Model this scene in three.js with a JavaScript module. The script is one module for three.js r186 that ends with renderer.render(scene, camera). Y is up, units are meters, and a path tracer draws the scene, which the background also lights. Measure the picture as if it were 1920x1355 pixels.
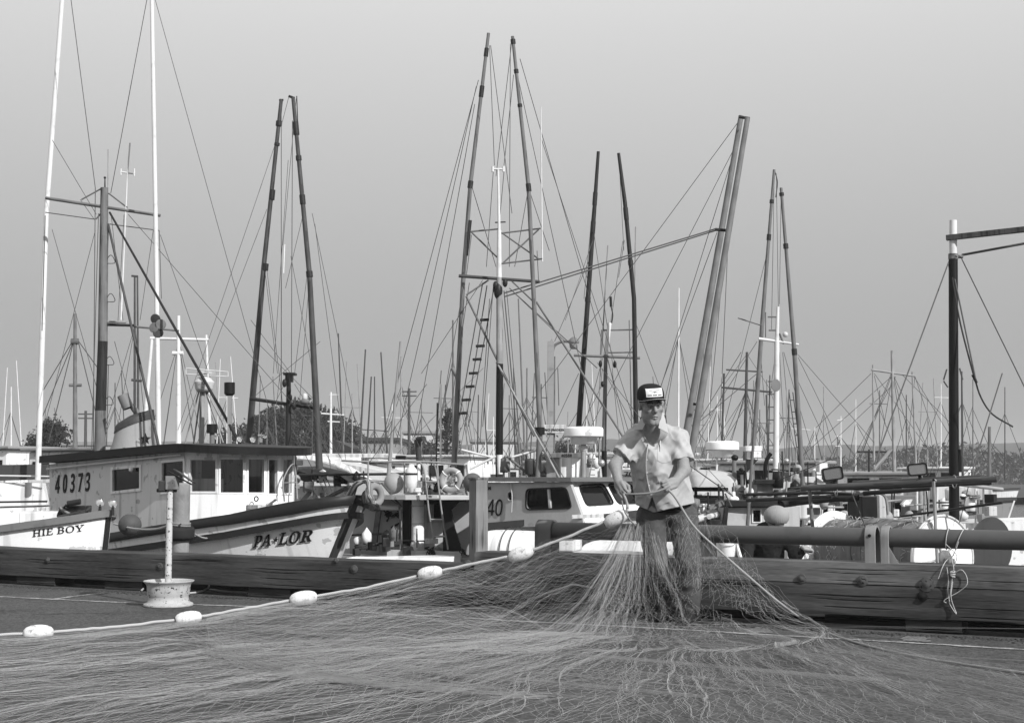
import * as THREE from 'three';
import { mergeGeometries, mergeVertices } from 'three/addons/utils/BufferGeometryUtils.js';
import { RoundedBoxGeometry } from 'three/addons/geometries/RoundedBoxGeometry.js';
import { TextGeometry } from 'three/addons/geometries/TextGeometry.js';
import { FontLoader } from 'three/addons/loaders/FontLoader.js';

// ---------------------------------------------------------------- camera, sky, sun, exposure
const W = 1920, H = 1355, F = 2480, CX = 960, CY = 677.5, HOR = 890, CAMH = 1.05;
const PITCH = Math.atan((HOR - CY) / F);
const scene = new THREE.Scene();
const camera = new THREE.PerspectiveCamera(2 * Math.atan(CY / F) * 180 / Math.PI, W / H, 0.1, 3000);
camera.position.set(0, CAMH, 0);
camera.rotation.x = PITCH;
scene.add(camera);
const renderer = new THREE.WebGLRenderer({ antialias: true });
renderer.toneMapping = THREE.LinearToneMapping;
renderer.toneMappingExposure = 1.5;
renderer.shadowMap.enabled = true;

{ // hazy sky: dull grey low down, brighter overhead (the same all the way round)
  const w = 64, h = 512, d = new Float32Array(w * h * 4);
  for (let j = 0; j < h; j++) {
    const el = ((j + 0.5) / h - 0.5) * 180;                       // row 0 is the nadir
    const e = Math.max(0, el);
    const L = 0.245 + 0.245 * Math.pow(Math.min(1, e / 21), 1.45) + 0.03 * Math.min(1, Math.max(0, (e - 22) / 40));
    for (let i = 0; i < w; i++) { const k = (j * w + i) * 4; d[k] = d[k + 1] = d[k + 2] = L; d[k + 3] = 1; }
  }
  const t = new THREE.DataTexture(d, w, h, THREE.RGBAFormat, THREE.FloatType);
  t.mapping = THREE.EquirectangularReflectionMapping; t.magFilter = THREE.LinearFilter; t.minFilter = THREE.LinearFilter; t.needsUpdate = true;
  scene.background = t; scene.environment = t;
}
const SUN = new THREE.Vector3(0.67, 0.67, 0.76).normalize();
const sun = new THREE.DirectionalLight(0xffffff, 3.4);
sun.position.copy(SUN).multiplyScalar(60).add(new THREE.Vector3(0, 0, -18));
sun.target.position.set(0, 0, -18); scene.add(sun, sun.target);
sun.castShadow = true; sun.shadow.radius = 1.5; sun.shadow.mapSize.set(4096, 4096);
Object.assign(sun.shadow.camera, { left: -30, right: 30, top: 30, bottom: -30, near: 1, far: 140 });
// ---------------------------------------------------------------- helpers
const V = (x, y, z) => new THREE.Vector3(x, y, z);
const clamp = (x, a = 0, b = 1) => Math.min(b, Math.max(a, x));
const lerp = (a, b, t) => a + (b - a) * t;
const sstep = (a, b, x) => { const t = clamp((x - a) / (b - a)); return t * t * (3 - 2 * t); };
function rng(seed) { let s = seed >>> 0; return () => { s = (s + 0x6D2B79F5) | 0; let t = Math.imul(s ^ (s >>> 15), 1 | s); t = (t + Math.imul(t ^ (t >>> 7), 61 | t)) ^ t; return ((t ^ (t >>> 14)) >>> 0) / 4294967296; }; }
const hsh = (x, y, z = 0) => { let h = Math.imul(x | 0, 374761393) ^ Math.imul(y | 0, 668265263) ^ Math.imul(z | 0, 2147483647 - 58); h = Math.imul(h ^ (h >>> 13), 1274126177); return ((h ^ (h >>> 16)) >>> 0) / 4294967296; };
function vnoise(x, y, z = 0) {            // value noise 0..1, optionally tiling in x and y
  const xi = Math.floor(x), yi = Math.floor(y), zi = Math.floor(z), fx = x - xi, fy = y - yi, fz = z - zi;
  const u = fx * fx * (3 - 2 * fx), v = fy * fy * (3 - 2 * fy), w = fz * fz * (3 - 2 * fz);
  const g = (a, b, c) => hsh(xi + a, yi + b, zi + c);
  return lerp(lerp(lerp(g(0, 0, 0), g(1, 0, 0), u), lerp(g(0, 1, 0), g(1, 1, 0), u), v), lerp(lerp(g(0, 0, 1), g(1, 0, 1), u), lerp(g(0, 1, 1), g(1, 1, 1), u), v), w);
}
function vn2(x, y, z = 0, per = 0) {               // the same in two dimensions, z picks the pattern
  const xi = Math.floor(x), yi = Math.floor(y), zi = Math.floor(z * 10), fx = x - xi, fy = y - yi, u = fx * fx * (3 - 2 * fx), v = fy * fy * (3 - 2 * fy);
  const m0 = per ? ((xi % per) + per) % per : xi, m1 = per ? (m0 + 1) % per : xi + 1, n0 = per ? ((yi % per) + per) % per : yi, n1 = per ? (n0 + 1) % per : yi + 1;
  return lerp(lerp(hsh(m0, n0, zi), hsh(m1, n0, zi), u), lerp(hsh(m0, n1, zi), hsh(m1, n1, zi), u), v);
}
const fbm3 = (x, y, z, o = 3) => { let a = 0, s = 0.5, n = 0; for (let i = 0; i < o; i++) { a += s * vnoise(x, y, z); n += s; s *= 0.5; x *= 2; y *= 2; z *= 2; } return a / n; };
function vnT(x, y, z, px, py) { const xi = Math.floor(x), yi = Math.floor(y), zi = Math.floor(z * 10), fx = x - xi, fy = y - yi, u = fx * fx * (3 - 2 * fx), v = fy * fy * (3 - 2 * fy), m0 = ((xi % px) + px) % px, m1 = (m0 + 1) % px, n0 = ((yi % py) + py) % py, n1 = (n0 + 1) % py; return lerp(lerp(hsh(m0, n0, zi), hsh(m1, n0, zi), u), lerp(hsh(m0, n1, zi), hsh(m1, n1, zi), u), v); }
const fbT = (x, y, z, o, px, py) => { let a = 0, s = 0.5, n = 0; for (let i = 0; i < o; i++) { a += s * vnT(x, y, z + i * 7.3, px, py); n += s; s *= 0.5; x *= 2; y *= 2; px *= 2; py *= 2; } return a / n; };
const fbm = (x, y, z = 0, o = 4, per = 0) => { let a = 0, s = 0.5, n = 0; for (let i = 0; i < o; i++) { a += s * vn2(x, y, z + i * 7.3, per); n += s; s *= 0.5; x *= 2; y *= 2; per *= 2; } return a / n; };

// a picture point as a ray of the real camera; at(): the point at a distance into the scene; onH(): at a height; onPlane(): on a plane
const cp = Math.cos(PITCH), sp = Math.sin(PITCH);
const ray = (px, py) => { const u = (px - CX) / F, v = (CY - py) / F; return V(u, v * cp + sp, v * sp - cp); };
const EYE = V(0, CAMH, 0);
const at = (px, py, D) => { const r = ray(px, py); return r.multiplyScalar(D / -r.z).add(EYE); };
const onH = (px, py, h = 0) => { const r = ray(px, py); return r.multiplyScalar((h - CAMH) / r.y).add(EYE); };
const onPlane = (px, py, p0, n) => { const r = ray(px, py); return r.clone().multiplyScalar(p0.clone().sub(EYE).dot(n) / r.dot(n)).add(EYE); };
const proj = (p) => { const q = p.clone().sub(EYE), z = -(q.y * sp - q.z * cp) * -1; const cy = q.y * cp + q.z * sp, cz = -q.y * sp + q.z * cp; return [CX + F * q.x / -cz, CY - F * cy / -cz]; };
const ppm = (D) => F / D;                                  // picture points per metre at a distance

// ---- geometries (always non-indexed, position + normal + uv in metres)
const fin = (g) => { const n = g.index ? g.toNonIndexed() : g; for (const k of Object.keys(n.attributes)) if (!['position', 'normal', 'uv', 'color'].includes(k)) n.deleteAttribute(k); if (!n.attributes.normal) n.computeVertexNormals(); if (!n.attributes.uv) boxUV(n); return n; };
function boxUV(g) {
  const p = g.attributes.position, n = g.attributes.normal, uv = new Float32Array(p.count * 2);
  for (let i = 0; i < p.count; i++) {
    const ax = Math.abs(n.getX(i)), ay = Math.abs(n.getY(i)), az = Math.abs(n.getZ(i));
    if (ay >= ax && ay >= az) { uv[2 * i] = p.getX(i); uv[2 * i + 1] = p.getZ(i); } else if (ax >= az) { uv[2 * i] = p.getZ(i); uv[2 * i + 1] = p.getY(i); } else { uv[2 * i] = p.getX(i); uv[2 * i + 1] = p.getY(i); }
  }
  g.setAttribute('uv', new THREE.BufferAttribute(uv, 2)); return g;
}
const basisY = (d) => { const y = d.clone().normalize(), a = Math.abs(y.y) > 0.9 ? V(1, 0, 0) : V(0, 1, 0), x = a.clone().cross(y).normalize(), z = x.clone().cross(y); return new THREE.Matrix4().makeBasis(x, y, z); };
function tube(a, b, r0, r1 = r0, seg = 8, caps = true) {      // straight tapered rod, a to b
  const d = b.clone().sub(a), L = d.length(), g = new THREE.CylinderGeometry(r1, r0, L, seg, Math.max(1, Math.min(6, Math.round(L))), !caps);
  const uv = g.attributes.uv; for (let i = 0; i < uv.count; i++) uv.setXY(i, uv.getX(i) * 6.28 * r0, uv.getY(i) * L);
  g.applyMatrix4(basisY(d).setPosition(a.clone().add(b).multiplyScalar(0.5))); return fin(g);
}
function hose(pts, r, seg = 6, n = 0, closed = false) {       // bent round bar through points
  const c = new THREE.CatmullRomCurve3(pts, closed, 'centripetal'), L = c.getLength();
  const g = new THREE.TubeGeometry(c, n || Math.max(4, pts.length * 5), r, seg, closed); const uv = g.attributes.uv; for (let i = 0; i < uv.count; i++) uv.setXY(i, uv.getY(i) * 6.28 * r, uv.getX(i) * L); return fin(g);
}
const sagPts = (a, b, s, n = 8) => Array.from({ length: n + 1 }, (_, i) => { const t = i / n, p = a.clone().lerp(b, t); p.y -= s * 4 * t * (1 - t); return p; });
function box(c, sx, sy, sz, ry = 0, bevel = 0.006) {
  const m = Math.min(sx, sy, sz), g = bevel && m > bevel * 2.5 ? new RoundedBoxGeometry(sx, sy, sz, 1, bevel) : new THREE.BoxGeometry(sx, sy, sz);
  const f = fin(g); boxUV(f); f.applyMatrix4(new THREE.Matrix4().makeRotationY(ry).setPosition(c)); return f;
}
function barBox(a, b, w, h, up = V(0, 1, 0), bevel = 0.004) {    // squared bar from a to b: w across, h along "up"
  const x = b.clone().sub(a), L = x.length(); x.normalize(); const z = x.clone().cross(up).normalize(), y = z.clone().cross(x);
  const m = Math.min(L, w, h), g = fin(bevel && m > bevel * 2.5 ? new RoundedBoxGeometry(L, h, w, 1, bevel) : new THREE.BoxGeometry(L, h, w)); boxUV(g);
  g.applyMatrix4(new THREE.Matrix4().makeBasis(x, y, z).setPosition(a.clone().add(b).multiplyScalar(0.5))); return g;
}
function lathe(c, prof, seg = 20, axis = null) { const g = new THREE.LatheGeometry(prof.map(([r, y]) => new THREE.Vector2(Math.max(r, 1e-4), y)), seg); const m = axis ? basisY(axis) : new THREE.Matrix4(); g.applyMatrix4(m.setPosition(c)); const f = fin(g); boxUV(f); return f; }
function ball(c, r, ry = r, seg = 16) { const g = new THREE.SphereGeometry(1, seg, Math.max(8, seg * 0.7 | 0)); g.scale(r, ry, r); g.translate(c.x, c.y, c.z); const f = fin(g); boxUV(f); return f; }
function torus(c, R, r, axis, seg = 24, tseg = 10) { const g = new THREE.TorusGeometry(R, r, tseg, seg); const m = basisY(axis); g.rotateX(Math.PI / 2); g.applyMatrix4(m.setPosition(c)); const f = fin(g); boxUV(f); return f; }
function slab(poly, dir, bevel = 0) {        // flat world polygon pushed by the vector dir into a solid
  const n = dir.clone().normalize(), x = poly[1].clone().sub(poly[0]).normalize(); const z = n, y = z.clone().cross(x).normalize(); x.copy(y.clone().cross(z));
  const s = new THREE.Shape(poly.map((p) => { const q = p.clone().sub(poly[0]); return new THREE.Vector2(q.dot(x), q.dot(y)); }));
  const g = new THREE.ExtrudeGeometry(s, { depth: dir.length(), bevelEnabled: bevel > 0, bevelSize: bevel, bevelThickness: bevel, bevelSegments: 1, curveSegments: 6 });
  const f = fin(g); g.computeVertexNormals(); f.computeVertexNormals(); boxUV(f); f.applyMatrix4(new THREE.Matrix4().makeBasis(x, y, z).setPosition(poly[0])); return f;
}
function grid(nu, nv, fn, close = false) {     // sheet from a function of (u, v) in 0..1, uv in metres along the sheet
  const pos = [], idx = [], uv = []; let prev = null;
  const P = []; for (let j = 0; j <= nv; j++) for (let i = 0; i <= nu; i++) P.push(fn(i / nu, j / nv));
  const us = new Float64Array(P.length), vs = new Float64Array(P.length), w = nu + 1;
  for (let j = 0; j <= nv; j++) for (let i = 0; i <= nu; i++) { const k = j * w + i; us[k] = i ? us[k - 1] + P[k].distanceTo(P[k - 1]) : 0; vs[k] = j ? vs[k - w] + P[k].distanceTo(P[k - w]) : 0; }
  for (let k = 0; k < P.length; k++) { pos.push(P[k].x, P[k].y, P[k].z); uv.push(us[k], vs[k]); }
  for (let j = 0; j < nv; j++) for (let i = 0; i < nu; i++) { const a = j * w + i, b = a + 1, c = a + w, d = c + 1; idx.push(a, b, d, a, d, c); }
  const g = new THREE.BufferGeometry(); g.setAttribute('position', new THREE.Float32BufferAttribute(pos, 3)); g.setAttribute('uv', new THREE.Float32BufferAttribute(uv, 2)); g.setIndex(idx); g.computeVertexNormals(); return fin(g);
}
const joinG = (a) => Array.isArray(a) ? (a.length === 1 ? a[0] : mergeGeometries(a)) : a;

// ---- scene graph: things, parts, setting
const taken = new Map();
const numbered = (n) => { const k = taken.get(n) || 0; taken.set(n, k + 1); return k ? n + '_' + String(k).padStart(3, '0') : n; };
function thing(name, label, category, base, group) {
  const o = new THREE.Group(); o.name = numbered(name); o.position.copy(base); o.userData = { label, category }; if (group) o.userData.group = group; o.userData.base = null; delete o.userData.base;
  bases.set(o, base.clone()); scene.add(o); return o;
}
const bases = new Map();
function part(parent, name, geo, mat, label) {   // geometry given in world coordinates
  const g = joinG(geo), b = bases.get(parent); g.translate(-b.x, -b.y, -b.z);
  const m = new THREE.Mesh(g, mat); m.name = name; m.castShadow = m.receiveShadow = true; if (label) m.userData.label = label; parent.add(m); bases.set(m, b); return m;
}
function single(name, label, category, geo, mat, group) {   // a thing that is one mesh
  const g = joinG(geo); g.computeBoundingBox(); const bb = g.boundingBox, b = V((bb.min.x + bb.max.x) / 2, bb.min.y, (bb.min.z + bb.max.z) / 2); g.translate(-b.x, -b.y, -b.z);
  const m = new THREE.Mesh(g, mat); m.name = numbered(name); m.position.copy(b); m.castShadow = m.receiveShadow = true; m.userData = { label, category }; if (group) m.userData.group = group; bases.set(m, b); scene.add(m); return m;
}
function struct(name, geo, mat, kind = 'structure', label = null) { const m = new THREE.Mesh(joinG(geo), mat); m.name = numbered(name); m.castShadow = m.receiveShadow = true; m.userData = { kind }; if (label) m.userData.label = label; scene.add(m); bases.set(m, V(0, 0, 0)); return m; }

// ---- textures and materials (the photograph is black and white, so every colour is a grey)
const texCache = new Map();
function tex(key, n, fn, size, lin = false) {
  if (texCache.has(key)) return texCache.get(key);
  const d = new Uint8Array(n * n * 4); for (let j = 0; j < n; j++) for (let i = 0; i < n; i++) { const v = clamp(fn(i / n, j / n, i, j)); const k = (j * n + i) * 4, e = lin ? v : Math.pow(v, 1 / 2.2); d[k] = d[k + 1] = d[k + 2] = e * 255; d[k + 3] = 255; }
  const t = new THREE.DataTexture(d, n, n); t.wrapS = t.wrapT = THREE.RepeatWrapping; t.magFilter = THREE.LinearFilter; t.minFilter = THREE.LinearMipmapLinearFilter; t.generateMipmaps = true; t.colorSpace = lin ? THREE.NoColorSpace : THREE.SRGBColorSpace; t.repeat.set(1 / size, 1 / size); t.needsUpdate = true;
  texCache.set(key, t); return t;
}
const PAINT = () => tex('paint', 512, (u, v) => { const b = fbm(u * 6, v * 6, 3, 5, 6), s = fbT(u * 40, v * 3, 9, 3, 40, 3), f = vn2(u * 128, v * 128, 1, 128), c = fbm(u * 14, v * 14, 21, 3, 14); return 1.0 - 0.12 * sstep(0.5, 0.8, b) - 0.05 * f - 0.14 * sstep(0.68, 0.8, c) - 0.1 * sstep(0.6, 0.8, s); }, 2.2);
const CHIPS = () => tex('chips', 512, (u, v) => { const b = fbm(u * 10, v * 10, 5, 5, 10), c = fbm(u * 34, v * 34, 2, 3, 34), f = vn2(u * 200, v * 200, 1, 200); return 0.93 - 0.25 * sstep(0.55, 0.75, b) - 0.8 * sstep(0.7, 0.74, c) - 0.12 * f; }, 0.45);
const RUSTY = () => tex('rusty', 512, (u, v) => { const b = fbm(u * 8, v * 8, 5, 5, 8), c = fbm(u * 20, v * 20, 2, 4, 20), f = vn2(u * 200, v * 200, 1, 200); return 0.92 - 0.5 * sstep(0.58, 0.66, b) * (0.6 + 0.4 * f) - 0.75 * sstep(0.66, 0.7, c) - 0.08 * f; }, 0.7);
const woodF = (u, v) => { const w = fbm(u * 3, v * 3, 4, 2, 3) * 0.04, g = fbT(u * 5, (v + w) * 90, 1, 4, 5, 90), cr = fbT(u * 3, (v + w) * 230, 8, 2, 3, 230); return [g, sstep(0.69, 0.77, cr)]; };
const WOOD = () => tex('wood', 1024, (u, v) => { const [g, c] = woodF(u, v), b = fbm(u * 6, v * 6, 12, 4, 6), f = vnT(u * 60, v * 500, 3, 60, 500); return 0.74 + 0.55 * (g - 0.5) + 0.45 * (b - 0.5) - 0.6 * c + 0.25 * (f - 0.5); }, 2.7);
const WOODB = () => tex('woodb', 1024, (u, v) => { const [g, c] = woodF(u, v); return 0.75 + 0.4 * (g - 0.5) - 0.75 * c; }, 2.7, true);
const GRAIN = () => tex('grain', 512, (u, v) => { const g = fbT(u * 50, v * 3, 1, 4, 50, 3), b = fbm(u * 5, v * 5, 12, 4, 5), c = fbT(u * 30, v * 2, 6, 2, 30, 2); return 0.8 + 0.35 * (g - 0.5) + 0.5 * (b - 0.5) - 0.4 * sstep(0.7, 0.76, c); }, 0.8);
const ASPH = () => tex('asph', 1024, (u, v) => { const f = vn2(u * 512, v * 512, 1, 512), m = vn2(u * 200, v * 200, 4, 200), b = fbm(u * 5, v * 5, 2, 5, 5), s = fbm(u * 9, v * 9, 40, 3, 9); return 0.66 + 0.6 * (f - 0.5) + 0.5 * (m - 0.5) + 0.4 * (b - 0.5) - 0.1 * sstep(0.55, 0.8, s); }, 3.1);
const ASPHB = () => tex('asphb', 512, (u, v) => 0.6 * vn2(u * 256, v * 256, 1, 256) + 0.4 * vn2(u * 100, v * 100, 4, 100), 1.2, true);
const CLOTH = () => tex('cloth', 512, (u, v) => { const a = Math.sin(u * 512 * 0.7) * 0.5 + 0.5, c = Math.sin(v * 512 * 0.7) * 0.5 + 0.5, b = fbm(u * 6, v * 6, 2, 5, 6), f = vn2(u * 200, v * 200, 7, 200); return 0.9 + 0.05 * (a * c - 0.25) + 0.22 * (b - 0.5) + 0.08 * (f - 0.5); }, 0.5);
const DENIM = () => tex('denim', 512, (u, v) => { const b = fbm(u * 5, v * 5, 2, 5, 5), f = vn2(u * 220, v * 220, 7, 220), t = vn2((u + v) * 130, v * 20, 3); return 0.8 + 0.5 * (b - 0.5) + 0.25 * (f - 0.5) + 0.15 * (t - 0.5); }, 0.6);
const ROPE = () => tex('rope', 128, (u, v) => { const a = 0.5 + 0.5 * Math.sin((u * 3 + v * 4) * 6.283), f = vn2(u * 60, v * 60, 7, 60); return 0.55 + 0.4 * Math.pow(a, 0.6) + 0.15 * (f - 0.5); }, 0.05);
const SKINT = () => tex('skin', 256, (u, v) => { const b = fbm(u * 8, v * 8, 2, 4, 8), f = vn2(u * 90, v * 90, 7, 90); return 0.9 + 0.25 * (b - 0.5) + 0.15 * (f - 0.5); }, 0.14);
const SKINB = () => tex('skinb', 256, (u, v) => 0.5 * fbm(u * 20, v * 20, 2, 4, 20) + 0.5 * fbT(u * 10, v * 46, 5, 2, 10, 46), 0.14, true);
const STREAK = () => tex('streak', 1024, (u, v) => { const a = fbT(u * 90, v * 2, 3, 3, 90, 2), m = fbm(u * 5, v * 5, 8, 4, 5), c = fbm(u * 30, v * 30, 21, 4, 30), d = fbT(u * 26, v * 3, 14, 2, 26, 3); return 1.0 - 0.2 * sstep(0.55, 0.8, a) * sstep(0.4, 0.65, m) - 0.22 * sstep(0.66, 0.8, d) - 0.1 * sstep(0.5, 0.8, m) - 0.35 * sstep(0.72, 0.76, c) - 0.05 * vn2(u * 300, v * 300, 1, 300); }, 3.1);
const WAVES = () => tex('waves', 512, (u, v) => 0.6 * fbm(u * 8, v * 16, 2, 4, 0) + 0.4 * vn2(u * 40, v * 60, 9), 6, true);
const matCache = new Map();
function mat(key, g, o = {}) {
  if (matCache.has(key)) return matCache.get(key);
  const { phys, ...rest } = o; const m = new THREE.MeshPhysicalMaterial({ roughness: 0.6, specularIntensity: phys || o.metalness || o.roughness < 0.3 ? 1 : 0.35, ...rest });
  m.color.setRGB(g, g, g); m.name = key; matCache.set(key, m); return m;
}
const M = {
  white: mat('white_paint', 0.76, { roughness: 0.42, map: STREAK() }), cleanWhite: mat('clean_white', 0.83, { roughness: 0.35, map: STREAK() }),
  cream: mat('cream_paint', 0.54, { roughness: 0.5, map: STREAK() }), grey: mat('grey_paint', 0.26, { roughness: 0.55, map: PAINT() }), midgrey: mat('mid_grey_paint', 0.16, { roughness: 0.55, map: PAINT() }),
  dark: mat('dark_paint', 0.022, { roughness: 0.45, map: PAINT() }), darkGrey: mat('dark_grey_paint', 0.05, { roughness: 0.5, map: PAINT() }), black: mat('black_paint', 0.012, { roughness: 0.4, map: PAINT() }),
  rust: mat('rusty_white', 0.47, { roughness: 0.6, map: CHIPS() }), strap: mat('strap_paint', 0.13, { roughness: 0.6, map: PAINT() }), steel: mat('painted_steel', 0.19, { roughness: 0.55, map: RUSTY() }), pipe: mat('pipe_paint', 0.085, { roughness: 0.5, map: PAINT() }),
  galv: mat('galvanised', 0.42, { roughness: 0.38, metalness: 0.6, map: PAINT() }), chrome: mat('chrome', 0.8, { roughness: 0.12, metalness: 1 }), alu: mat('aluminium', 0.55, { roughness: 0.35, metalness: 0.7, map: PAINT() }),
  beam: mat('creosoted_timber', 0.072, { roughness: 0.85, map: WOOD(), bumpMap: WOODB(), bumpScale: 0.012 }), beamPale: mat('painted_timber', 0.165, { roughness: 0.8, map: WOOD(), bumpMap: WOODB(), bumpScale: 0.003 }),
  postWood: mat('post_wood', 0.24, { roughness: 0.85, map: GRAIN() }), pile: mat('pile_wood', 0.26, { roughness: 0.9, map: DENIM() }), spar: mat('varnished_spar', 0.075, { roughness: 0.55, map: GRAIN() }), sparDark: mat('dark_spar', 0.03, { roughness: 0.5, map: GRAIN() }), sparMid: mat('grey_spar', 0.17, { roughness: 0.6, map: GRAIN() }), sparPale: mat('pale_spar', 0.33, { roughness: 0.55, map: GRAIN() }), sparWhite: mat('white_spar', 0.66, { roughness: 0.4, map: PAINT() }),
  wire: mat('rigging_wire', 0.075, { roughness: 0.5 }), wirePale: mat('pale_wire', 0.3, { roughness: 0.5 }), rope: mat('rope', 0.5, { roughness: 0.9, map: ROPE() }), ropeGrey: mat('grey_rope', 0.25, { roughness: 0.9, map: ROPE() }), ropeDark: mat('dark_rope', 0.05, { roughness: 0.9, map: ROPE() }),
  glass: mat('window_glass', 0.008, { roughness: 0.06, phys: true, specularIntensity: 0.6 }), pane: mat('clear_pane', 1, { roughness: 0.02, phys: true, transmission: 1, thickness: 0, ior: 1.45 }), lens: mat('lamp_lens', 0.6, { roughness: 0.08, metalness: 0.7 }),
  rubber: mat('black_rubber', 0.02, { roughness: 0.75 }), tarp: mat('dark_tarpaulin', 0.03, { roughness: 0.75, map: CLOTH() }), tarpPale: mat('pale_tarpaulin', 0.45, { roughness: 0.8, map: CLOTH() }),
  buoy: mat('buoy_vinyl', 0.3, { roughness: 0.5, map: PAINT() }), buoyWhite: mat('white_buoy', 0.66, { roughness: 0.45, map: PAINT() }), foam: mat('float_foam', 0.66, { roughness: 0.7, map: tex('scuffs', 256, (u, v) => { const b = fbm(u * 7, v * 7, 3, 4, 7), c = fbm(u * 24, v * 24, 6, 3, 24), l = fbT(u * 60, v * 5, 9, 2, 60, 5); return 0.97 - 0.3 * sstep(0.52, 0.75, b) - 0.4 * sstep(0.68, 0.74, c) - 0.25 * sstep(0.7, 0.76, l); }, 0.16) }),
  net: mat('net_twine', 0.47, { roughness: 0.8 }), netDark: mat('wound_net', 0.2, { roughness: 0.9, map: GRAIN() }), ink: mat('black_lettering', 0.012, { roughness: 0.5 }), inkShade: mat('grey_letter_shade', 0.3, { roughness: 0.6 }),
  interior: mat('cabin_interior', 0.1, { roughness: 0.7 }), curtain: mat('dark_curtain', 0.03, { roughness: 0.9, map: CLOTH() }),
  concrete: mat('concrete', 0.24, { roughness: 0.9, map: ASPH() }), line: mat('worn_line_paint', 0.42, { roughness: 0.85, map: ASPH() }), patch: mat('worn_patch_paint', 0.2, { roughness: 0.85, map: ASPH() }),
};
// ---- lettering
const fonts = {}; for (const [k, f] of [['sans', 'droid_sans_bold'], ['thin', 'droid_sans_regular'], ['serif', 'droid_serif_regular'], ['serifb', 'droid_serif_bold']]) fonts[k] = await new FontLoader().loadAsync(`fonts/droid/${f}.typeface.json`);
function textGeo(s, font, size, place, { depth = 0.006, sx = 1, centre = false } = {}) {   // place(x, y, z): text coordinates to the world
  const g = new TextGeometry(s, { font: fonts[font], size, depth, curveSegments: 4, bevelEnabled: false }); g.computeBoundingBox(); const ox = centre ? (g.boundingBox.max.x + g.boundingBox.min.x) / 2 : g.boundingBox.min.x;
  const f = fin(g), p = f.attributes.position; for (let i = 0; i < p.count; i++) { const q = place((p.getX(i) - ox) * sx, p.getY(i), p.getZ(i)); p.setXYZ(i, q.x, q.y, q.z); } f.computeVertexNormals(); return f;
}
const onBasis = (o, r, u, n) => (x, y, z) => o.clone().addScaledVector(r, x).addScaledVector(u, y).addScaledVector(n, z + 0.003);
// ---- iso-surface (surface nets) of a distance function, for bodies and cloth
function surfaceNets(f, lo, hi, cell) {
  const nx = Math.ceil((hi.x - lo.x) / cell) + 1, ny = Math.ceil((hi.y - lo.y) / cell) + 1, nz = Math.ceil((hi.z - lo.z) / cell) + 1;
  const v = new Float32Array(nx * ny * nz), id = (i, j, k) => (k * ny + j) * nx + i;
  for (let k = 0; k < nz; k++) for (let j = 0; j < ny; j++) for (let i = 0; i < nx; i++) v[id(i, j, k)] = f(lo.x + i * cell, lo.y + j * cell, lo.z + k * cell);
  const vi = new Int32Array(nx * ny * nz).fill(-1), pos = [];
  for (let k = 0; k < nz - 1; k++) for (let j = 0; j < ny - 1; j++) for (let i = 0; i < nx - 1; i++) {
    let n = 0, x = 0, y = 0, z = 0; const c = [];
    for (let q = 0; q < 8; q++) c.push(v[id(i + (q & 1), j + ((q >> 1) & 1), k + (q >> 2))]);
    for (let a = 0; a < 8; a++) for (const bit of [1, 2, 4]) if (!(a & bit)) { const b = a | bit; if ((c[a] < 0) !== (c[b] < 0)) { const t = c[a] / (c[a] - c[b]); x += (a & 1) + (bit === 1 ? t : 0); y += ((a >> 1) & 1) + (bit === 2 ? t : 0); z += (a >> 2) + (bit === 4 ? t : 0); n++; } }
    if (n) { vi[id(i, j, k)] = pos.length / 3; pos.push(lo.x + (i + x / n) * cell, lo.y + (j + y / n) * cell, lo.z + (k + z / n) * cell); }
  }
  const idx = [], quad = (a, b, c, d, fl) => { if (a < 0 || b < 0 || c < 0 || d < 0) return; fl ? idx.push(a, b, c, a, c, d) : idx.push(a, c, b, a, d, c); };
  for (let k = 1; k < nz - 1; k++) for (let j = 1; j < ny - 1; j++) for (let i = 1; i < nx - 1; i++) {
    const s = v[id(i, j, k)] < 0;
    if (s !== v[id(i + 1, j, k)] < 0) quad(vi[id(i, j - 1, k - 1)], vi[id(i, j, k - 1)], vi[id(i, j, k)], vi[id(i, j - 1, k)], s);
    if (s !== v[id(i, j + 1, k)] < 0) quad(vi[id(i - 1, j, k - 1)], vi[id(i - 1, j, k)], vi[id(i, j, k)], vi[id(i, j, k - 1)], s);
    if (s !== v[id(i, j, k + 1)] < 0) quad(vi[id(i - 1, j - 1, k)], vi[id(i, j - 1, k)], vi[id(i, j, k)], vi[id(i - 1, j, k)], s);
  }
  const nor = new Float32Array(pos.length), e = cell * 0.5; const t = V(0, 0, 0);
  for (let q = 0; q < pos.length; q += 3) { const x = pos[q], y = pos[q + 1], z = pos[q + 2]; t.set(f(x + e, y, z) - f(x - e, y, z), f(x, y + e, z) - f(x, y - e, z), f(x, y, z + e) - f(x, y, z - e)).normalize(); nor[q] = t.x; nor[q + 1] = t.y; nor[q + 2] = t.z; }
  const g = new THREE.BufferGeometry(); g.setAttribute('position', new THREE.Float32BufferAttribute(pos, 3)); g.setAttribute('normal', new THREE.BufferAttribute(nor, 3)); g.setIndex(idx); return fin(g);
}
const smin = (a, b, k) => { const h = Math.max(k - Math.abs(a - b), 0) / k; return Math.min(a, b) - h * h * k * 0.25; };
const smax = (a, b, k) => -smin(-a, -b, k);
function cone(x, y, z, a, b, ra, rb) {     // distance to a tapered capsule
  const bx = b.x - a.x, by = b.y - a.y, bz = b.z - a.z, px = x - a.x, py = y - a.y, pz = z - a.z; const t = clamp((px * bx + py * by + pz * bz) / (bx * bx + by * by + bz * bz));
  return Math.hypot(px - bx * t, py - by * t, pz - bz * t) - lerp(ra, rb, t);
}
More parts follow.
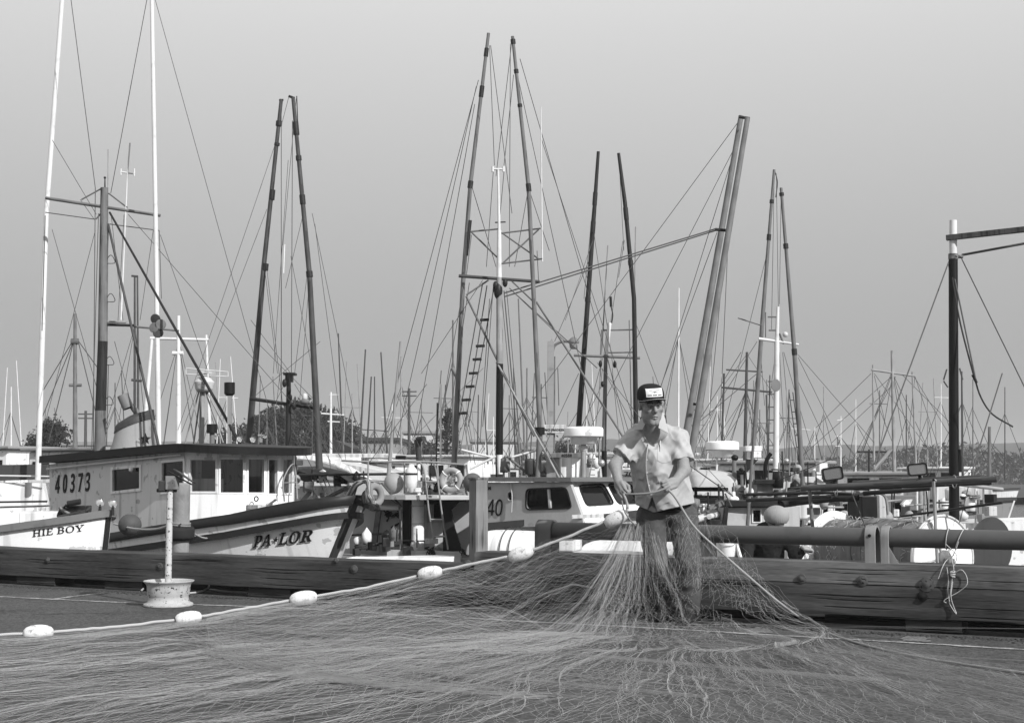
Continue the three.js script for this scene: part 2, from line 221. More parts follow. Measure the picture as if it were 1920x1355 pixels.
const ell = (x, y, z, c, rx, ry, rz) => { const dx = (x - c[0]) / rx, dy = (y - c[1]) / ry, dz = (z - c[2]) / rz, k = Math.hypot(dx, dy, dz); return (k - 1) * Math.min(rx, ry, rz) * (k > 1 ? 1.15 : 1); };
// ---------------------------------------------------------------- the quay: ground, water, timbers, pipe rail
const QS = V(0.887, 0, 0.462).normalize(), QN = V(0.462, 0, -0.887).normalize(), Q0 = V(0, 0, -10.33), QA = -Math.atan2(QS.z, QS.x);
const q = (s, n, h) => Q0.clone().addScaledVector(QS, s).addScaledVector(QN, n).setY(h);
const qAt = (px, py, n = 0) => onPlane(px, py, q(0, n, 0), QN);
const qs = (px, py, n = 0) => qAt(px, py, n).sub(q(0, n, 0)).dot(QS);
const WATER = -1.25;
function qBox(s0, s1, n0, n1, h0, h1, bevel = 0.006) { const g = fin(bevel ? new RoundedBoxGeometry(s1 - s0, h1 - h0, n1 - n0, 1, bevel) : new THREE.BoxGeometry(s1 - s0, h1 - h0, n1 - n0)); boxUV(g); g.applyMatrix4(new THREE.Matrix4().makeRotationY(QA).setPosition(q((s0 + s1) / 2, (n0 + n1) / 2, (h0 + h1) / 2))); return g; }
function timber(s0, s1, n0, n1, h0, h1, seed, rough = 0.007, wear = 1) {      // squared timber with worn, uneven faces and edges
  const L = s1 - s0, hh = h1 - h0, w = n1 - n0, gx = Math.round(L / 0.05), g = new THREE.BoxGeometry(L, hh, w, gx, 8, 6), p = g.attributes.position;
  for (let i = 0; i < p.count; i++) {
    let x = p.getX(i), y = p.getY(i), z = p.getZ(i); const ey = Math.abs(y) / (hh / 2), ez = Math.abs(z) / (w / 2), cor = Math.max(0, ey + ez - 1.8) * 0.03 * wear * (0.6 + 1.2 * fbm3(x * 3, y * 5 + z * 5, seed));
    const nz = (fbm3(x * 2.2, y * 14, z * 14 + seed) - 0.5) * rough * 2;
    p.setXYZ(i, x, y - Math.sign(y) * cor * 0.6 + nz + 0.004 * Math.sin(x * 0.8 + seed), z - Math.sign(z) * cor * 0.6 + (fbm3(x * 2, y * 22, seed + 5) - 0.5) * rough * 2.4);
  }
  g.computeVertexNormals(); const f = fin(g); boxUV(f); f.applyMatrix4(new THREE.Matrix4().makeRotationY(QA).setPosition(q((s0 + s1) / 2, (n0 + n1) / 2, (h0 + h1) / 2))); return f;
}
{
  const asphalt = mat('asphalt', 0.105, { roughness: 0.93, map: ASPH(), bumpMap: ASPHB(), bumpScale: 0.003 });
  struct('quay_ground', qBox(-70, 70, -70, 0.34, WATER - 1.2, 0, 0), asphalt);
  const wm = mat('harbour_water', 0.02, { roughness: 0.12, bumpMap: WAVES(), bumpScale: 0.05 });
  const wg = fin(new THREE.PlaneGeometry(1600, 900, 1, 1).rotateX(-Math.PI / 2).translate(0, WATER, -440)); boxUV(wg); struct('harbour_water', wg, wm);
  // worn painted line along the quay, and its short side marks
  const strip = (pts, w, m, seed) => { const P = pts.map(([x, y]) => onH(x, y, 0.004)), c = new THREE.CatmullRomCurve3(P, false, 'centripetal'); const n = Math.round(c.getLength() / 0.02); return grid(n, 1, (u, v) => { const p = c.getPoint(u), t = c.getTangent(u), s = V(-t.z, 0, t.x), e = w * (0.5 + 0.9 * (fbm(u * n * 0.3, v * 9, seed, 3) - 0.5)); return p.addScaledVector(s, (v - 0.5) * 2 * e).setY(0.004); }); };
  struct('painted_line', strip([[-200, 1109], [72, 1121.5], [268, 1130.6], [367, 1133], [560, 1140.5], [667, 1146.5], [865, 1157.5], [1054, 1168], [1255, 1178.5], [1450, 1190], [1855, 1213], [2100, 1228]], 0.05, M.line, 3), M.line);
  struct('painted_line', strip([[102, 1122.5], [150, 1116], [200, 1111]], 0.05, M.line, 8), M.line);
  for (const c of [[669, 1145, 698, 1148, 735, 1136, 708, 1134], [893, 1156, 940, 1159, 968, 1150, 930, 1148], [1400, 1185, 1439, 1187, 1449, 1177, 1412, 1175], [1694, 1201, 1739, 1203, 1740, 1195, 1698, 1191]]) {
    const P = [0, 2, 4, 6].map((k) => onH(c[k], c[k + 1], 0.004));
    struct('painted_mark', grid(10, 6, (u, v) => { const a = P[0].clone().lerp(P[1], u), b = P[3].clone().lerp(P[2], u), p = a.lerp(b, v); const e = (u < 0.01 || u > 0.99 || v < 0.01 || v > 0.99) ? 0.06 : 0; p.x += e * (hsh(c[0], u * 99, v * 99) - 0.5); p.z += e * (hsh(c[1], u * 99, v * 99) - 0.5); return p.setY(0.0045); }), M.patch);
  }
  for (const l of [[[60, 1151], [110, 1150], [160, 1149], [205, 1150]], [[380, 1118], [420, 1121], [470, 1120]], [[1560, 1189], [1640, 1195], [1720, 1198]]]) struct('tar_crack', strip(l, 0.018, M.black, l[0][0]), mat('tar', 0.03, { roughness: 0.9 }));
  // crumbs of gravel and dirt along the foot of the timbers
  const R = rng(11), rocks = [], ico = fin(new THREE.IcosahedronGeometry(1, 0)); const one = (s, n, r) => { const g = ico.clone(); g.rotateX(R() * 6); g.rotateY(R() * 6); const m = new THREE.Matrix4().makeScale(r * (0.6 + R()), r * (0.4 + 0.5 * R()), r * (0.6 + R())); m.setPosition(q(s, n, r * 0.2)); g.applyMatrix4(m); return g; };
  for (let i = 0; i < 5200; i++) { const s = -9 + R() * 15, n = -0.02 - Math.abs(R() + R() + R() - 1.5) * 0.16 - 0.09 * fbm(s * 1.4, 3, 2) , r = 0.003 + 0.012 * Math.pow(R(), 3); rocks.push(one(s, n, r)); }
  const o = struct('gravel', rocks, mat('gravel', 0.045, { roughness: 0.95 }), 'stuff'); o.userData.label = 'loose gravel and dirt along the foot of the timber rail'; o.userData.category = 'gravel';
}
// bull rail: big squared timbers on blocks
{
  const sJ = qs(873, 1060), rail = thing('bull_rail', 'dark weathered bull rail of squared timbers with washers along quay edge', 'bull rail', q(0, 0.15, 0));
  part(rail, 'timber', timber(-13, sJ - 0.006, 0, 0.3, 0.087, 0.344, 3), M.beam, 'dark cracked timber along the quay edge');
  part(rail, 'timber', timber(sJ, 7.5, 0, 0.3, 0.087, 0.303, 9), M.beam);
  part(rail, 'timber', timber(qs(889, 1040), 7.5, 0.005, 0.3, 0.304, 0.447, 15, 0.002, 0.25), M.beamPale, 'paler smooth timber laid on top');
  { const g0 = qs(1432, 1150), g1 = qs(1522, 1150), g2 = qs(1678, 1160), g3 = qs(1708, 1160); for (const [a, b] of [[-13, g0], [g1, g2], [g3, 7.5]]) part(rail, 'added_gap_timber', timber(a, b, 0.36, 0.56, -0.35, 0.075, a * 3 + 40), M.beam); for (const [a, b] of [[g0, g1], [g2, g3]]) part(rail, 'added_gap_timber', timber(a + 0.004, b - 0.004, 0.37, 0.55, -0.35, 0.042, a * 5 + 9), M.beam); }  // dark timbers added behind the rail so the gap below reads as shade
  for (const [px, w] of [[60, 0.5], [225, 0.45], [500, 0.45], [700, 0.4], [1015, 0.5], [1250, 0.5], [1748, 0.36]]) { const s = qs(px, 1120); part(rail, 'block', timber(s - w / 2, s + w / 2, 0.03, 0.29, 0.001, 0.086, px), M.beam); }
  const bolt = (px, py, r, m = mat('rusty_washer', 0.085, { roughness: 0.8, map: CHIPS() })) => { const p = qAt(px, py, -0.006); return part(rail, 'washer', lathe(p, [[0.001, 0.011], [r * 0.4, 0.01], [r * 0.45, 0.003], [r * 0.95, 0.002], [r, -0.002], [r, -0.02]], 14, QN.clone().negate()), m); };
  for (const [px, py, r] of [[88, 1050, 0.03], [298, 1062, 0.035], [629, 1051, 0.022], [663, 1067, 0.035], [875, 1058, 0.035], [1503, 1085, 0.033], [1617, 1089, 0.038], [1738, 1096, 0.05], [1075, 1075, 0.035]]) bolt(px, py, r);
  bolt(1730, 1118, 0.035, M.black);
  const pr = thing('pipe_rail', 'dark steel pipe rail held by straps on top of the quay timbers', 'pipe rail', q(2, 0.15, 0.447));
  const hp = 0.62, rp = 0.065, pipe = (a, b) => tube(q(a, 0.15, hp), q(b, 0.15, hp), rp, rp, 24);
  const sA = qs(1003, 1000, 0.07), sB = qs(1622, 1010, 0.07), sC = qs(1652, 1010, 0.07);
  part(pr, 'pipe', pipe(sA + 0.02, sB + 0.05), M.pipe); part(pr, 'pipe', pipe(sC + 0.02, 7.5), M.pipe);
  const strap = (s, w, top = 0.07, m = M.steel, slot = false) => {
    const sh = new THREE.Shape(), t = 0.012, r = 0.082, y0 = 0.448 - hp; sh.moveTo(-r - 0.0, y0); sh.lineTo(-r, top - 0.0); sh.absarc(0, 0, r, Math.PI, 0, true); sh.lineTo(r, y0); sh.lineTo(r - t, y0); sh.lineTo(r - t, 0); sh.absarc(0, 0, r - t, 0, Math.PI, false); sh.lineTo(-r + t, y0);
    const g = fin(new THREE.ExtrudeGeometry(sh, { depth: w, bevelEnabled: true, bevelSize: 0.002, bevelThickness: 0.002, bevelSegments: 1, curveSegments: 16 })); g.computeVertexNormals(); boxUV(g);
    g.applyMatrix4(new THREE.Matrix4().makeBasis(QN, V(0, 1, 0), QN.clone().cross(V(0, 1, 0))).setPosition(q(s + (QN.clone().cross(V(0, 1, 0)).dot(QS) > 0 ? 0 : w), 0.15, hp))); return part(pr, 'strap', g, m);
  };
  strap(sA, 0.13, 0, M.strap); strap(sB, 0.068, 0, M.galvD = mat('dull_galvanised', 0.24, { roughness: 0.6, map: PAINT() })); strap(sC, 0.05, 0, M.galvD);
  part(pr, 'bolt', [tube(q(sB + 0.034, 0.078, 0.635), q(sB + 0.034, 0.06, 0.635), 0.012, 0.012, 6)], M.black);
  part(pr, 'gusset', slab([q(sC + 0.05, 0.08, 0.448), q(sC + 0.115, 0.08, 0.448), q(sC + 0.05, 0.08, 0.56)], QN.clone().multiplyScalar(0.012)), M.galvD);
  // twine tied round the pipe
  const tw = thing('twine', 'frayed pale twine knotted round the pipe rail', 'twine', q(qs(1785, 1040), 0.07, 0.447));
  const loop = (px, lean) => { const s = qs(px, 1010, 0.07), P = []; for (let i = 0; i <= 18; i++) { const a = i / 18 * 6.283; P.push(q(s + lean * Math.sin(a), 0.15 - Math.cos(a) * 0.07, hp + Math.sin(a) * 0.07)); } return hose(P, 0.0035, 5, 40); };
  part(tw, 'loop', loop(1774, 0.01), M.rope); part(tw, 'loop', loop(1797, 0.03), M.rope);
  const tp = (l) => hose(l.map(([x, y], i) => qAt(x, y, y > 1062 ? -0.012 - 0.008 * (i % 2) : 0.05)), 0.003, 5);
  for (const l of [[[1774, 1020], [1788, 1033], [1795, 1042], [1790, 1060], [1786, 1075]], [[1798, 1015], [1793, 1030], [1786, 1045], [1789, 1065], [1788, 1078]], [[1790, 1040], [1776, 1050], [1768, 1063], [1760, 1085]], [[1788, 1076], [1803, 1068], [1812, 1078], [1814, 1095], [1800, 1108], [1770, 1127], [1776, 1130]], [[1787, 1078], [1783, 1110], [1781, 1130], [1795, 1152], [1790, 1140], [1784, 1120], [1787, 1090]], [[1776, 1063], [1779, 1085], [1778, 1105], [1781, 1128]]]) part(tw, 'strand', tp(l), M.rope);
  part(tw, 'knot', [0, 1, 2].map((k) => torus(qAt(1787, 1072 + k * 4, -0.018), 0.014, 0.0045, V(0.3 * k - 0.3, 1, 0.2), 12, 6)), M.rope);
}
// post standing in an old wheel rim
{
  const b = onH(315, 1136), D = -b.z, st = thing('wheel_rim_stand', 'rust-chipped white post standing in an old wheel rim on the quay', 'stand', b);
  part(st, 'wheel_rim', lathe(b, [[0.0, 0.012], [0.19, 0.0], [0.196, 0.006], [0.196, 0.018], [0.19, 0.024], [0.165, 0.035], [0.158, 0.06], [0.157, 0.085], [0.166, 0.092], [0.167, 0.12], [0.17, 0.127], [0.171, 0.155], [0.176, 0.175], [0.192, 0.19], [0.2, 0.197], [0.2, 0.204], [0.194, 0.205], [0.17, 0.185], [0.155, 0.12], [0.08, 0.1], [0.0, 0.1]], 40), M.rust);
  const p0 = b.clone().setY(0.1), p1 = at(318, 918, D); p0.x -= 0.005; part(st, 'post', tube(p0, p1, 0.027, 0.025, 14), mat('chipped_post', 0.55, { roughness: 0.6, map: CHIPS() }));
  part(st, 'housing', box(at(322, 905, D), 0.11, 0.11, 0.09, 0.3), M.steel); part(st, 'side_box', box(at(303, 911, D - 0.02), 0.055, 0.085, 0.07, 0.3), M.darkGrey); part(st, 'back_plate', box(at(312, 919, D + 0.05), 0.16, 0.03, 0.05, 0.3), M.darkGrey);
  const l0 = at(319, 886, D + 0.05), l1 = at(353, 905, D - 0.05); part(st, 'lid', barBox(l0, l1, 0.1, 0.012, V(0, 1, -0.35)), M.black); const up = V(0.05, 0.018, 0); part(st, 'lid', barBox(l0.clone().add(up), l1.clone().add(up.clone().multiplyScalar(0.55)), 0.09, 0.008, V(0, 1, -0.35)), M.darkGrey);
}
{ // mooring posts behind the timbers
  const n = 0.75, b = qAt(337, 1040, n), top = qAt(337, 905, n), w = thing('mooring_post', 'round wooden mooring post with a black tyre collar', 'post', b.clone().setY(WATER - 0.3));
  part(w, 'pile', lathe(b.clone().setY(0), [[0.001, top.y], [0.072, top.y], [0.084, top.y - 0.02], [0.084, 0.3], [0.088, WATER - 0.3]], 20), M.pile);
  const c = qAt(337, 1000, n); part(w, 'tyre_collar', lathe(c.clone(), [[0.09, -0.055], [0.128, -0.06], [0.138, -0.03], [0.138, 0.03], [0.128, 0.06], [0.09, 0.055]], 28), M.rubber);
  part(w, 'rope_turn', [0, 1].map((k) => torus(c.clone().setY(c.y + 0.078 + k * 0.022), 0.092, 0.011, V(0.08, 1, 0.05 * k), 24, 7)), M.ropeGrey);
  const bp = qAt(897, 1050, 0.42), tp2 = qAt(897, 899, 0.42), w2 = thing('mooring_post', 'squared weathered timber post at the end of the upper rail timber', 'post', bp.clone().setY(WATER - 0.3));
  const pg = box(bp.clone().setY((WATER - 0.3 + tp2.y) / 2), 0.118, tp2.y - WATER + 0.3, 0.118, 0.55, 0.008); const uv = pg.attributes.uv; for (let i = 0; i < uv.count; i++) { const a = uv.getX(i); uv.setXY(i, a, uv.getY(i)); } part(w2, 'timber', pg, M.postWood); part(w2, 'top_cap', box(tp2.clone().setY(tp2.y + 0.008), 0.126, 0.016, 0.126, 0.55, 0.004), M.postWood);
  // ropes
  const zr = (l, nn) => l.map(([x, y, k]) => qAt(x, y, k ?? nn));
  single('mooring_rope', 'pale mooring rope sagging between the small white bow and the tyre-collared post', 'rope', hose(zr([[213, 982, 2.6], [250, 991, 2], [290, 992, 1.4], [318, 985, 0.8], [338, 983, 0.66]]), 0.011, 7), M.rope);
  single('coiled_rope', 'pale rope looped on the ground behind the wheel rim stand', 'rope', hose([[263, 1108, 0.02], [275, 1101, 0.03], [290, 1103, 0.02], [330, 1112, 0.012], [370, 1110, 0.012], [388, 1103, 0.05], [389, 1090, 0.12], [375, 1080, 0.16], [352, 1080, 0.14], [338, 1090, 0.09], [345, 1100, 0.03], [372, 1102, 0.012], [420, 1108, 0.012], [480, 1111, 0.012], [530, 1113, 0.012]].map(([x, y, h]) => onH(x, y, h * 0.6 + 0.006)), 0.0085, 7, 90), M.rope);
}
// ---------------------------------------------------------------- boat building helpers
const UP = V(0, 1, 0);
function frame(px, D, deg) {
  const O = at(px, HOR, D).setY(0), a = deg * Math.PI / 180, h = V(Math.cos(a), 0, Math.sin(a)), s = V(-Math.sin(a), 0, Math.cos(a));
  const f = { O, h, s, L: (l, b, y) => O.clone().addScaledVector(h, -l).addScaledVector(s, b).setY(y) };
  f.sidePlane = (b) => plane(f.L(0, b, 0), b >= 0 ? s : s.clone().negate()); f.frontPlane = (l) => plane(f.L(l, 0, 0), h);
  f.side = (px, py, b) => { const p = onPlane(px, py, f.L(0, b, 0), s), d = p.clone().sub(O); return { l: -d.dot(h), y: p.y, p }; };
  f.colL = (px, bf, l1 = 12) => { let best = 0; for (let l = l1; l >= 0; l -= 0.02) { if (proj(f.L(l, bf(l), 0.4))[0] >= px) { best = l; break; } } return best; };
  f.fit = (pts, bf) => { const c = pts.map(([x, y]) => { const l = f.colL(x, bf), D = -f.L(l, bf(l), 0).z; return [l, at(x, y, D).y]; }).sort((a, b) => a[0] - b[0]); return curve(c); };
  return f;
}
function curve(c) { // smooth interpolation through [x, y] pairs sorted by x, flat-slope extrapolation
  return (x) => { if (x <= c[0][0]) { const [a, b] = c; return a[1] + (x - a[0]) * (b[1] - a[1]) / (b[0] - a[0] || 1); } for (let i = 1; i < c.length; i++) if (x <= c[i][0]) { const t = (x - c[i - 1][0]) / (c[i][0] - c[i - 1][0] || 1); return lerp(c[i - 1][1], c[i][1], t); } const a = c[c.length - 2], b = c[c.length - 1]; return b[1] + Math.min(1.5, x - b[0]) * (b[1] - a[1]) / (b[0] - a[0] || 1); };
}
function plane(o, n) { const x = UP.clone().cross(n).normalize(), y = n.clone().cross(x).normalize(); const pl = { o, n, x, y, m: new THREE.Matrix4().makeBasis(x, y, n).setPosition(o) }; pl.px = (px, py) => { const d = onPlane(px, py, o, n).sub(o); return [d.dot(x), d.dot(y)]; }; pl.w = (u, v, k = 0) => o.clone().addScaledVector(x, u).addScaledVector(y, v).addScaledVector(n, k); return pl; }
const path2 = (l, P = THREE.Shape) => { const s = new P(); l.forEach(([x, y], i) => i ? s.lineTo(x, y) : s.moveTo(x, y)); s.closePath(); return s; };
function wall(pl, outline, holes = [], th = 0.04, out = 0, bevel = 0) { const s = path2(outline); for (const h of holes) s.holes.push(path2(h, THREE.Path)); const g = fin(new THREE.ExtrudeGeometry(s, { depth: th, bevelEnabled: bevel > 0, bevelSize: bevel, bevelThickness: bevel, bevelSegments: 1, curveSegments: 5 })); boxUV(g); g.translate(0, 0, out - th); g.applyMatrix4(pl.m); return g; }
const grow = (l, d) => { const cx = l.reduce((a, p) => a + p[0], 0) / l.length, cy = l.reduce((a, p) => a + p[1], 0) / l.length; return l.map(([x, y]) => [x + Math.sign(x - cx) * d, y + Math.sign(y - cy) * d]); };
const roundQuad = (l, r, n = 3) => { const o = []; l.forEach((p, i) => { const a = l[(i + l.length - 1) % l.length], b = l[(i + 1) % l.length], va = [a[0] - p[0], a[1] - p[1]], vb = [b[0] - p[0], b[1] - p[1]], la = Math.hypot(...va), lb = Math.hypot(...vb), rr = Math.min(r, la * 0.45, lb * 0.45); for (let k = 0; k <= n; k++) { const t = k / n, A = [p[0] + va[0] / la * rr, p[1] + va[1] / la * rr], B = [p[0] + vb[0] / lb * rr, p[1] + vb[1] / lb * rr]; o.push([(1 - t) * (1 - t) * A[0] + 2 * t * (1 - t) * p[0] + t * t * B[0], (1 - t) * (1 - t) * A[1] + 2 * t * (1 - t) * p[1] + t * t * B[1]]); } }); return o; };
function win(t, pl, quad, { fw = 0.03, frame: fm = M.white, pane = M.glass, out = 0.014, inset = 0.02, name = 'window', r = 0 } = {}) {
  const inner = r ? roundQuad(quad, r) : quad, outer = r ? roundQuad(grow(quad, fw), r + fw) : grow(quad, fw);
  const w = part(t, name, wall(pl, outer, [inner], 0.02 + out, out), fm); part(w, 'pane', wall(pl, inner, [], 0.006, -inset), pane); return w;
}
function sweep(pts, w, h, up = UP, closed = false) {       // rectangular bar along a polyline: w sideways, h upward (centred)
  const n = pts.length, N = closed ? n + 1 : n; const ring = (i) => { const k = i % n, p = pts[k], a = pts[closed ? (k + n - 1) % n : Math.max(0, k - 1)], b = pts[closed ? (k + 1) % n : Math.min(n - 1, k + 1)]; const t = b.clone().sub(a).normalize(), s = t.clone().cross(up).normalize(), u = s.clone().cross(t).normalize(); return [[1, 1], [-1, 1], [-1, -1], [1, -1]].map(([x, y]) => p.clone().addScaledVector(s, x * w / 2).addScaledVector(u, y * h / 2)); };
  const R = []; for (let i = 0; i < N; i++) R.push(ring(i)); const pos = [], uv = []; let d = 0;
  const tri = (a, b, c) => { for (const [p, x, y] of [a, b, c]) { pos.push(p.x, p.y, p.z); uv.push(x, y); } };
  for (let i = 0; i < N - 1; i++) { const L = pts[i % n].distanceTo(pts[(i + 1) % n]); for (let k = 0; k < 4; k++) { const A = R[i][k], B = R[i][(k + 1) % 4], C = R[i + 1][(k + 1) % 4], D = R[i + 1][k], e = k % 2 ? h : w; tri([A, d, 0], [B, d, e], [C, d + L, e]); tri([A, d, 0], [C, d + L, e], [D, d + L, 0]); } d += L; }
  if (!closed) for (const [r, f] of [[R[0], 1], [R[N - 1], -1]]) { const o = f > 0 ? [0, 3, 2, 1] : [0, 1, 2, 3]; tri([r[o[0]], 0, 0], [r[o[1]], 0, h], [r[o[2]], w, h]); tri([r[o[0]], 0, 0], [r[o[2]], w, h], [r[o[3]], w, 0]); }
  const g = new THREE.BufferGeometry(); g.setAttribute('position', new THREE.Float32BufferAttribute(pos, 3)); g.setAttribute('uv', new THREE.Float32BufferAttribute(uv, 2)); g.computeVertexNormals(); return fin(g);
}
function hullOf(f, { Lh, b, sheer, keel = WATER - 0.5, rake = 1, flare = 0.5, stern = 0.85 }) {
  const pt = (l, k, side) => { const e = Math.exp(-l / 2.2), kk = Math.max(0, 1 - k); return f.L(l + rake * kk * Math.pow(Math.max(0, 1 - l / Lh), 2.5), side * b(l) * (1 - (flare * e + 0.12) * Math.pow(kk, 1.15)), lerp(keel, sheer(l), k)); };
  const yk = (l, y) => (y - keel) / (sheer(l) - keel);
  const us = (u) => { const s = u < 0.5 ? 1 : -1, t = Math.abs(u - 0.5) * 2; return [Lh * Math.pow(t, 1.8), s]; };
  return { pt, yk, at: (l, y, side, out = 0) => { const k = yk(l, y), p = pt(l, k, side); if (out) { const d = 0.02, a = pt(l + d, k, side), c = pt(l, k + 0.02, side); const n = a.sub(p).cross(c.sub(p)).normalize(); if (n.dot(f.s) * side < 0) n.negate(); p.addScaledVector(n, out); } return p; },
    skin: () => grid(150, 36, (u, v) => { const [l, s] = us(u); return pt(l, v, s); }),
    inner: (d) => grid(60, 3, (u, v) => { const [l, s] = us(u); return pt(l + 0.04, yk(l, sheer(l) - v * d), s).lerp(f.L(l + 0.5, 0, 0).setY(sheer(l) - v * d), 0.06); }),
    deck: (d) => grid(40, 6, (u, v) => { const l = 0.05 + u * (Lh - 0.05), k = yk(l, sheer(l) - d) - 0.01; return pt(l, k, 1).lerp(pt(l, k, -1), 0.02 + 0.96 * v); }),
    transom: () => grid(8, 8, (u, v) => pt(Lh, v, 1).lerp(pt(Lh, v, -1), u)),
    line: (yf, l1 = Lh, out = 0.02, n = 44) => { const P = []; for (let i = 0; i <= 2 * n; i++) { const t = (i - n) / n, l = l1 * Math.pow(Math.abs(t), 1.8), sd = t <= 0 ? 1 : -1, k = yk(l, yf(l)), p = pt(l, k, sd), a = pt(l + 0.03, k, sd), tg = a.sub(p).setY(0), d = V(tg.z, 0, -tg.x).normalize(); if (d.dot(f.s) * sd < 0) d.negate(); if (l < 0.02) d.copy(f.h); p.addScaledVector(d, out); P.push(p); } return P; } };
}
// lists of picture points to rods and wires at a distance: [x0, y0, x1, y1]
const rod = (D, x0, y0, x1, y1, w0, w1 = w0, D1 = D, seg = 8) => tube(at(x0, y0, D), at(x1, y1, D1), w0 / 2 * D / F, w1 / 2 * D1 / F, seg);
function stays(t, D, list, { r = 0.0046, m = M.wire, sag = 0, name = 'stay' } = {}) { for (const [x0, y0, x1, y1, d0 = D, d1 = d0, k = 1] of list) { const a = at(x0, y0, d0), b = at(x1, y1, d1); part(t, name, sag ? hose(sagPts(a, b, sag * a.distanceTo(b)), r * k, 4, 10) : tube(a, b, r * k, r * k, 4, false), m); } }
// clamped collars and lashings on a spar
function collars(p, D, x0, y0, x1, y1, w, ts, m = M.sparDark) { for (const [t, len = 0.05, k = 1.5] of ts) { const a = at(lerp(x0, x1, t), lerp(y0, y1, t), D), d = at(x1, y1, D).sub(at(x0, y0, D)).normalize(); const r = w / 2 * D / F * (1 + (k - 1) * 0.6); part(p, 'collar', tube(a, a.clone().addScaledVector(d, len), r, r, 8), m); } }
function radarDome(t, D, x, y, w, h, m = M.cleanWhite) { // flat radome: y is the top
  const s = D / F, c = at(x, y + h, D), R = w / 2 * s, hh = h * s; const d = part(t, 'radome', lathe(c, [[0.001, hh], [R * 0.8, hh * 0.99], [R * 0.95, hh * 0.95], [R, hh * 0.85], [R, hh * 0.45], [R * 0.97, hh * 0.4], [R * 0.7, hh * 0.36], [R * 0.62, 0.0], [R * 0.3, -hh * 0.05], [0.001, -hh * 0.05]], 32), m); part(d, 'seam_ring', torus(c.clone().setY(c.y + hh * 0.42), R * 0.985, 0.008, UP, 32, 6), M.grey); return d;
}
function lampPost(t, name, c, r, dir, m = M.chrome) { const w = part(t, name, lathe(c, [[0.001, -r * 0.9], [r * 0.5, -r * 0.8], [r * 0.85, -r * 0.35], [r, 0.02], [r * 1.04, r * 0.06], [r * 0.96, r * 0.1]], 18, dir), m); part(w, 'lens', lathe(c.clone().addScaledVector(dir, r * 0.02), [[r * 0.94, 0], [r * 0.7, r * 0.12], [0.001, r * 0.18]], 18, dir), M.lens); return w; }
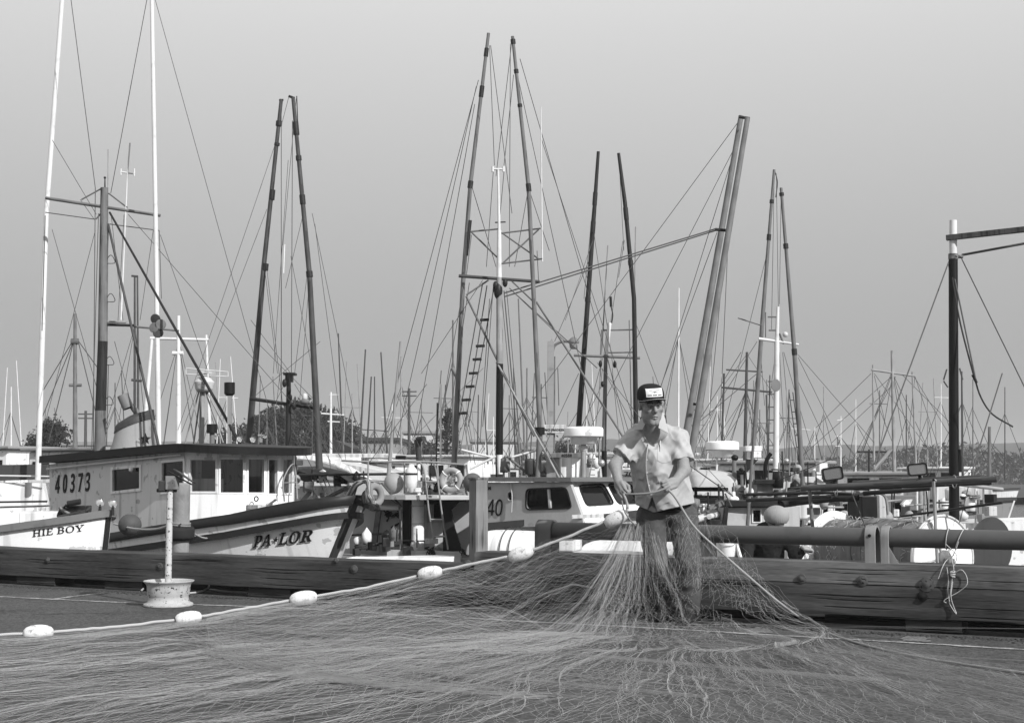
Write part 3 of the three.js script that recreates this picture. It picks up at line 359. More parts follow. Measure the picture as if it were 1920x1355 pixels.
// ---------------------------------------------------------------- the big white fish boat with the starred funnel
{
  const f = frame(668, 15, 42), b = (l) => 1.32 * Math.pow(1 - Math.pow(1 - clamp(l / 4.6), 2), 0.54) * (1 - 0.12 * sstep(7, 11, l));
  const t = thing('fishing_boat', 'white fishing boat with starred funnel, number 40373 and dark rails', 'boat', f.L(5, 0, WATER));
  const sheer = f.fit([[100, 1021], [205, 1001], [360, 976], [430, 965.5], [550, 941], [600, 935], [655, 930]], b), rail0 = f.fit([[100, 1034], [205, 1017], [372, 991], [430, 984], [550, 965], [655, 947]], b), guard = f.fit([[100, 1051], [245, 1031], [360, 1014], [430, 1004], [550, 983], [655, 966]], b);
  const hu = hullOf(f, { Lh: 10.5, b, sheer, rake: 1.5, flare: 0.5 });
  const hull = part(t, 'hull', [hu.skin(), hu.transom()], M.cleanWhite); part(hull, 'bulwark_lining', hu.inner(0.3), M.cream); part(t, 'deck', hu.deck(0.28), M.grey);
  const rh = (l) => Math.max(0.06, sheer(l) - rail0(l));
  { const n = 90, A = [], B = []; const top = hu.line((l) => sheer(l) - 0.002, 10.5, 0.03), bot = hu.line((l) => rail0(l), 10.5, 0.028), ti = hu.line((l) => sheer(l) - 0.002, 10.5, -0.1), N = top.length - 1;
    const ln = (P, u) => { const i = Math.min(N - 1, Math.floor(u * N)); return P[i].clone().lerp(P[i + 1], u * N - i); };
    part(t, 'rail_band', grid(88, 3, (u, v) => v < 0.2 ? ln(ti, u).setY(ln(ti, u).y + 0.012) : v < 0.5 ? ln(top, u).setY(ln(top, u).y + 0.012) : v < 0.9 ? ln(bot, u) : ln(bot, u).lerp(ln(ti, u).setY(ln(bot, u).y), 0.3)), M.dark);
    part(t, 'guard', sweep(hu.line((l) => guard(l), 10.5, 0.03), 0.06, 0.075), M.dark); }
  // stem timber down the bow
  part(t, 'stem', sweep(Array.from({ length: 9 }, (_, i) => { const k = i / 8; return hu.pt(0, 0.25 + 0.72 * k, 1).addScaledVector(f.h, 0.015); }), 0.085, 0.05, f.h), M.darkGrey);
  // name on the bow and number on the house
  { const l0 = f.colL(491, b), l1 = f.colL(607, b), y0 = at(472, 1027, -f.L(l0, b(l0), 0).z).y, y1 = at(586, 1015, -f.L(l1, b(l1), 0).z).y, span = l0 - l1;
    const put = (out, dx = 0, dy = 0) => (x, y, z) => hu.at(l0 - (x + dx), lerp(y0, y1, x / span) + y + dy, 1, out + z);
    const probe = new TextGeometry('PA  LOR', { font: fonts.serifb, size: 1, depth: 0.01 }); probe.computeBoundingBox(); const wid = probe.boundingBox.max.x - probe.boundingBox.min.x, size = 0.135;
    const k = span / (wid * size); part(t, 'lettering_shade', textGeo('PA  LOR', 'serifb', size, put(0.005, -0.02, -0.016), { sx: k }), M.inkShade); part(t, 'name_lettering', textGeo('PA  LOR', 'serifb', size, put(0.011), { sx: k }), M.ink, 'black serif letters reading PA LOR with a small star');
    const star = (R, cx, cy, fn) => { const s = new THREE.Shape(); for (let i = 0; i < 10; i++) { const r = i % 2 ? R * 0.42 : R, a = Math.PI / 2 + i * Math.PI / 5; i ? s.lineTo(cx + r * Math.cos(a), cy + r * Math.sin(a)) : s.moveTo(cx + r * Math.cos(a), cy + r * Math.sin(a)); } const g = fin(new THREE.ExtrudeGeometry(s, { depth: 0.005, bevelEnabled: false })), p = g.attributes.position; for (let i = 0; i < p.count; i++) { const w = fn(p.getX(i), p.getY(i), p.getZ(i)); p.setXYZ(i, w.x, w.y, w.z); } g.computeVertexNormals(); return g; };
    part(t, 'name_star', star(0.035, span * 0.405, 0.06, put(0.011)), M.ink); t.userData.label = t.userData.label; f.star = star; }
  // ---- deck house
  const bw = 0.8, sd = f.sidePlane(bw), S = (x, y) => sd.px(x, y);
  const lA = f.side(92, 900, bw).l, lF = f.side(345, 900, bw).l;
  const q4 = (x0, y0, x1, y1, x2, y2, x3, y3) => [S(x0, y0), S(x1, y1), S(x2, y2), S(x3, y3)];
  const wAft = q4(211, 921, 262, 915, 262, 876, 211, 881), wDoor = q4(304, 922, 344, 918, 344, 864, 304, 868);
  const yLow = sheer(lA) - 0.3;
  const house = part(t, 'house_side', wall(sd, [S(92, 1010), S(345, 985), S(345, 846), S(92, 870)], [wAft, wDoor], 0.05), mat('house_white_shaded', 0.6, { roughness: 0.5, map: STREAK() }));  // house white toned greyer on this side: its shade is put into the colour
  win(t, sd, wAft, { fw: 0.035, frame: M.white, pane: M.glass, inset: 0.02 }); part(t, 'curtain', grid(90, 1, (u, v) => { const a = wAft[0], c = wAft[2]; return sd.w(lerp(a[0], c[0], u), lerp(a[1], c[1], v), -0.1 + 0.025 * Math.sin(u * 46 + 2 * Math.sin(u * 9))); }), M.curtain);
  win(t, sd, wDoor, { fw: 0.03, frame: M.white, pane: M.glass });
  part(t, 'dome_lamp', ball(sd.w(...S(249, 880), 0.03), 0.03), M.cleanWhite);
  part(t, 'hand_rail', [tube(sd.w(...S(93, 879), 0.05), sd.w(...S(345, 852), 0.05), 0.012, 0.012, 8), ...[0.1, 0.35, 0.6, 0.85].map((k) => tube(sd.w(...S(93 + 252 * k, 879 - 27 * k), 0.05), sd.w(...S(93 + 252 * k, 879 - 27 * k), 0), 0.009, 0.009, 6))], M.sparWhite);
  [...'40373'].forEach((ch, i) => { const o = S(103 + i * 14.2, 925 - i * 1.0); part(t, 'number_lettering', textGeo(ch, 'sans', 0.245, (x, y, z) => sd.w(o[0] + x + y * 0.05, o[1] + y + x * 0.07, z + 0.004), { sx: 0.62 }), M.ink, 'black stencilled digit ' + ch); });
  // curved wheelhouse front in flat panels, each with its window
  const ax = 0.5, E = (p) => f.L(lF - ax * Math.sin(p), bw * Math.cos(p), 0.9); const phi = (px) => { for (let p = 0; p < 2.6; p += 0.004) if (proj(E(p))[0] >= px) return p; return null; };
  const cut = [345, 408.5, 460, 499, 525].map((x) => x === 345 ? 0 : phi(x)), P = []; cut.forEach((p) => P.push(p)); const lastp = P[P.length - 1] ?? 1.6; P.push(lastp + 0.45, Math.PI * 0.93, Math.PI);

  const wins = [[357, 404, 862, 921], [413, 455, 861, 923], [465, 494, 861, 923], [503, 519, 862, 925]], roofY = f.side(345, 846, bw).y, lowY = sheer(lF) - 0.25;
  for (let i = 0; i < P.length - 1; i++) {
    const A = E(P[i]).setY(0), B = E(P[i + 1]).setY(0), d = B.clone().sub(A), n = UP.clone().cross(d).normalize().negate(); const o = A.clone(); const pl = plane(o, n); const L = d.length(), s = Math.sign(pl.x.dot(d)); const X = (k) => s * k * L;
    let hole = null; if (i < 4) { const [x0, x1, y0, y1] = wins[i]; hole = [pl.px(x0, y1), pl.px(x1, y1), pl.px(x1, y0), pl.px(x0, y0)]; } else if (i < 5) { const yb = at(503, 923, 17).y, yt = at(503, 862, 17).y; hole = [[X(0.15), yb], [X(0.85), yb], [X(0.85), yt], [X(0.15), yt]]; }
    const nm = part(t, 'house_front', wall(pl, [[X(0), lowY], [X(1), lowY], [X(1), roofY], [X(0), roofY]].sort(() => 0), hole ? [hole] : [], 0.04), M.cleanWhite);
    if (hole) win(t, pl, hole, { fw: 0.022, pane: M.pane, out: 0.01, inset: 0.025 });
  }
  { const pp = f.sidePlane(-bw), xa = f.L(lA, -bw, 0).sub(pp.o).dot(pp.x), xb = f.L(lF, -bw, 0).sub(pp.o).dot(pp.x), yA = f.side(92, 870, bw).y; const w1 = lerp(xb, xa, 0.05), w2 = lerp(xb, xa, 0.24); part(t, 'house_side', wall(pp, [[xa, lowY - 0.4], [xb, lowY], [xb, roofY], [xa, yA]], [], 0.05), M.cream);
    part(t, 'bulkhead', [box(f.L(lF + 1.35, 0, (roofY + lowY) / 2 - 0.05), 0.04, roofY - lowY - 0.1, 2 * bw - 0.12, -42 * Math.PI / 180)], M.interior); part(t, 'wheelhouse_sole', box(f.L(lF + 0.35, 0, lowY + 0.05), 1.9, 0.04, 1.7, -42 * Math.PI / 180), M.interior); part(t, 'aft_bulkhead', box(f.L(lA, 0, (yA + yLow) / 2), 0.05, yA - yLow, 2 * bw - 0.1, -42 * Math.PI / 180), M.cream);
    part(t, 'helm_seat', [box(f.L(lF + 0.4, 0.25, lowY + 0.55), 0.4, 0.5, 0.4, 0.5), box(f.L(lF + 0.6, 0.25, lowY + 0.85), 0.08, 0.4, 0.4, 0.5)], M.cream); }
  // roof with rounded dark visor
  { const out = 0.16, Rp = [], yR = (l) => lerp(f.side(345, 846, bw).y, f.side(92, 868, bw).y, clamp((l - lF) / (lA - lF))); const ring = [];
    const put = (l, bb) => ring.push(f.L(l, bb, yR(l))); put(lA + 0.1, bw + 0.08); put((lA + lF) / 2, bw + 0.1); put(lF + 0.3, bw + 0.12); for (let p = 0.1; p <= 3.05; p += 0.13) ring.push(f.L(lF - (ax + out + 0.1) * Math.sin(p), (bw + 0.13) * Math.cos(p), yR(lF) - 0.05 * Math.sin(p))); put(lF + 0.3, -bw - 0.12); put(lA + 0.1, -bw - 0.08);
    const c = f.L((lA + lF) / 2, 0, 0); const n = ring.length, rf = [], th = 0.095;
    part(t, 'roof', (() => { const g = []; const half = Math.floor(n / 2); const top = grid(half, 8, (u, v) => { const i = u * half, a = ring[Math.floor(i)], a2 = ring[Math.min(n - 1, Math.ceil(i))], A = a.clone().lerp(a2, i % 1), j = n - 1 - i, b0 = ring[Math.floor(j)], b1 = ring[Math.min(n - 1, Math.ceil(j))], B = b0.clone().lerp(b1, j % 1); const p = A.lerp(B, v); p.y += th + 0.015 * Math.sin(v * Math.PI) * sstep(0, 0.25, 1 - u); return p; }); g.push(top); g.push(grid(half, 2, (u, v) => { const i = u * half, A = ring[Math.floor(i)].clone().lerp(ring[Math.min(n - 1, Math.ceil(i))], i % 1), j = n - 1 - i, B = ring[Math.floor(j)].clone().lerp(ring[Math.min(n - 1, Math.ceil(j))], j % 1); return A.lerp(B, v); })); return g; })(), M.roofD = mat('roof_paint', 0.035, { roughness: 0.6, map: PAINT() }));
    part(t, 'roof_edge', sweep(ring.map((p) => p.clone().setY(p.y + th / 2)), 0.05, th, UP, true), M.black); f.roofY = (l) => yR(l) + th + 0.1; }
  // small things on the wheelhouse front
  { const p0 = E(P[1] + 0.9), bull = at(481, 934, -p0.z + 0.05); part(t, 'emblem', torus(at(480, 935, -E(P[2]).z - 0.02), 0.028, 0.008, f.h, 16, 6), M.ink); part(t, 'bell_light', lathe(at(490, 851, -E(P[3]).z - 0.1), [[0.03, 0], [0.022, 0.02], [0.012, 0.05], [0.001, 0.055]], 12), M.galv); part(t, 'vent_box', box(at(480, 950, -E(P[3]).z - 0.25), 0.25, 0.05, 0.12, -0.8), M.cream); part(t, 'vent_cowl', ball(at(511, 946, -E(P[4]).z - 0.2), 0.08, 0.055), M.cleanWhite); }
  for (const [x, y, r] of [[448, 823, 0.035], [473, 824, 0.035]]) lampPost(t, 'search_light', at(x, y, 17.2), r, V(0.5, 0, 0.86)); part(t, 'horn', [tube(at(489, 829, 17), at(489, 820, 17), 0.02, 0.02, 8), lathe(at(491, 816, 17), [[0.012, -0.08], [0.02, -0.02], [0.045, 0.05]], 12, V(0.7, 0, 0.7))], M.chrome);
  // funnel with star
  { const D = 20.2, s = D / F, ring = (cx, y, w, dep, tilt) => ({ c: at(cx, y, D), w: w / 2 * s, d: dep, tilt }); const R = [ring(249, 862, 96, 0.36, 0), ring(249, 850, 90, 0.35, 0), ring(250, 825, 76, 0.33, 0.06), ring(252, 797, 70, 0.31, 0.13)];
    const surf = (R0) => grid(36, R0.length - 1, (u, v) => { const k = v * (R0.length - 1), a = R0[Math.round(k)], an = u * 6.2832; const x = Math.cos(an) * a.w; return V(a.c.x + x, a.c.y + x * a.tilt * 3, a.c.z + Math.sin(an) * a.d); });
    const fu = part(t, 'funnel', surf(R), mat('funnel_grey', 0.3, { roughness: 0.5, map: PAINT() })); const cap = [ring(252, 799, 74, 0.33, 0.13), ring(252, 790, 71, 0.32, 0.13), ring(253, 783, 68, 0.3, 0.15), ring(253, 778, 30, 0.14, 0.13), ring(253, 776, 2, 0.01, 0.1)]; part(fu, 'cap', surf(cap), M.darkGrey);
    const fs = plane(at(272, 823, D - 0.29), V(0.25, 0, 1).normalize()); part(fu, 'star', f.star(0.095, 0, 0, (x, y, z) => fs.w(x, y, z - 0.004)), M.darkGrey, 'dark five-pointed star');
    const arch = path2([[-0.1, 0], [0.1, 0], [0.09, 0.07], [0.05, 0.12], [0, 0.14], [-0.05, 0.12], [-0.09, 0.07]]); const as = plane(at(233, 856, D - 0.36), V(-0.35, 0, 1).normalize()); { const g = fin(new THREE.ExtrudeGeometry(arch, { depth: 0.02, bevelEnabled: false })); g.applyMatrix4(as.m); part(fu, 'vent_arch', g, M.midgrey); }
    const e0 = at(262, 782, D), e1 = at(246, 760, D); part(fu, 'exhaust_pipe', tube(e0, e1, 0.05, 0.045, 12), M.sparMid); const d = at(228, 738, D).sub(at(240, 765, D)).normalize(); part(fu, 'exhaust_can', lathe(at(240, 765, D), [[0.075, 0.0], [0.085, 0.0], [0.085, 0.22], [0.05, 0.225], [0.001, 0.225], [0.001, 0.2], [0.075, 0.2], [0.075, 0]], 20, d), M.midgrey); }
  // exhaust stacks on the roof
  { const s1 = part(t, 'stack', rod(18.2, 430, 832, 430, 735, 9, 9), M.chrome); part(s1, 'rain_cap', [rod(18.2, 430, 738, 430, 717, 20, 20, 18.2, 20), rod(18.2, 430, 742, 430, 738, 12, 20, 18.2, 20)], M.black); const s2 = part(t, 'stack', rod(18.4, 397, 834, 397, 812, 10, 10), M.midgrey); part(s2, 'rain_cap', rod(18.4, 397, 812, 397, 795, 20, 20, 18.4, 20), M.black); }
  // radar with open frame scanner on a tripod
  { const D = 18.8; part(t, 'radar_mast', rod(D, 377, 836, 379, 735, 11, 9), M.sparPale); for (const [x0, y0, x1, y1, d] of [[372, 735, 345, 836, 0], [385, 735, 418, 830, 0], [388, 735, 435, 828, -0.3], [376, 735, 362, 836, 0.3]]) part(t, 'radar_leg', tube(at(x0, y0, D), at(x1, y1, D + d), 0.012, 0.012, 6), M.sparPale);
    const g = part(t, 'radar_gearbox', lathe(at(382, 735, D), [[0.001, 0], [0.1, 0.0], [0.125, 0.05], [0.14, 0.13], [0.145, 0.14], [0.14, 0.15], [0.12, 0.165], [0.1, 0.2], [0.04, 0.225], [0.001, 0.23]], 24), M.cream); const p = (x, y) => at(x, y, D - 0.05); part(g, 'scanner_frame', [[348, 690, 427, 697], [348, 701, 427, 706], [348, 690, 348, 701], [427, 697, 427, 706]].map(([a, c, d2, e]) => tube(p(a, c), p(d2, e), 0.007, 0.007, 6)), M.sparWhite); part(g, 'scanner_plate', slab([p(371, 694), p(404, 697), p(404, 702), p(371, 699)], V(0, 0, 0.02)), M.cream); part(g, 'scanner_neck', tube(at(382, 718, D), at(385, 700, D), 0.03, 0.03, 8), M.cream); }
  // mast, cross-trees, booms, trolling poles
  const D = 20.6; part(t, 'mast', rod(D, 195, 352, 192, 640, 15, 19), M.sparMid); part(t, 'mast_foot', rod(D, 188, 770, 186, 870, 21, 22), M.sparMid); part(t, 'mast_band', rod(D, 192, 640, 188, 770, 19, 21), M.sparDark, 'dark painted middle of the mast'); part(t, 'mast_head', [rod(D, 196, 352, 196, 333, 3, 2), ball(at(196, 333, D), 0.02)], M.dark);
  part(t, 'cross_tree', rod(D, 85, 371, 300, 404, 6.5, 6), M.sparMid); part(t, 'spreader', [rod(D, 187, 608, 250, 610, 6, 5)], M.sparDark); part(t, 'spreader', rod(D, 250, 612, 335, 620, 4, 3.5), M.sparMid); part(t, 'spreader', rod(D, 195, 603, 236, 604, 4), M.sparPale);
  part(t, 'pole', [rod(D + 0.6, 120, -60, 86, 400, 8.5, 9.5), rod(D + 0.6, 86, 400, 70, 900, 9.5, 11)], M.sparWhite, 'tall white trolling pole'); part(t, 'pole', [rod(D - 0.6, 283, -60, 291, 400, 7.5, 8.5), rod(D - 0.6, 291, 400, 297, 840, 8.5, 10)], M.sparWhite, 'tall white trolling pole');
  part(t, 'boom', rod(D, 205, 398, 450, 832, 4, 6, 18), M.sparDark); part(t, 'boom', rod(D, 202, 420, 300, 850, 4.5, 5.5, 19.5), M.spar);
  part(t, 'antenna', [rod(D, 243, 268, 238, 330, 3), rod(D, 238, 330, 226, 600, 3, 3.5)], M.sparWhite); part(t, 'antenna_bar', [rod(D, 225, 322, 252, 326, 3), rod(D, 226, 316, 226, 328, 3), rod(D, 251, 316, 251, 330, 3)], M.sparWhite); part(t, 'whip', rod(D, 202, 280, 201, 420, 1.6), M.sparPale);
  for (const [dx, dy, m] of [[-5, 2, M.midgrey], [3, 12, M.darkGrey], [8, -4, M.midgrey], [-2, -14, M.darkGrey]]) part(t, 'blade_disc', lathe(at(293 + dx, 612 + dy, D - 1.1), [[0.001, -0.01], [0.07, -0.008], [0.078, 0], [0.07, 0.008], [0.001, 0.01]], 18, V(dx * 0.05, dy * 0.02, 1).normalize()), m);
  part(t, 'brace', [rod(D, 152, 374, 190, 353, 3)], M.sparMid); part(t, 'brace', rod(D, 203, 362, 238, 389, 3), M.sparMid); part(t, 'brace', rod(D, 179, 411, 190, 398, 3), M.sparMid);
  for (const [x, y] of [[205, 490], [205, 562], [203, 680], [202, 755]]) part(t, 'mast_step', hose([at(x - 8, y, D), at(x + 2, y - 12, D - 0.05), at(x + 10, y + 2, D - 0.1), at(x - 6, y + 4, D)], 0.006, 5), M.wire);
  stays(t, D, [[126, -50, 178, 352, D, D, 1.3], [284, -50, 207, 362, D, D, 1.3], [84, 398, 178, 411, D, D, 1.6], [205, 420, 298, 432, D, D, 1.6], [178, 352, 174, 850, D, D, 1.4], [184, 400, 171, 845, D, 20, 1.4], [203, 420, 196, 640], [97, 430, 190, 760], [178, 432, 82, 800], [240, 402, 622, 842, D, 21], [300, 440, 398, 720], [287, 430, 262, 600], [208, 405, 230, 600], [285, -20, 527, 850, D, 22], [84, 404, 78, 620, D, D, 1.6], [298, 432, 302, 560, D, D, 1.2], [214, 640, 270, 850], [97, 262, 180, 402], [232, 402, 220, 610], [150, 374, 176, 411], [250, 846, 300, 1000, 18, 16.8, 1.2], [281, 960, 297, 1010, 16.8, 16.6, 2]]);
  // bow gear: rope heap, tyre fender, anchor roller, hoop rail, fender ball
  { const Db = 14.9; part(t, 'tyre_fender', torus(at(702, 928, Db), 0.1, 0.04, V(0.75, 0.12, 0.65), 28, 12), mat('worn_fender', 0.22, { roughness: 0.7, map: PAINT() })); part(t, 'fender_hub', torus(at(689, 935, Db), 0.085, 0.02, V(0.8, 0.1, 0.5), 20, 8), M.rubber);
    const R = rng(5); for (let k = 0; k < 14; k++) { const x0 = 655 + R() * 12, y0 = 922 + R() * 10, P = [at(x0 - 12 * R(), y0 + 6, Db + 0.2), at(668 + R() * 8, 902 + R() * 10, Db + 0.05 * R()), at(684 + R() * 10, 900 + R() * 10, Db - 0.08 * R()), at(690 + R() * 10, 920 + R() * 14, Db - 0.12), at(696 + R() * 8, 938 + R() * 12, Db - 0.1)]; part(t, 'rope_coil', hose(P, 0.007 + 0.003 * R(), 5), k % 3 ? M.ropeGrey : M.rope); }
    part(t, 'bow_roller', [barBox(at(668, 934, 15.1), at(702, 951, 14.75), 0.12, 0.06), tube(at(696, 952, 14.7), at(708, 953, 14.9), 0.035, 0.035, 10)], M.dark); part(t, 'anchor_shank', [barBox(at(612, 934, 15.6), at(655, 912, 15.2), 0.05, 0.035)], M.dark);
    part(t, 'hoop_rail', hose([at(533, 940, 16.2), at(531, 900, 16.2), at(548, 868 + 2, 16.3), at(553, 880, 16.4), at(557, 935, 16.4)], 0.011, 6), M.sparPale); part(t, 'hoop_rail', [rod(16.3, 532, 905, 555, 904, 2.4)], M.sparPale);
    part(t, 'fender_ball', [ball(f.side(243, 984, 1.6).p, 0.13, 0.125, 22)], mat('grey_fender', 0.075, { roughness: 0.6, map: PAINT() }), 'grey fender ball hanging at the side'); stays(t, 15, [[516, 937, 412, 1000, 16, 16.8, 5], [412, 1000, 363, 1000, 16.8, 14, 3]], { r: 0.0035, m: M.rope, sag: 0.02, name: 'mooring_line' }); }
}
// ---------------------------------------------------------------- neighbouring boats along the quay
function pbox(x0, y0, x1, y1, D, dep, yaw = 0, bevel = 0.01) { const s = D / F, a = at((x0 + x1) / 2, (y0 + y1) / 2, D); const d = V(Math.sin(yaw), 0, Math.cos(yaw)); return box(a.addScaledVector(d, -dep / 2), (x1 - x0) * s / Math.cos(yaw) * 1, (y1 - y0) * s, dep, yaw, bevel); }
const simpleHull = (f, o) => { const b = o.b || ((l) => o.beam * Math.pow(1 - Math.pow(1 - clamp(l / o.full), 2), 0.62)); return hullOf(f, { ...o, b }); };
function boatHull(t, f, o, m, md = M.grey, guard = M.dark) { const hu = simpleHull(f, o); const h = part(t, 'hull', [hu.skin(), hu.transom()], m); part(t, 'deck', hu.deck(o.well ?? 0.2), md); if (guard) part(t, 'guard', sweep(hu.line((l) => o.sheer(l) - 0.02, o.Lh, 0.02), 0.06, 0.07), guard); return hu; }

// ---- small white bow at the left with its name
{
  const f = frame(204, 13.6, 24), b = (l) => 0.95 * Math.pow(1 - Math.pow(1 - clamp(l / 3.2), 2), 0.6), sheer = f.fit([[40, 979], [75, 974], [140, 965], [203, 956]], b);
  const t = thing('small_boat', 'small white boat with a short name and two chrome lamps on its bow', 'boat', f.L(3, 0, WATER));
  const hu = boatHull(t, f, { Lh: 6, b, sheer, rake: 0.25, flare: 0.3, well: 0.05, beam: 1 }, M.cleanWhite, M.grey, null);
  const capL = f.fit([[40, 993], [75, 990], [140, 981], [203, 971]], b); part(t, 'rail_cap', sweep(hu.line((l) => sheer(l) - 0.033, 6, 0.015), 0.05, 0.07), M.midgrey);
  part(t, 'stem_band', sweep(Array.from({ length: 8 }, (_, i) => hu.pt(0, 0.2 + 0.77 * i / 7, 1).addScaledVector(f.h, 0.012)), 0.05, 0.03, f.h), M.dark);
  { const l0 = f.colL(61, b), l1 = f.colL(153, b), y0 = at(61, 1006, -f.L(l0, b(l0), 0).z).y, y1 = at(153, 995, -f.L(l1, b(l1), 0).z).y, g = new TextGeometry('HIE BOY', { font: fonts.serif, size: 0.066, depth: 0.01 }); g.computeBoundingBox(); const k = (l0 - l1) / (g.boundingBox.max.x - g.boundingBox.min.x); part(t, 'name_lettering', textGeo('HIE BOY', 'serif', 0.066, (x, y, z) => hu.at(l0 - x, lerp(y0, y1, x / (l0 - l1)) + y, 1, 0.004 + z), { sx: k }), M.ink, 'black serif letters reading HIE BOY'); }
  for (const [x, y] of [[187, 942], [211, 944]]) { const c = at(x, y, 13.55); lampPost(t, 'deck_lamp', c, 0.04, V(0.35, 0.1, 0.92)); part(t, 'lamp_bracket', tube(c.clone().setY(c.y - 0.02), c.clone().setY(c.y - 0.12), 0.012, 0.02, 8), M.dark); }
  const R = rng(21); for (let k = 0; k < 16; k++) { const P = []; for (let i = 0; i < 5; i++) P.push(at(108 + R() * 62, 972 - 10 * R() - (i % 2) * 16 * R(), 13.7 + 0.25 * R())); part(t, 'rope_heap', hose(P, 0.016, 5), k % 4 ? M.ropeDark : M.ropeGrey); }
  part(t, 'windlass', [pbox(128, 948, 160, 968, 13.75, 0.2), tube(at(126, 944, 13.7), at(150, 940, 13.7), 0.03, 0.03, 10)], M.dark); part(t, 'hatch', [pbox(40, 960, 118, 982, 14.2, 0.5, 0.3)], M.cleanWhite);
}
// ---- white boat stern showing at the far left
{ const t = thing('moored_boat', 'white sloped cabin corner showing beside the number 40373', 'boat', at(60, 1000, 22).setY(WATER)), pl = plane(at(60, 930, 21.5), V(0.2, 0, 1).normalize()); const P = (x, y) => pl.px(x, y);
  part(t, 'cabin', wall(pl, [P(-60, 950), P(88, 946), P(78, 905), P(-60, 905)], [], 1.2, 0), M.white); part(t, 'stripe', wall(pl, [P(-60, 943), P(88, 941), P(88, 938), P(-60, 940)], [], 0.02, 0.01), M.dark); part(t, 'hull', wall(pl, [P(-80, 1100), P(90, 1100), P(90, 950), P(-80, 955)], [], 1.5, 0.05), M.white); part(t, 'awning', wall(pl, [P(-60, 903), P(84, 898), P(84, 870), P(-60, 872)], [], 0.8, -0.2), M.darkGrey); part(t, 'rail', rod(21.3, -40, 891, 92, 893, 3), M.sparWhite); }

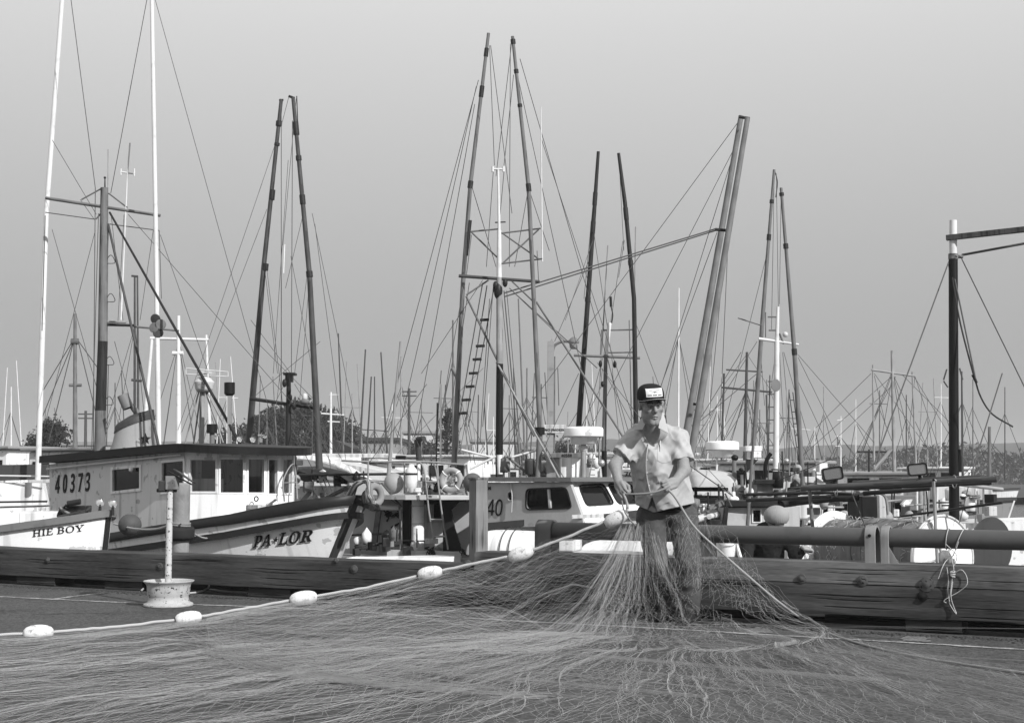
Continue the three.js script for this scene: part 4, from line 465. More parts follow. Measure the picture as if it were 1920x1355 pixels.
// ---- boat with two tall dark poles and a dark tarpaulin, behind the bow of the big boat
{
  const D = 23, f = frame(720, 20.5, 30), t = thing('fishing_boat', 'boat with a dark tarpaulin and two tall dark poles leaning together', 'boat', f.L(3, 0, WATER));
  const b = (l) => 1.3 * Math.pow(1 - Math.pow(1 - clamp(l / 3.5), 2), 0.6); boatHull(t, f, { Lh: 8, b, sheer: (l) => 0.55 - 0.08 * l + 0.005 * l * l, rake: 1, flare: 0.4 }, M.white, M.grey, M.darkGrey);
  const p = (x, y, d = 21) => at(x, y, d); const A = [p(528, 893), p(572, 876), p(648, 886), p(690, 905), p(745, 920)], dz = V(0.2, 0, -1.6);
  part(t, 'tarpaulin', grid(24, 10, (u, v) => { const k = u * 4, i = Math.min(3, Math.floor(k)), q0 = A[i].clone().lerp(A[i + 1], k - i); const side = Math.abs(v - 0.35) / 0.65; q0.addScaledVector(dz, v - 0.2); q0.y -= side * side * 0.24 * (v < 0.35 ? 1 : 0.5) + 0.02 * Math.sin(u * 23 + v * 5); return q0; }), M.tarp);
  part(t, 'cabin', pbox(540, 912, 690, 960, 21, 1.4, -0.3), M.white); part(t, 'canvas_stripe', slab([p(570, 912, 20.9), p(578, 908, 20.9), p(601, 938, 20.9), p(592, 940, 20.9)], V(0, 0, 0.02)), M.grey); part(t, 'canvas_stripe', slab([p(562, 938, 20.85), p(584, 914, 20.85), p(593, 916, 20.85), p(571, 940, 20.85)], V(0, 0, 0.02)), M.grey);
  part(t, 'work_lamp', ball(p(586, 901, 20.8), 0.03), M.chrome); part(t, 'work_lamp', ball(p(597, 899, 20.8), 0.025), M.chrome); part(t, 'heater_stack', pbox(552, 862, 566, 872, 21.2, 0.12), M.midgrey); part(t, 'dark_dodger', pbox(528, 852, 549, 905, 20.9, 0.4, 0, 0.04), M.tarp);
  const L = [527, 186, 467, 815], R = [550, 182, 600, 900];
  part(t, 'pole', [rod(D, 527, 186, 494, 500, 7, 9.5), rod(D, 494, 500, 466, 830, 9.5, 13)], M.spar, 'dark wooden trolling pole'); part(t, 'pole', [rod(D - 1.2, 549, 182, 580, 515, 7, 10, D - 1.2), rod(D - 1.2, 580, 515, 600, 905, 10, 14, D - 1.2)], M.spar, 'dark wooden trolling pole');
  collars(t, D, ...L, 9, [[0.065, 0.09, 1.6], [0.13, 0.05, 1.3], [0.27, 0.18, 1.3], [0.49, 0.12, 1.6]]); collars(t, D - 1.2, 549, 182, 580, 515, 9, [[0.14, 0.22, 1.5], [0.33, 0.08, 1.4], [0.55, 0.16, 1.4], [0.98, 0.1, 1.7]]);
  part(t, 'pole_tip', [rod(D, 523, 188, 531, 187, 4), rod(D - 1.2, 541, 180, 552, 184, 5), rod(D, 556, 180, 558, 235, 2)], M.dark); part(t, 'cross_bar', rod(22, 468, 747, 603, 767, 7, 6), M.sparDark);
  part(t, 'mast', rod(22, 541, 700, 540, 860, 8, 12), M.sparDark); part(t, 'mast_platform', [pbox(530, 698, 553, 703, 22, 0.2), pbox(534, 703, 548, 716, 22, 0.12)], M.dark);
  { const l = part(t, 'mast_lamp', lathe(at(571, 758, 21.8), [[0.001, 0], [0.075, 0.0], [0.08, 0.05], [0.075, 0.075], [0.04, 0.08]], 16), M.midgrey); part(l, 'lamp_globe', lathe(at(571, 748, 21.8), [[0.036, 0], [0.042, 0.03], [0.036, 0.08], [0.001, 0.1]], 14), M.cream); }
  for (const k of [0, 1, 2, 3]) part(t, 'tackle', ball(at(533 + k * 5 + (k % 2) * 3, 718 + k * 14, 21.9), 0.04, 0.07), M.dark);
  part(t, 'side_pole', rod(20.4, 688, 889, 782, 888, 5), M.sparDark); part(t, 'side_pole', rod(20.4, 560, 890, 690, 889, 5), M.sparDark);
  part(t, 'antenna', rod(22.5, 533, 458, 531, 512, 3.2), M.sparWhite);
  stays(t, D, [[527, 215, 527, 800, D, 22, 1.4], [548, 226, 546, 700, D, D, 1.4], [541, 182, 529, 228], [515, 272, 333, 806, D, 21], [500, 392, 340, 810, D, 22], [540, 300, 512, 700, D, 22], [555, 185, 530, 460], [566, 410, 535, 540], [496, 505, 520, 700], [500, 505, 530, 760], [575, 520, 552, 700], [580, 522, 560, 770], [585, 400, 681, 862, D, 24], [590, 420, 648, 862, D, 24], [545, 480, 620, 880], [468, 750, 600, 640], [600, 760, 480, 640], [545, 700, 470, 600], [552, 720, 640, 860, 22, 21, 1.3], [535, 715, 475, 840], [560, 770, 620, 865, 21.9, 21], [527, 680, 505, 870, 22, 21], [545, 800, 612, 930, 22, 20.5, 1.3], [598, 880, 625, 945, 21.8, 19, 2], [604, 880, 632, 940, 21.8, 19, 2]]);
}
// ---- white wedge cabin between the poles and the flybridge boat
{
  const t = thing('moored_boat', 'white boat with a long raked foredeck behind the bow of the big boat', 'boat', at(700, 960, 25).setY(WATER)), pl = plane(at(640, 880, 24.5), V(-0.15, 0, 1).normalize()), P = (x, y) => pl.px(x, y);
  part(t, 'hull', wall(pl, [P(545, 1100), P(840, 1100), P(800, 906), P(700, 880), P(610, 862), P(545, 855)], [], 2.2, 0), M.cream); part(t, 'side_panel', wall(pl, [P(560, 895), P(690, 905), P(650, 882), P(610, 868), P(560, 858)], [], 0.05, 0.05), M.grey); part(t, 'sheer_rail', sweep([[548, 854], [612, 861], [655, 878], [700, 905], [760, 925]].map(([x, y]) => at(x, y, 24.3)), 0.06, 0.08), M.cleanWhite);
  part(t, 'cabin', pbox(616, 856, 676, 902, 26, 1.5), M.cleanWhite); part(t, 'window', pbox(636, 880, 658, 890, 25.95, 0.05, 0, 0), M.glass); part(t, 'cabin_roof', pbox(548, 850, 745, 858, 26, 1.8), M.cream);
}
// ---- grey boat with a flybridge rail, life ring, buoys and ladder
{
  const D = 17.4, n = V(-0.22, 0, 0.975).normalize(), pl = plane(at(760, 960, D), n), P = (x, y) => pl.px(x, y), W_ = (x, y, k = 0) => onPlane(x, y, pl.o.clone().addScaledVector(n, k), n);
  const t = thing('fishing_boat', 'grey boat with flybridge rail, life ring, round buoys and a leaning ladder', 'boat', at(770, 1000, 18).setY(WATER));
  const winA = [P(813, 972), P(835, 972), P(835, 944), P(813, 944)], winB = [P(755, 981), P(766, 981), P(766, 954), P(755, 954)];
  part(t, 'hull', wall(pl, [P(600, 1190), P(960, 1190), P(960, 1046), P(600, 1036)], [], 2.4, 0.5), M.grey); part(t, 'bulwark', wall(plane(pl.w(0, 0, 0.55), n), [P(750, 1052), P(884, 1052), P(884, 1030), P(750, 1026)], [], 0.06, 0), M.cream);
  part(t, 'house', wall(pl, [P(655, 1045), P(885, 1045), P(885, 905), P(655, 905)], [winA, winB], 0.05), mat('pale_grey_house', 0.42, { roughness: 0.55, map: PAINT() })); part(t, 'house_back', [wall(plane(pl.w(0, 0, -1.6), n), [P(655, 1045), P(885, 1045), P(885, 905), P(655, 905)], [], 0.05)], M.midgrey);
  win(t, pl, winA, { fw: 0.025, frame: M.cream }); win(t, pl, winB, { fw: 0.02, frame: M.white });
  part(t, 'door_panel', wall(pl, [P(800, 1028), P(838, 1028), P(838, 980), P(800, 980)], [], 0.02, 0.02), M.cream); part(t, 'door_frame', wall(pl, [P(797, 1032), P(842, 1032), P(842, 938), P(797, 938)], [[P(801, 1030), P(838, 1030), P(838, 942), P(801, 942)]], 0.03, 0.03), M.cream);
  part(t, 'wing_wall', wall(plane(pl.w(0, 0, 0.3), n), [P(842, 1032), P(878, 1030), P(864, 990), P(857, 955), P(872, 940), P(885, 938), P(885, 928), P(842, 928)], [], 0.04, 0), M.dark); part(t, 'dark_locker', wall(plane(pl.w(0, 0, 0.1), n), [P(759, 1030), P(773, 1030), P(773, 935), P(759, 935)], [], 0.04), M.dark);
  part(t, 'brace_post', barBox(W_(700, 1032, 0.12), W_(713, 935, 0.12), 0.05, 0.07), M.midgrey);

  // flybridge deck with a curved forward edge
  part(t, 'flybridge_deck', slab([W_(655, 938, -1.6), W_(655, 940, 0.1), W_(714, 933, 0.55), W_(760, 931, 0.75), W_(820, 930, 0.75), W_(884, 934, 0.55), W_(905, 936, 0.1), W_(905, 936, -1.6)].map((p) => p.setY(0.74)), V(0, 0.055, 0)), M.cream); part(t, 'dark_strip', wall(plane(pl.w(0, 0, 0.05), n), [P(760, 945), P(842, 945), P(842, 930), P(760, 930)], [], 0.03), M.dark);  // deck slab, and a dark strip on the wall just below it
  // rails
  const k = 0.45; const rail = (a) => part(t, 'rail', hose(a.map(([x, y, d = k]) => W_(x, y, d)), 0.013, 6), M.sparPale); rail([[640, 863], [700, 866], [780, 865], [870, 871]]); rail([[874, 871], [877, 900], [873, 920], [880, 936]]);
  for (const [x, y0, y1] of [[690, 866, 900], [758, 866, 925], [786, 870, 912], [793, 885, 926], [871, 872, 905]]) part(t, 'stanchion', rod(17, x, y0, x, y1, 3), M.sparPale);
  { const L1 = [[781, 868], [788, 867], [793, 875], [805, 965], [815, 1018]], L2 = [[812, 867], [816, 875], [829, 965], [840, 1030]]; const a = L1.map(([x, y]) => W_(x, y, 0.85)), b = L2.map(([x, y]) => W_(x, y, 0.85)); part(t, 'ladder_rail', hose(a, 0.012, 6), M.sparPale); part(t, 'ladder_rail', hose(b, 0.012, 6), M.sparPale); for (const [x0, y0, x1, y1] of [[808, 974, 830, 974], [814, 1006, 836, 1005], [801, 935, 824, 935], [797, 903, 820, 903]]) part(t, 'ladder_rung', tube(W_(x0, y0, 0.85), W_(x1, y1, 0.85), 0.012, 0.012, 6), M.sparPale); }
  // white exhaust column
  { const c = W_(783, 1030, 0.35), top = W_(783, 912, 0.35); part(t, 'exhaust_column', [lathe(c, [[0.08, -0.03], [0.08, W_(783, 937, 0.35).y - c.y], [0.001, W_(783, 937, 0.35).y - c.y]], 20), tube(W_(785, 932, 0.35), W_(785, 870, 0.35), 0.022, 0.022, 10), tube(W_(783, 922, 0.35), W_(783, 914, 0.35), 0.06, 0.06, 14)], M.cleanWhite); for (const y of [948, 981, 1012]) part(t, 'column_band', torus(W_(783, y, 0.35), 0.081, 0.006, UP, 20, 6), M.cream); }
  // buoys, fender and life ring
  part(t, 'round_buoy', ball(W_(738, 906, 0.35), 0.128, 0.135, 24), M.buoy, 'large grey round buoy'); part(t, 'buoy_cap', [lathe(W_(738, 878, 0.35), [[0.02, 0.0], [0.025, 0.03], [0.001, 0.035]], 10)], M.dark);
  { const c = W_(771, 895, 0.5); part(t, 'white_fender', lathe(c, [[0.001, -0.19], [0.03, -0.185], [0.032, -0.15], [0.07, -0.12], [0.078, -0.05], [0.078, 0.05], [0.072, 0.1], [0.04, 0.135], [0.03, 0.165], [0.001, 0.17]], 22), M.buoyWhite); part(t, 'fender_band', lathe(c, [[0.079, 0.03], [0.081, 0.032], [0.081, 0.055], [0.079, 0.057]], 22), M.dark); }
  { const c = W_(846, 900, 0.5), ax = V(-0.35, 0, 0.93).normalize(), R = 0.125, lr = part(t, 'life_ring', torus(c, R, 0.038, ax, 32, 12), mat('ring_cork', 0.34, { roughness: 0.7, map: PAINT() }), 'grey and white life ring'); const u = basisY(ax), x = V(0, 0, 0).setFromMatrixColumn(u, 0), z = V(0, 0, 0).setFromMatrixColumn(u, 2); for (let i = 0; i < 4; i++) { const a = 0.785 + i * 1.571; const d = x.clone().multiplyScalar(Math.cos(a)).addScaledVector(z, Math.sin(a)), tg = z.clone().multiplyScalar(Math.cos(a)).addScaledVector(x, -Math.sin(a)); part(lr, 'ring_band', torus(c.clone().addScaledVector(d, R), 0.036, 0.008, tg, 16, 6), M.cleanWhite); } lampPost(t, 'deck_lamp', W_(847, 898, 0.35), 0.055, ax); }
  part(t, 'dark_buoy', ball(W_(886, 905, 0.5), 0.12, 0.125, 22), mat('dark_buoy', 0.1, { roughness: 0.55, map: PAINT() }), 'dark round buoy beside the post'); part(t, 'gear_heap', [0, 1, 2, 3, 4, 5].map((i) => ball(W_(806 + i * 6, 905 + (i % 3) * 6, 0.1), 0.05, 0.045, 10)), M.dark);
  part(t, 'vent_pipe', [tube(W_(786, 872, -0.3), W_(783, 823, -0.3), 0.035, 0.045, 12), tube(W_(783, 823, -0.3), W_(795, 822, -0.2), 0.035, 0.035, 10)], M.darkGrey); part(t, 'rail_cap', pbox(741, 854, 760, 861, 17.1, 0.15), M.black);
  // black painted graffiti-like scuffs, hoses and the low rail
  { const R = rng(77); for (let i = 0; i < 14; i++) { const x = 716 + R() * 34, y = 960 + R() * 16, q = []; for (let j = 0; j < 4; j++) q.push(W_(x + (R() - 0.5) * 14, y + (R() - 0.5) * 11, 0.03)); part(t, 'chain', hose(q, 0.009, 4, 8), M.ink); } part(t, 'chain', hose([[733, 989], [742, 984], [750, 980]].map(([x, y]) => W_(x, y, 0.03)), 0.012, 4), M.ink); part(t, 'low_rail', tube(W_(655, 1003, 0.5), W_(752, 999, 0.5), 0.012, 0.012, 6), M.black); part(t, 'low_rail', tube(W_(755, 1013, 0.5), W_(815, 1015, 0.5), 0.008, 0.008, 6), M.dark);
    part(t, 'bollard', [tube(W_(683, 1030, 0.45), W_(682, 1002, 0.45), 0.012, 0.012, 6), ball(W_(682, 1005, 0.45), 0.04, 0.05), tube(W_(688, 1032, 0.45), W_(683, 1008, 0.45), 0.009, 0.009, 5)], M.black); part(t, 'stanchion', [tube(W_(751, 1032, 0.5), W_(751, 955, 0.5), 0.018, 0.018, 8)], M.sparPale); part(t, 'shelf', [tube(W_(710, 951, 0.4), W_(748, 952, 0.4), 0.035, 0.035, 10)], M.cream);
    for (let i = 0; i < 9; i++) { const q = []; const x = i < 6 ? 800 + R() * 14 : 868, y = 1032; for (let j = 0; j < 5; j++) q.push(W_(x + (R() - 0.5) * 14, y + (R() - 0.4) * 18, 0.62 + 0.05 * R())); part(t, 'rope_tangle', hose(q, 0.007, 4), M.ropeDark); } }
  stays(t, 17, [[715, 905, 752, 950, 16.9, 16.9, 3], [688, 905, 745, 945], [800, 720, 690, 870], [906, 690, 745, 850, 20, 18], [745, 740, 800, 870, 19, 17]], { r: 0.004 });
  // light boom over the flybridge
  part(t, 'boom', rod(18, 751, 640, 727, 905, 4, 8), M.sparPale); part(t, 'antenna_post', rod(18.5, 820, 755, 818, 870, 3), M.sparDark); part(t, 'antenna_post', rod(18.5, 826, 720, 826, 870, 3.5), M.sparWhite); for (let i = 0; i < 5; i++) part(t, 'antenna_rung', rod(18.5, 818, 830 + i * 9, 832, 830 + i * 9, 2), M.sparWhite);
}
// white rowing skiff at the foot of the flybridge boat
{ const f = frame(852, 14.2, 16), b = (l) => 0.32 * Math.pow(1 - Math.pow(1 - clamp(l / 1), 2), 0.6); const t = thing('skiff', 'low white skiff gunwale just above the dark timber', 'skiff', f.L(0.6, 0, WATER)); boatHull(t, f, { Lh: 1.25, b, sheer: (l) => 0.165 + 0.02 * Math.cos(l * 2.5), rake: 0.2, flare: 0.2, well: 0.12 }, M.cleanWhite, M.cream, null); part(t, 'thwart', box(f.L(0.6, 0, 0.1), 0.2, 0.03, 0.5, -0.3), M.cream); }

// ---- grey cabin boat number 40 with raked white windscreen, radome and black-banded mast
{
  const f = frame(1235, 15.4, 38), t = thing('fishing_boat', 'grey cabin boat with raked white windscreen, radome and black-banded mast', 'boat', f.L(3, 0, WATER)), bw = 1.0;
  const b = (l) => 1.35 * Math.pow(1 - Math.pow(1 - clamp(l / 3.6), 2), 0.6), sheer = f.fit([[880, 985], [1000, 975], [1110, 968], [1180, 960]], b); boatHull(t, f, { Lh: f.colL(893, b), b, sheer, rake: 1, flare: 0.35, well: 0.06 }, M.cream, M.cream, M.darkGrey);
  const sd = f.sidePlane(bw), S = (x, y) => sd.px(x, y); const wq = [S(987, 954), S(1072, 951), S(1061, 915), S(988, 918)], port = []; { const c = S(957, 930); for (let i = 0; i < 14; i++) port.push([c[0] + 0.036 * Math.cos(i / 14 * 6.283), c[1] + 0.05 * Math.sin(i / 14 * 6.283)]); }
  part(t, 'house_side', wall(sd, [S(888, 990), S(1094, 985), S(1092, 970), S(1068, 903), S(888, 905)], [roundQuad(wq, 0.05), port], 0.05), mat('cabin_grey', 0.44, { roughness: 0.5, map: PAINT() }));
  const w = win(t, sd, wq, { fw: 0.016, frame: M.dark, r: 0.05, out: 0.01 }); part(t, 'window_bar', barBox(sd.w(...S(1031, 953), -0.01), sd.w(...S(1028, 917), -0.01), 0.03, 0.03), M.cream); win(t, sd, port, { fw: 0.006, frame: M.cream, out: 0.01, name: 'porthole' });
  { const o = S(912, 966); part(t, 'number_lettering', textGeo('40', 'thin', 0.19, (x, y, z) => sd.w(o[0] + x + y * 0.12, o[1] + y, z + 0.004), { sx: 0.85 }), M.ink, 'black hand painted 40'); const o2 = S(914, 918); part(t, 'small_lettering', textGeo('04', 'sans', 0.04, (x, y, z) => sd.w(o2[0] + x, o2[1] + y, z + 0.004)), M.ink); }
  const c0 = f.side(1092, 972, bw).p, nF = f.h.clone().multiplyScalar(0.87).addScaledVector(UP, 0.5).normalize(), wp = plane(c0, nF), Wp = (x, y) => wp.px(x, y);
  const s1 = [Wp(1099, 947), Wp(1150, 944), Wp(1131, 909), Wp(1086, 912)]; const a0 = Wp(1092, 972), a1 = Wp(1068, 903); const right = [a0[0] + 1.9, a0[1] + 0.05], rt = [a1[0] + 1.75, a1[1]]; const s2 = [[s1[1][0] + 0.1, s1[1][1]], [s1[1][0] + 0.62, s1[1][1]], [s1[2][0] + 0.58, s1[2][1]], [s1[2][0] + 0.1, s1[2][1]]];
  part(t, 'windscreen', wall(wp, [[a0[0], a0[1] - 0.2], [right[0], a0[1] - 0.2], rt, a1], [roundQuad(s1, 0.06), roundQuad(s2, 0.06)], 0.05), M.cleanWhite); win(t, wp, s1, { fw: 0.018, frame: M.black, r: 0.06 }); win(t, wp, s2, { fw: 0.018, frame: M.black, r: 0.06 });
  const ry = f.side(1068, 903, bw).y, lR = f.side(1068, 903, bw).l, lA = f.side(888, 905, bw).l; part(t, 'roof', slab([f.L(lA, bw + 0.06, ry), f.L(lR - 0.06, bw + 0.06, ry), f.L(lR - 0.1, -bw - 0.06, ry), f.L(lA, -bw - 0.06, ry)], V(0, 0.05, 0)), M.midgrey); part(t, 'house_side', wall(f.sidePlane(-bw), [[0, -0.5], [0, ry], [1, ry], [1, -0.5]].map(([k, y]) => [f.L(k ? lA : lR - 0.2, -bw, 0).sub(f.sidePlane(-bw).o).dot(f.sidePlane(-bw).x), y]), [], 0.05), M.cream); part(t, 'cabin_floor', box(f.L((lA + lR) / 2, 0, 0.2), lA - lR, 0.05, 1.9, -38 * Math.PI / 180), M.interior);
  part(t, 'foredeck', slab([f.L(f.side(1092, 972, bw).l, 1.2, 0), f.L(0.6, 0.4, 0), f.L(0.6, -0.4, 0), f.L(f.side(1092, 972, bw).l, -1.2, 0)].map((p) => p.setY(f.side(1100, 968, bw).y - 0.02)), V(0, 0.04, 0)), M.cream);
  part(t, 'hanging_rope', hose([S(960, 906), S(963, 930), S(962, 960)].map((p) => sd.w(...p, 0.03)), 0.008, 5), M.rope);
  // locker with number, radome on a post, ball float, pipes
  const Dr = 16.6; const lk = part(t, 'roof_locker', pbox(1052, 858, 1090, 897, Dr, 0.35, 0.25), M.cleanWhite); part(t, 'roof_locker', pbox(1024, 858, 1053, 897, Dr + 0.05, 0.35, -0.2), M.grey); part(t, 'number_board', pbox(1030, 849, 1092, 858, Dr, 0.3, 0), M.cleanWhite); { const o = at(1052, 856.5, Dr - 0.01); part(t, 'small_lettering', textGeo('40588', 'sans', 0.036, onBasis(o, V(1, 0, 0), UP, V(0, 0, 1)), { sx: 1.0 }), M.ink, 'small number 40588'); }
  radarDome(t, 16.4, 1095, 800, 74, 32); part(t, 'radar_post', [rod(16.4, 1094, 832, 1094, 897, 10)], M.sparPale); part(t, 'radar_bracket', lathe(at(1094, 842, 16.4), [[0.03, -0.03], [0.06, 0], [0.05, 0.04], [0.03, 0.05]], 16), M.cream);
  part(t, 'ball_float', [ball(at(1128, 868, 16.3), 0.045), tube(at(1126, 897, 16.3), at(1126, 878, 16.3), 0.03, 0.012, 10)], M.galv); part(t, 'black_pipe', rod(16.6, 1133, 845, 1133, 897, 10), M.black); part(t, 'rail', rod(16.3, 1125, 800, 1124, 860, 3), M.sparPale); part(t, 'ladder_rail', rod(16.9, 1113, 850, 1105, 897, 2.5), M.sparPale); for (let i = 0; i < 4; i++) part(t, 'ladder_rung', rod(16.9, 1106, 860 + i * 10, 1116, 860 + i * 10, 2), M.sparPale);
  const D = 17.6; // mast: white tip, pale middle, black foot
  part(t, 'mast_tip', rod(D, 934, 318, 936, 432, 4, 6), M.sparWhite); part(t, 'mast_top', rod(D, 936, 432, 936, 520, 8, 10), M.sparWhite); part(t, 'mast', rod(D, 936, 520, 937, 682, 11, 13), M.sparPale); part(t, 'mast_foot', rod(D, 937, 682, 936, 852, 13, 14.5), M.black, 'black painted part of the mast'); part(t, 'mast_step', rod(D, 936, 852, 936, 900, 13), M.sparWhite);
  part(t, 'mast_tackle', [ball(at(934, 545, D), 0.06, 0.12, 10), ball(at(929, 535, D - 0.05), 0.035, 0.06, 8), ball(at(947, 530, D), 0.035, 0.06, 8)], M.dark); part(t, 'antenna_head', [rod(D, 923, 317, 945, 317, 4), rod(D, 924, 312, 924, 322, 5), rod(D, 944, 312, 944, 322, 5)], M.sparWhite); part(t, 'wind_vane', [rod(D, 928, 417, 948, 416, 2.5), rod(D, 937, 417, 937, 430, 3)], M.dark);
  part(t, 'cross_tree', rod(D, 860, 517, 1012, 528, 6.5, 6), M.spar); for (const l of [[882, 434, 935, 429], [884, 435, 932, 482], [940, 437, 1014, 428], [942, 437, 1010, 485], [1010, 430, 942, 494], [940, 494, 1017, 485], [874, 553, 916, 525], [1000, 565, 960, 527]]) part(t, 'brace', rod(D, ...l, 3.2), M.sparMid); part(t, 'whip', [rod(D, 1014, 200, 1017, 490, 2.2, 2.6)], M.sparWhite);
  part(t, 'pole', [rod(D + 0.7, 916, 62, 882, 345, 6, 8, D + 0.7), rod(D + 0.7, 882, 345, 868, 530, 8, 8.5, D + 0.7), rod(D + 0.7, 868, 530, 851, 875, 8.5, 11, D + 0.7)], M.sparMid, 'tall trolling pole'); part(t, 'pole', [rod(D - 0.7, 961, 68, 991, 350, 6, 8, D - 0.7), rod(D - 0.7, 991, 350, 1001, 560, 8, 8.5, D - 0.7), rod(D - 0.7, 1001, 560, 1013, 812, 8.5, 10, D - 0.7)], M.sparMid, 'tall trolling pole');
  collars(t, D + 0.7, 916, 62, 882, 345, 7, [[0.1, 0.12, 1.4], [0.35, 0.16, 1.5], [0.98, 0.1, 1.8]]); collars(t, D - 0.7, 961, 68, 991, 350, 7, [[0.02, 0.06, 1.6], [0.22, 0.05, 1.5], [0.45, 0.04, 1.5], [0.98, 0.1, 1.7]]); collars(t, D + 0.7, 882, 400, 868, 530, 8, [[0.1, 0.5, 1.15], [0.3, 0.2, 1.3]]);
  const st = part(t, 'stack', rod(D - 0.9, 1012, 815, 1008, 905, 11), M.sparMid); part(st, 'rain_cap', rod(D - 0.9, 1012, 815, 1012, 801, 19, 19, D - 0.9, 16), M.black);
  for (const [x0, y0] of [[908, 599], [900, 648], [894, 673], [887, 699], [881, 724], [874, 749], [868, 774]]) part(t, 'ladder_rung', barBox(at(x0 - 8, y0 + 1, D), at(x0 + 9, y0, D), 0.04, 0.035), M.sparDark); stays(t, D, [[905, 530, 858, 800, D, D, 1.6], [913, 535, 872, 800, D, D, 1.6], [926, 540, 878, 800, D, D, 1.4]]);
  part(t, 'spar', rod(D, 874, 555, 1002, 818, 4, 4.5), M.sparMid); part(t, 'spar', rod(D, 1006, 566, 1200, 868, 4, 4, 15.8), M.sparMid); part(t, 'spar', rod(D, 933, 682, 1090, 972, 4, 4.2, 15.2), M.sparPale); part(t, 'gallows_bar', rod(16.8, 865, 843, 925, 858, 4), M.sparWhite); part(t, 'gallows_bar', rod(16.8, 880, 880, 930, 855, 4), M.sparWhite); part(t, 'gallows_bar', rod(16.8, 952, 859, 1003, 845, 4), M.sparWhite); part(t, 'gallows_bar', rod(16.8, 950, 855, 995, 892, 5), M.sparMid);
  stays(t, D, [[897, 150, 712, 840, D, 18.5], [893, 162, 741, 838, D, 18.5], [890, 195, 775, 836, D, 18.5], [918, 85, 927, 310], [920, 85, 960, 400], [960, 75, 930, 330], [963, 140, 945, 310], [957, 82, 955, 500], [975, 110, 1188, 842, D, 19], [968, 130, 1124, 845], [1015, 260, 1210, 852, D, 20], [884, 347, 930, 500], [882, 350, 872, 440], [991, 352, 965, 500], [992, 355, 1030, 470], [925, 320, 912, 500], [945, 322, 935, 430], [870, 530, 830, 760], [880, 530, 840, 800], [925, 535, 905, 800], [940, 545, 968, 850], [945, 545, 975, 880, D, D, 1.6], [950, 545, 980, 880], [905, 525, 790, 700, D, 19], [955, 540, 1120, 690, D, 18, 1.4], [960, 545, 1060, 640], [918, 560, 900, 830], [930, 680, 1060, 900, D, 16, 1.4], [870, 560, 855, 700], [875, 435, 870, 520, D, D, 2], [884, 440, 874, 520], [1007, 470, 1010, 528]]);
}
// ---- white upturned dinghy and box behind the rail
{ const t = thing('dinghy', 'rounded white upturned dinghy lashed with two cords behind the rail', 'dinghy', at(965, 1030, 12.9).setY(0.3)); const c = at(966, 1036, 12.9), A = V(0.93, 0, 0.37);
  part(t, 'hull', grid(40, 16, (u, v) => { const x = (u - 0.5) * 1.0, taper = Math.pow(1 - Math.pow(Math.abs((u - 0.58) / 0.58), 4) * (u < 0.58 ? 1 : 0.3), 0.5), a = v * Math.PI; return c.clone().addScaledVector(A, x).addScaledVector(V(-0.37, 0, 0.93), Math.cos(a) * 0.24 * taper).setY(c.y - 0.02 + Math.sin(a) * 0.245 * taper * (0.96 + 0.04 * Math.cos(u * 3))); }), M.cleanWhite);
  for (const x of [952, 970]) part(t, 'lashing', hose(Array.from({ length: 9 }, (_, i) => { const a = i / 8 * Math.PI; const u = (x - 966) / 190 * 0.98; return c.clone().addScaledVector(A, u + 0.03 * i / 8).addScaledVector(V(-0.37, 0, 0.93), Math.cos(a) * 0.25).setY(c.y - 0.015 + Math.sin(a) * 0.25); }), 0.005, 5), M.ropeDark);
  const s2 = at(1020, 1060, 12.9); part(t, 'cradle', [box(c.clone().addScaledVector(A, -0.3).setY((c.y + WATER) / 2 - 0.02), 0.1, c.y - WATER, 0.45, 0.38), box(c.clone().addScaledVector(A, 0.3).setY((c.y + WATER) / 2 - 0.02), 0.1, c.y - WATER, 0.45, 0.38)], M.midgrey); }
{ const t = thing('fish_box', 'white box beside the pipe rail', 'box', at(1070, 1035, 11.6).setY(0.2)); part(t, 'body', [box(at(1069, 1021, 11.5), 0.145, 0.115, 0.3, -0.3, 0.02)], M.cleanWhite); part(t, 'lid', [box(at(1069, 1008, 11.5), 0.15, 0.015, 0.31, -0.3, 0.006)], M.cream);
  const t2 = thing('skiff', 'pale skiff side below the pipe rail beside the net', 'skiff', at(1160, 1030, 12).setY(WATER)); const A = at(1082, 1027, 12), B = at(1260, 1033, 11.4), dz = V(0.35, 0, -0.7); part(t2, 'topside', grid(20, 8, (u, v) => { const p = A.clone().lerp(B, u); p.addScaledVector(dz, v * 0.5 - 0.1 + 0.2 * Math.sin(u * 3.1)).setY(lerp(at(1082, 1020, 12).y, at(1240, 1012, 11.5).y, Math.pow(u, 0.4)) - Math.pow(1 - v, 3) * 0.25); return p; }), M.white); part(t2, 'hull', grid(20, 4, (u, v) => { const p = A.clone().lerp(B, u); p.addScaledVector(dz, -0.1 + 0.2 * Math.sin(u * 3.1) + 0.12 * (1 - v)).setY(lerp(WATER - 0.1, at(1082, 1030, 12).y, v)); return p; }), M.white); }
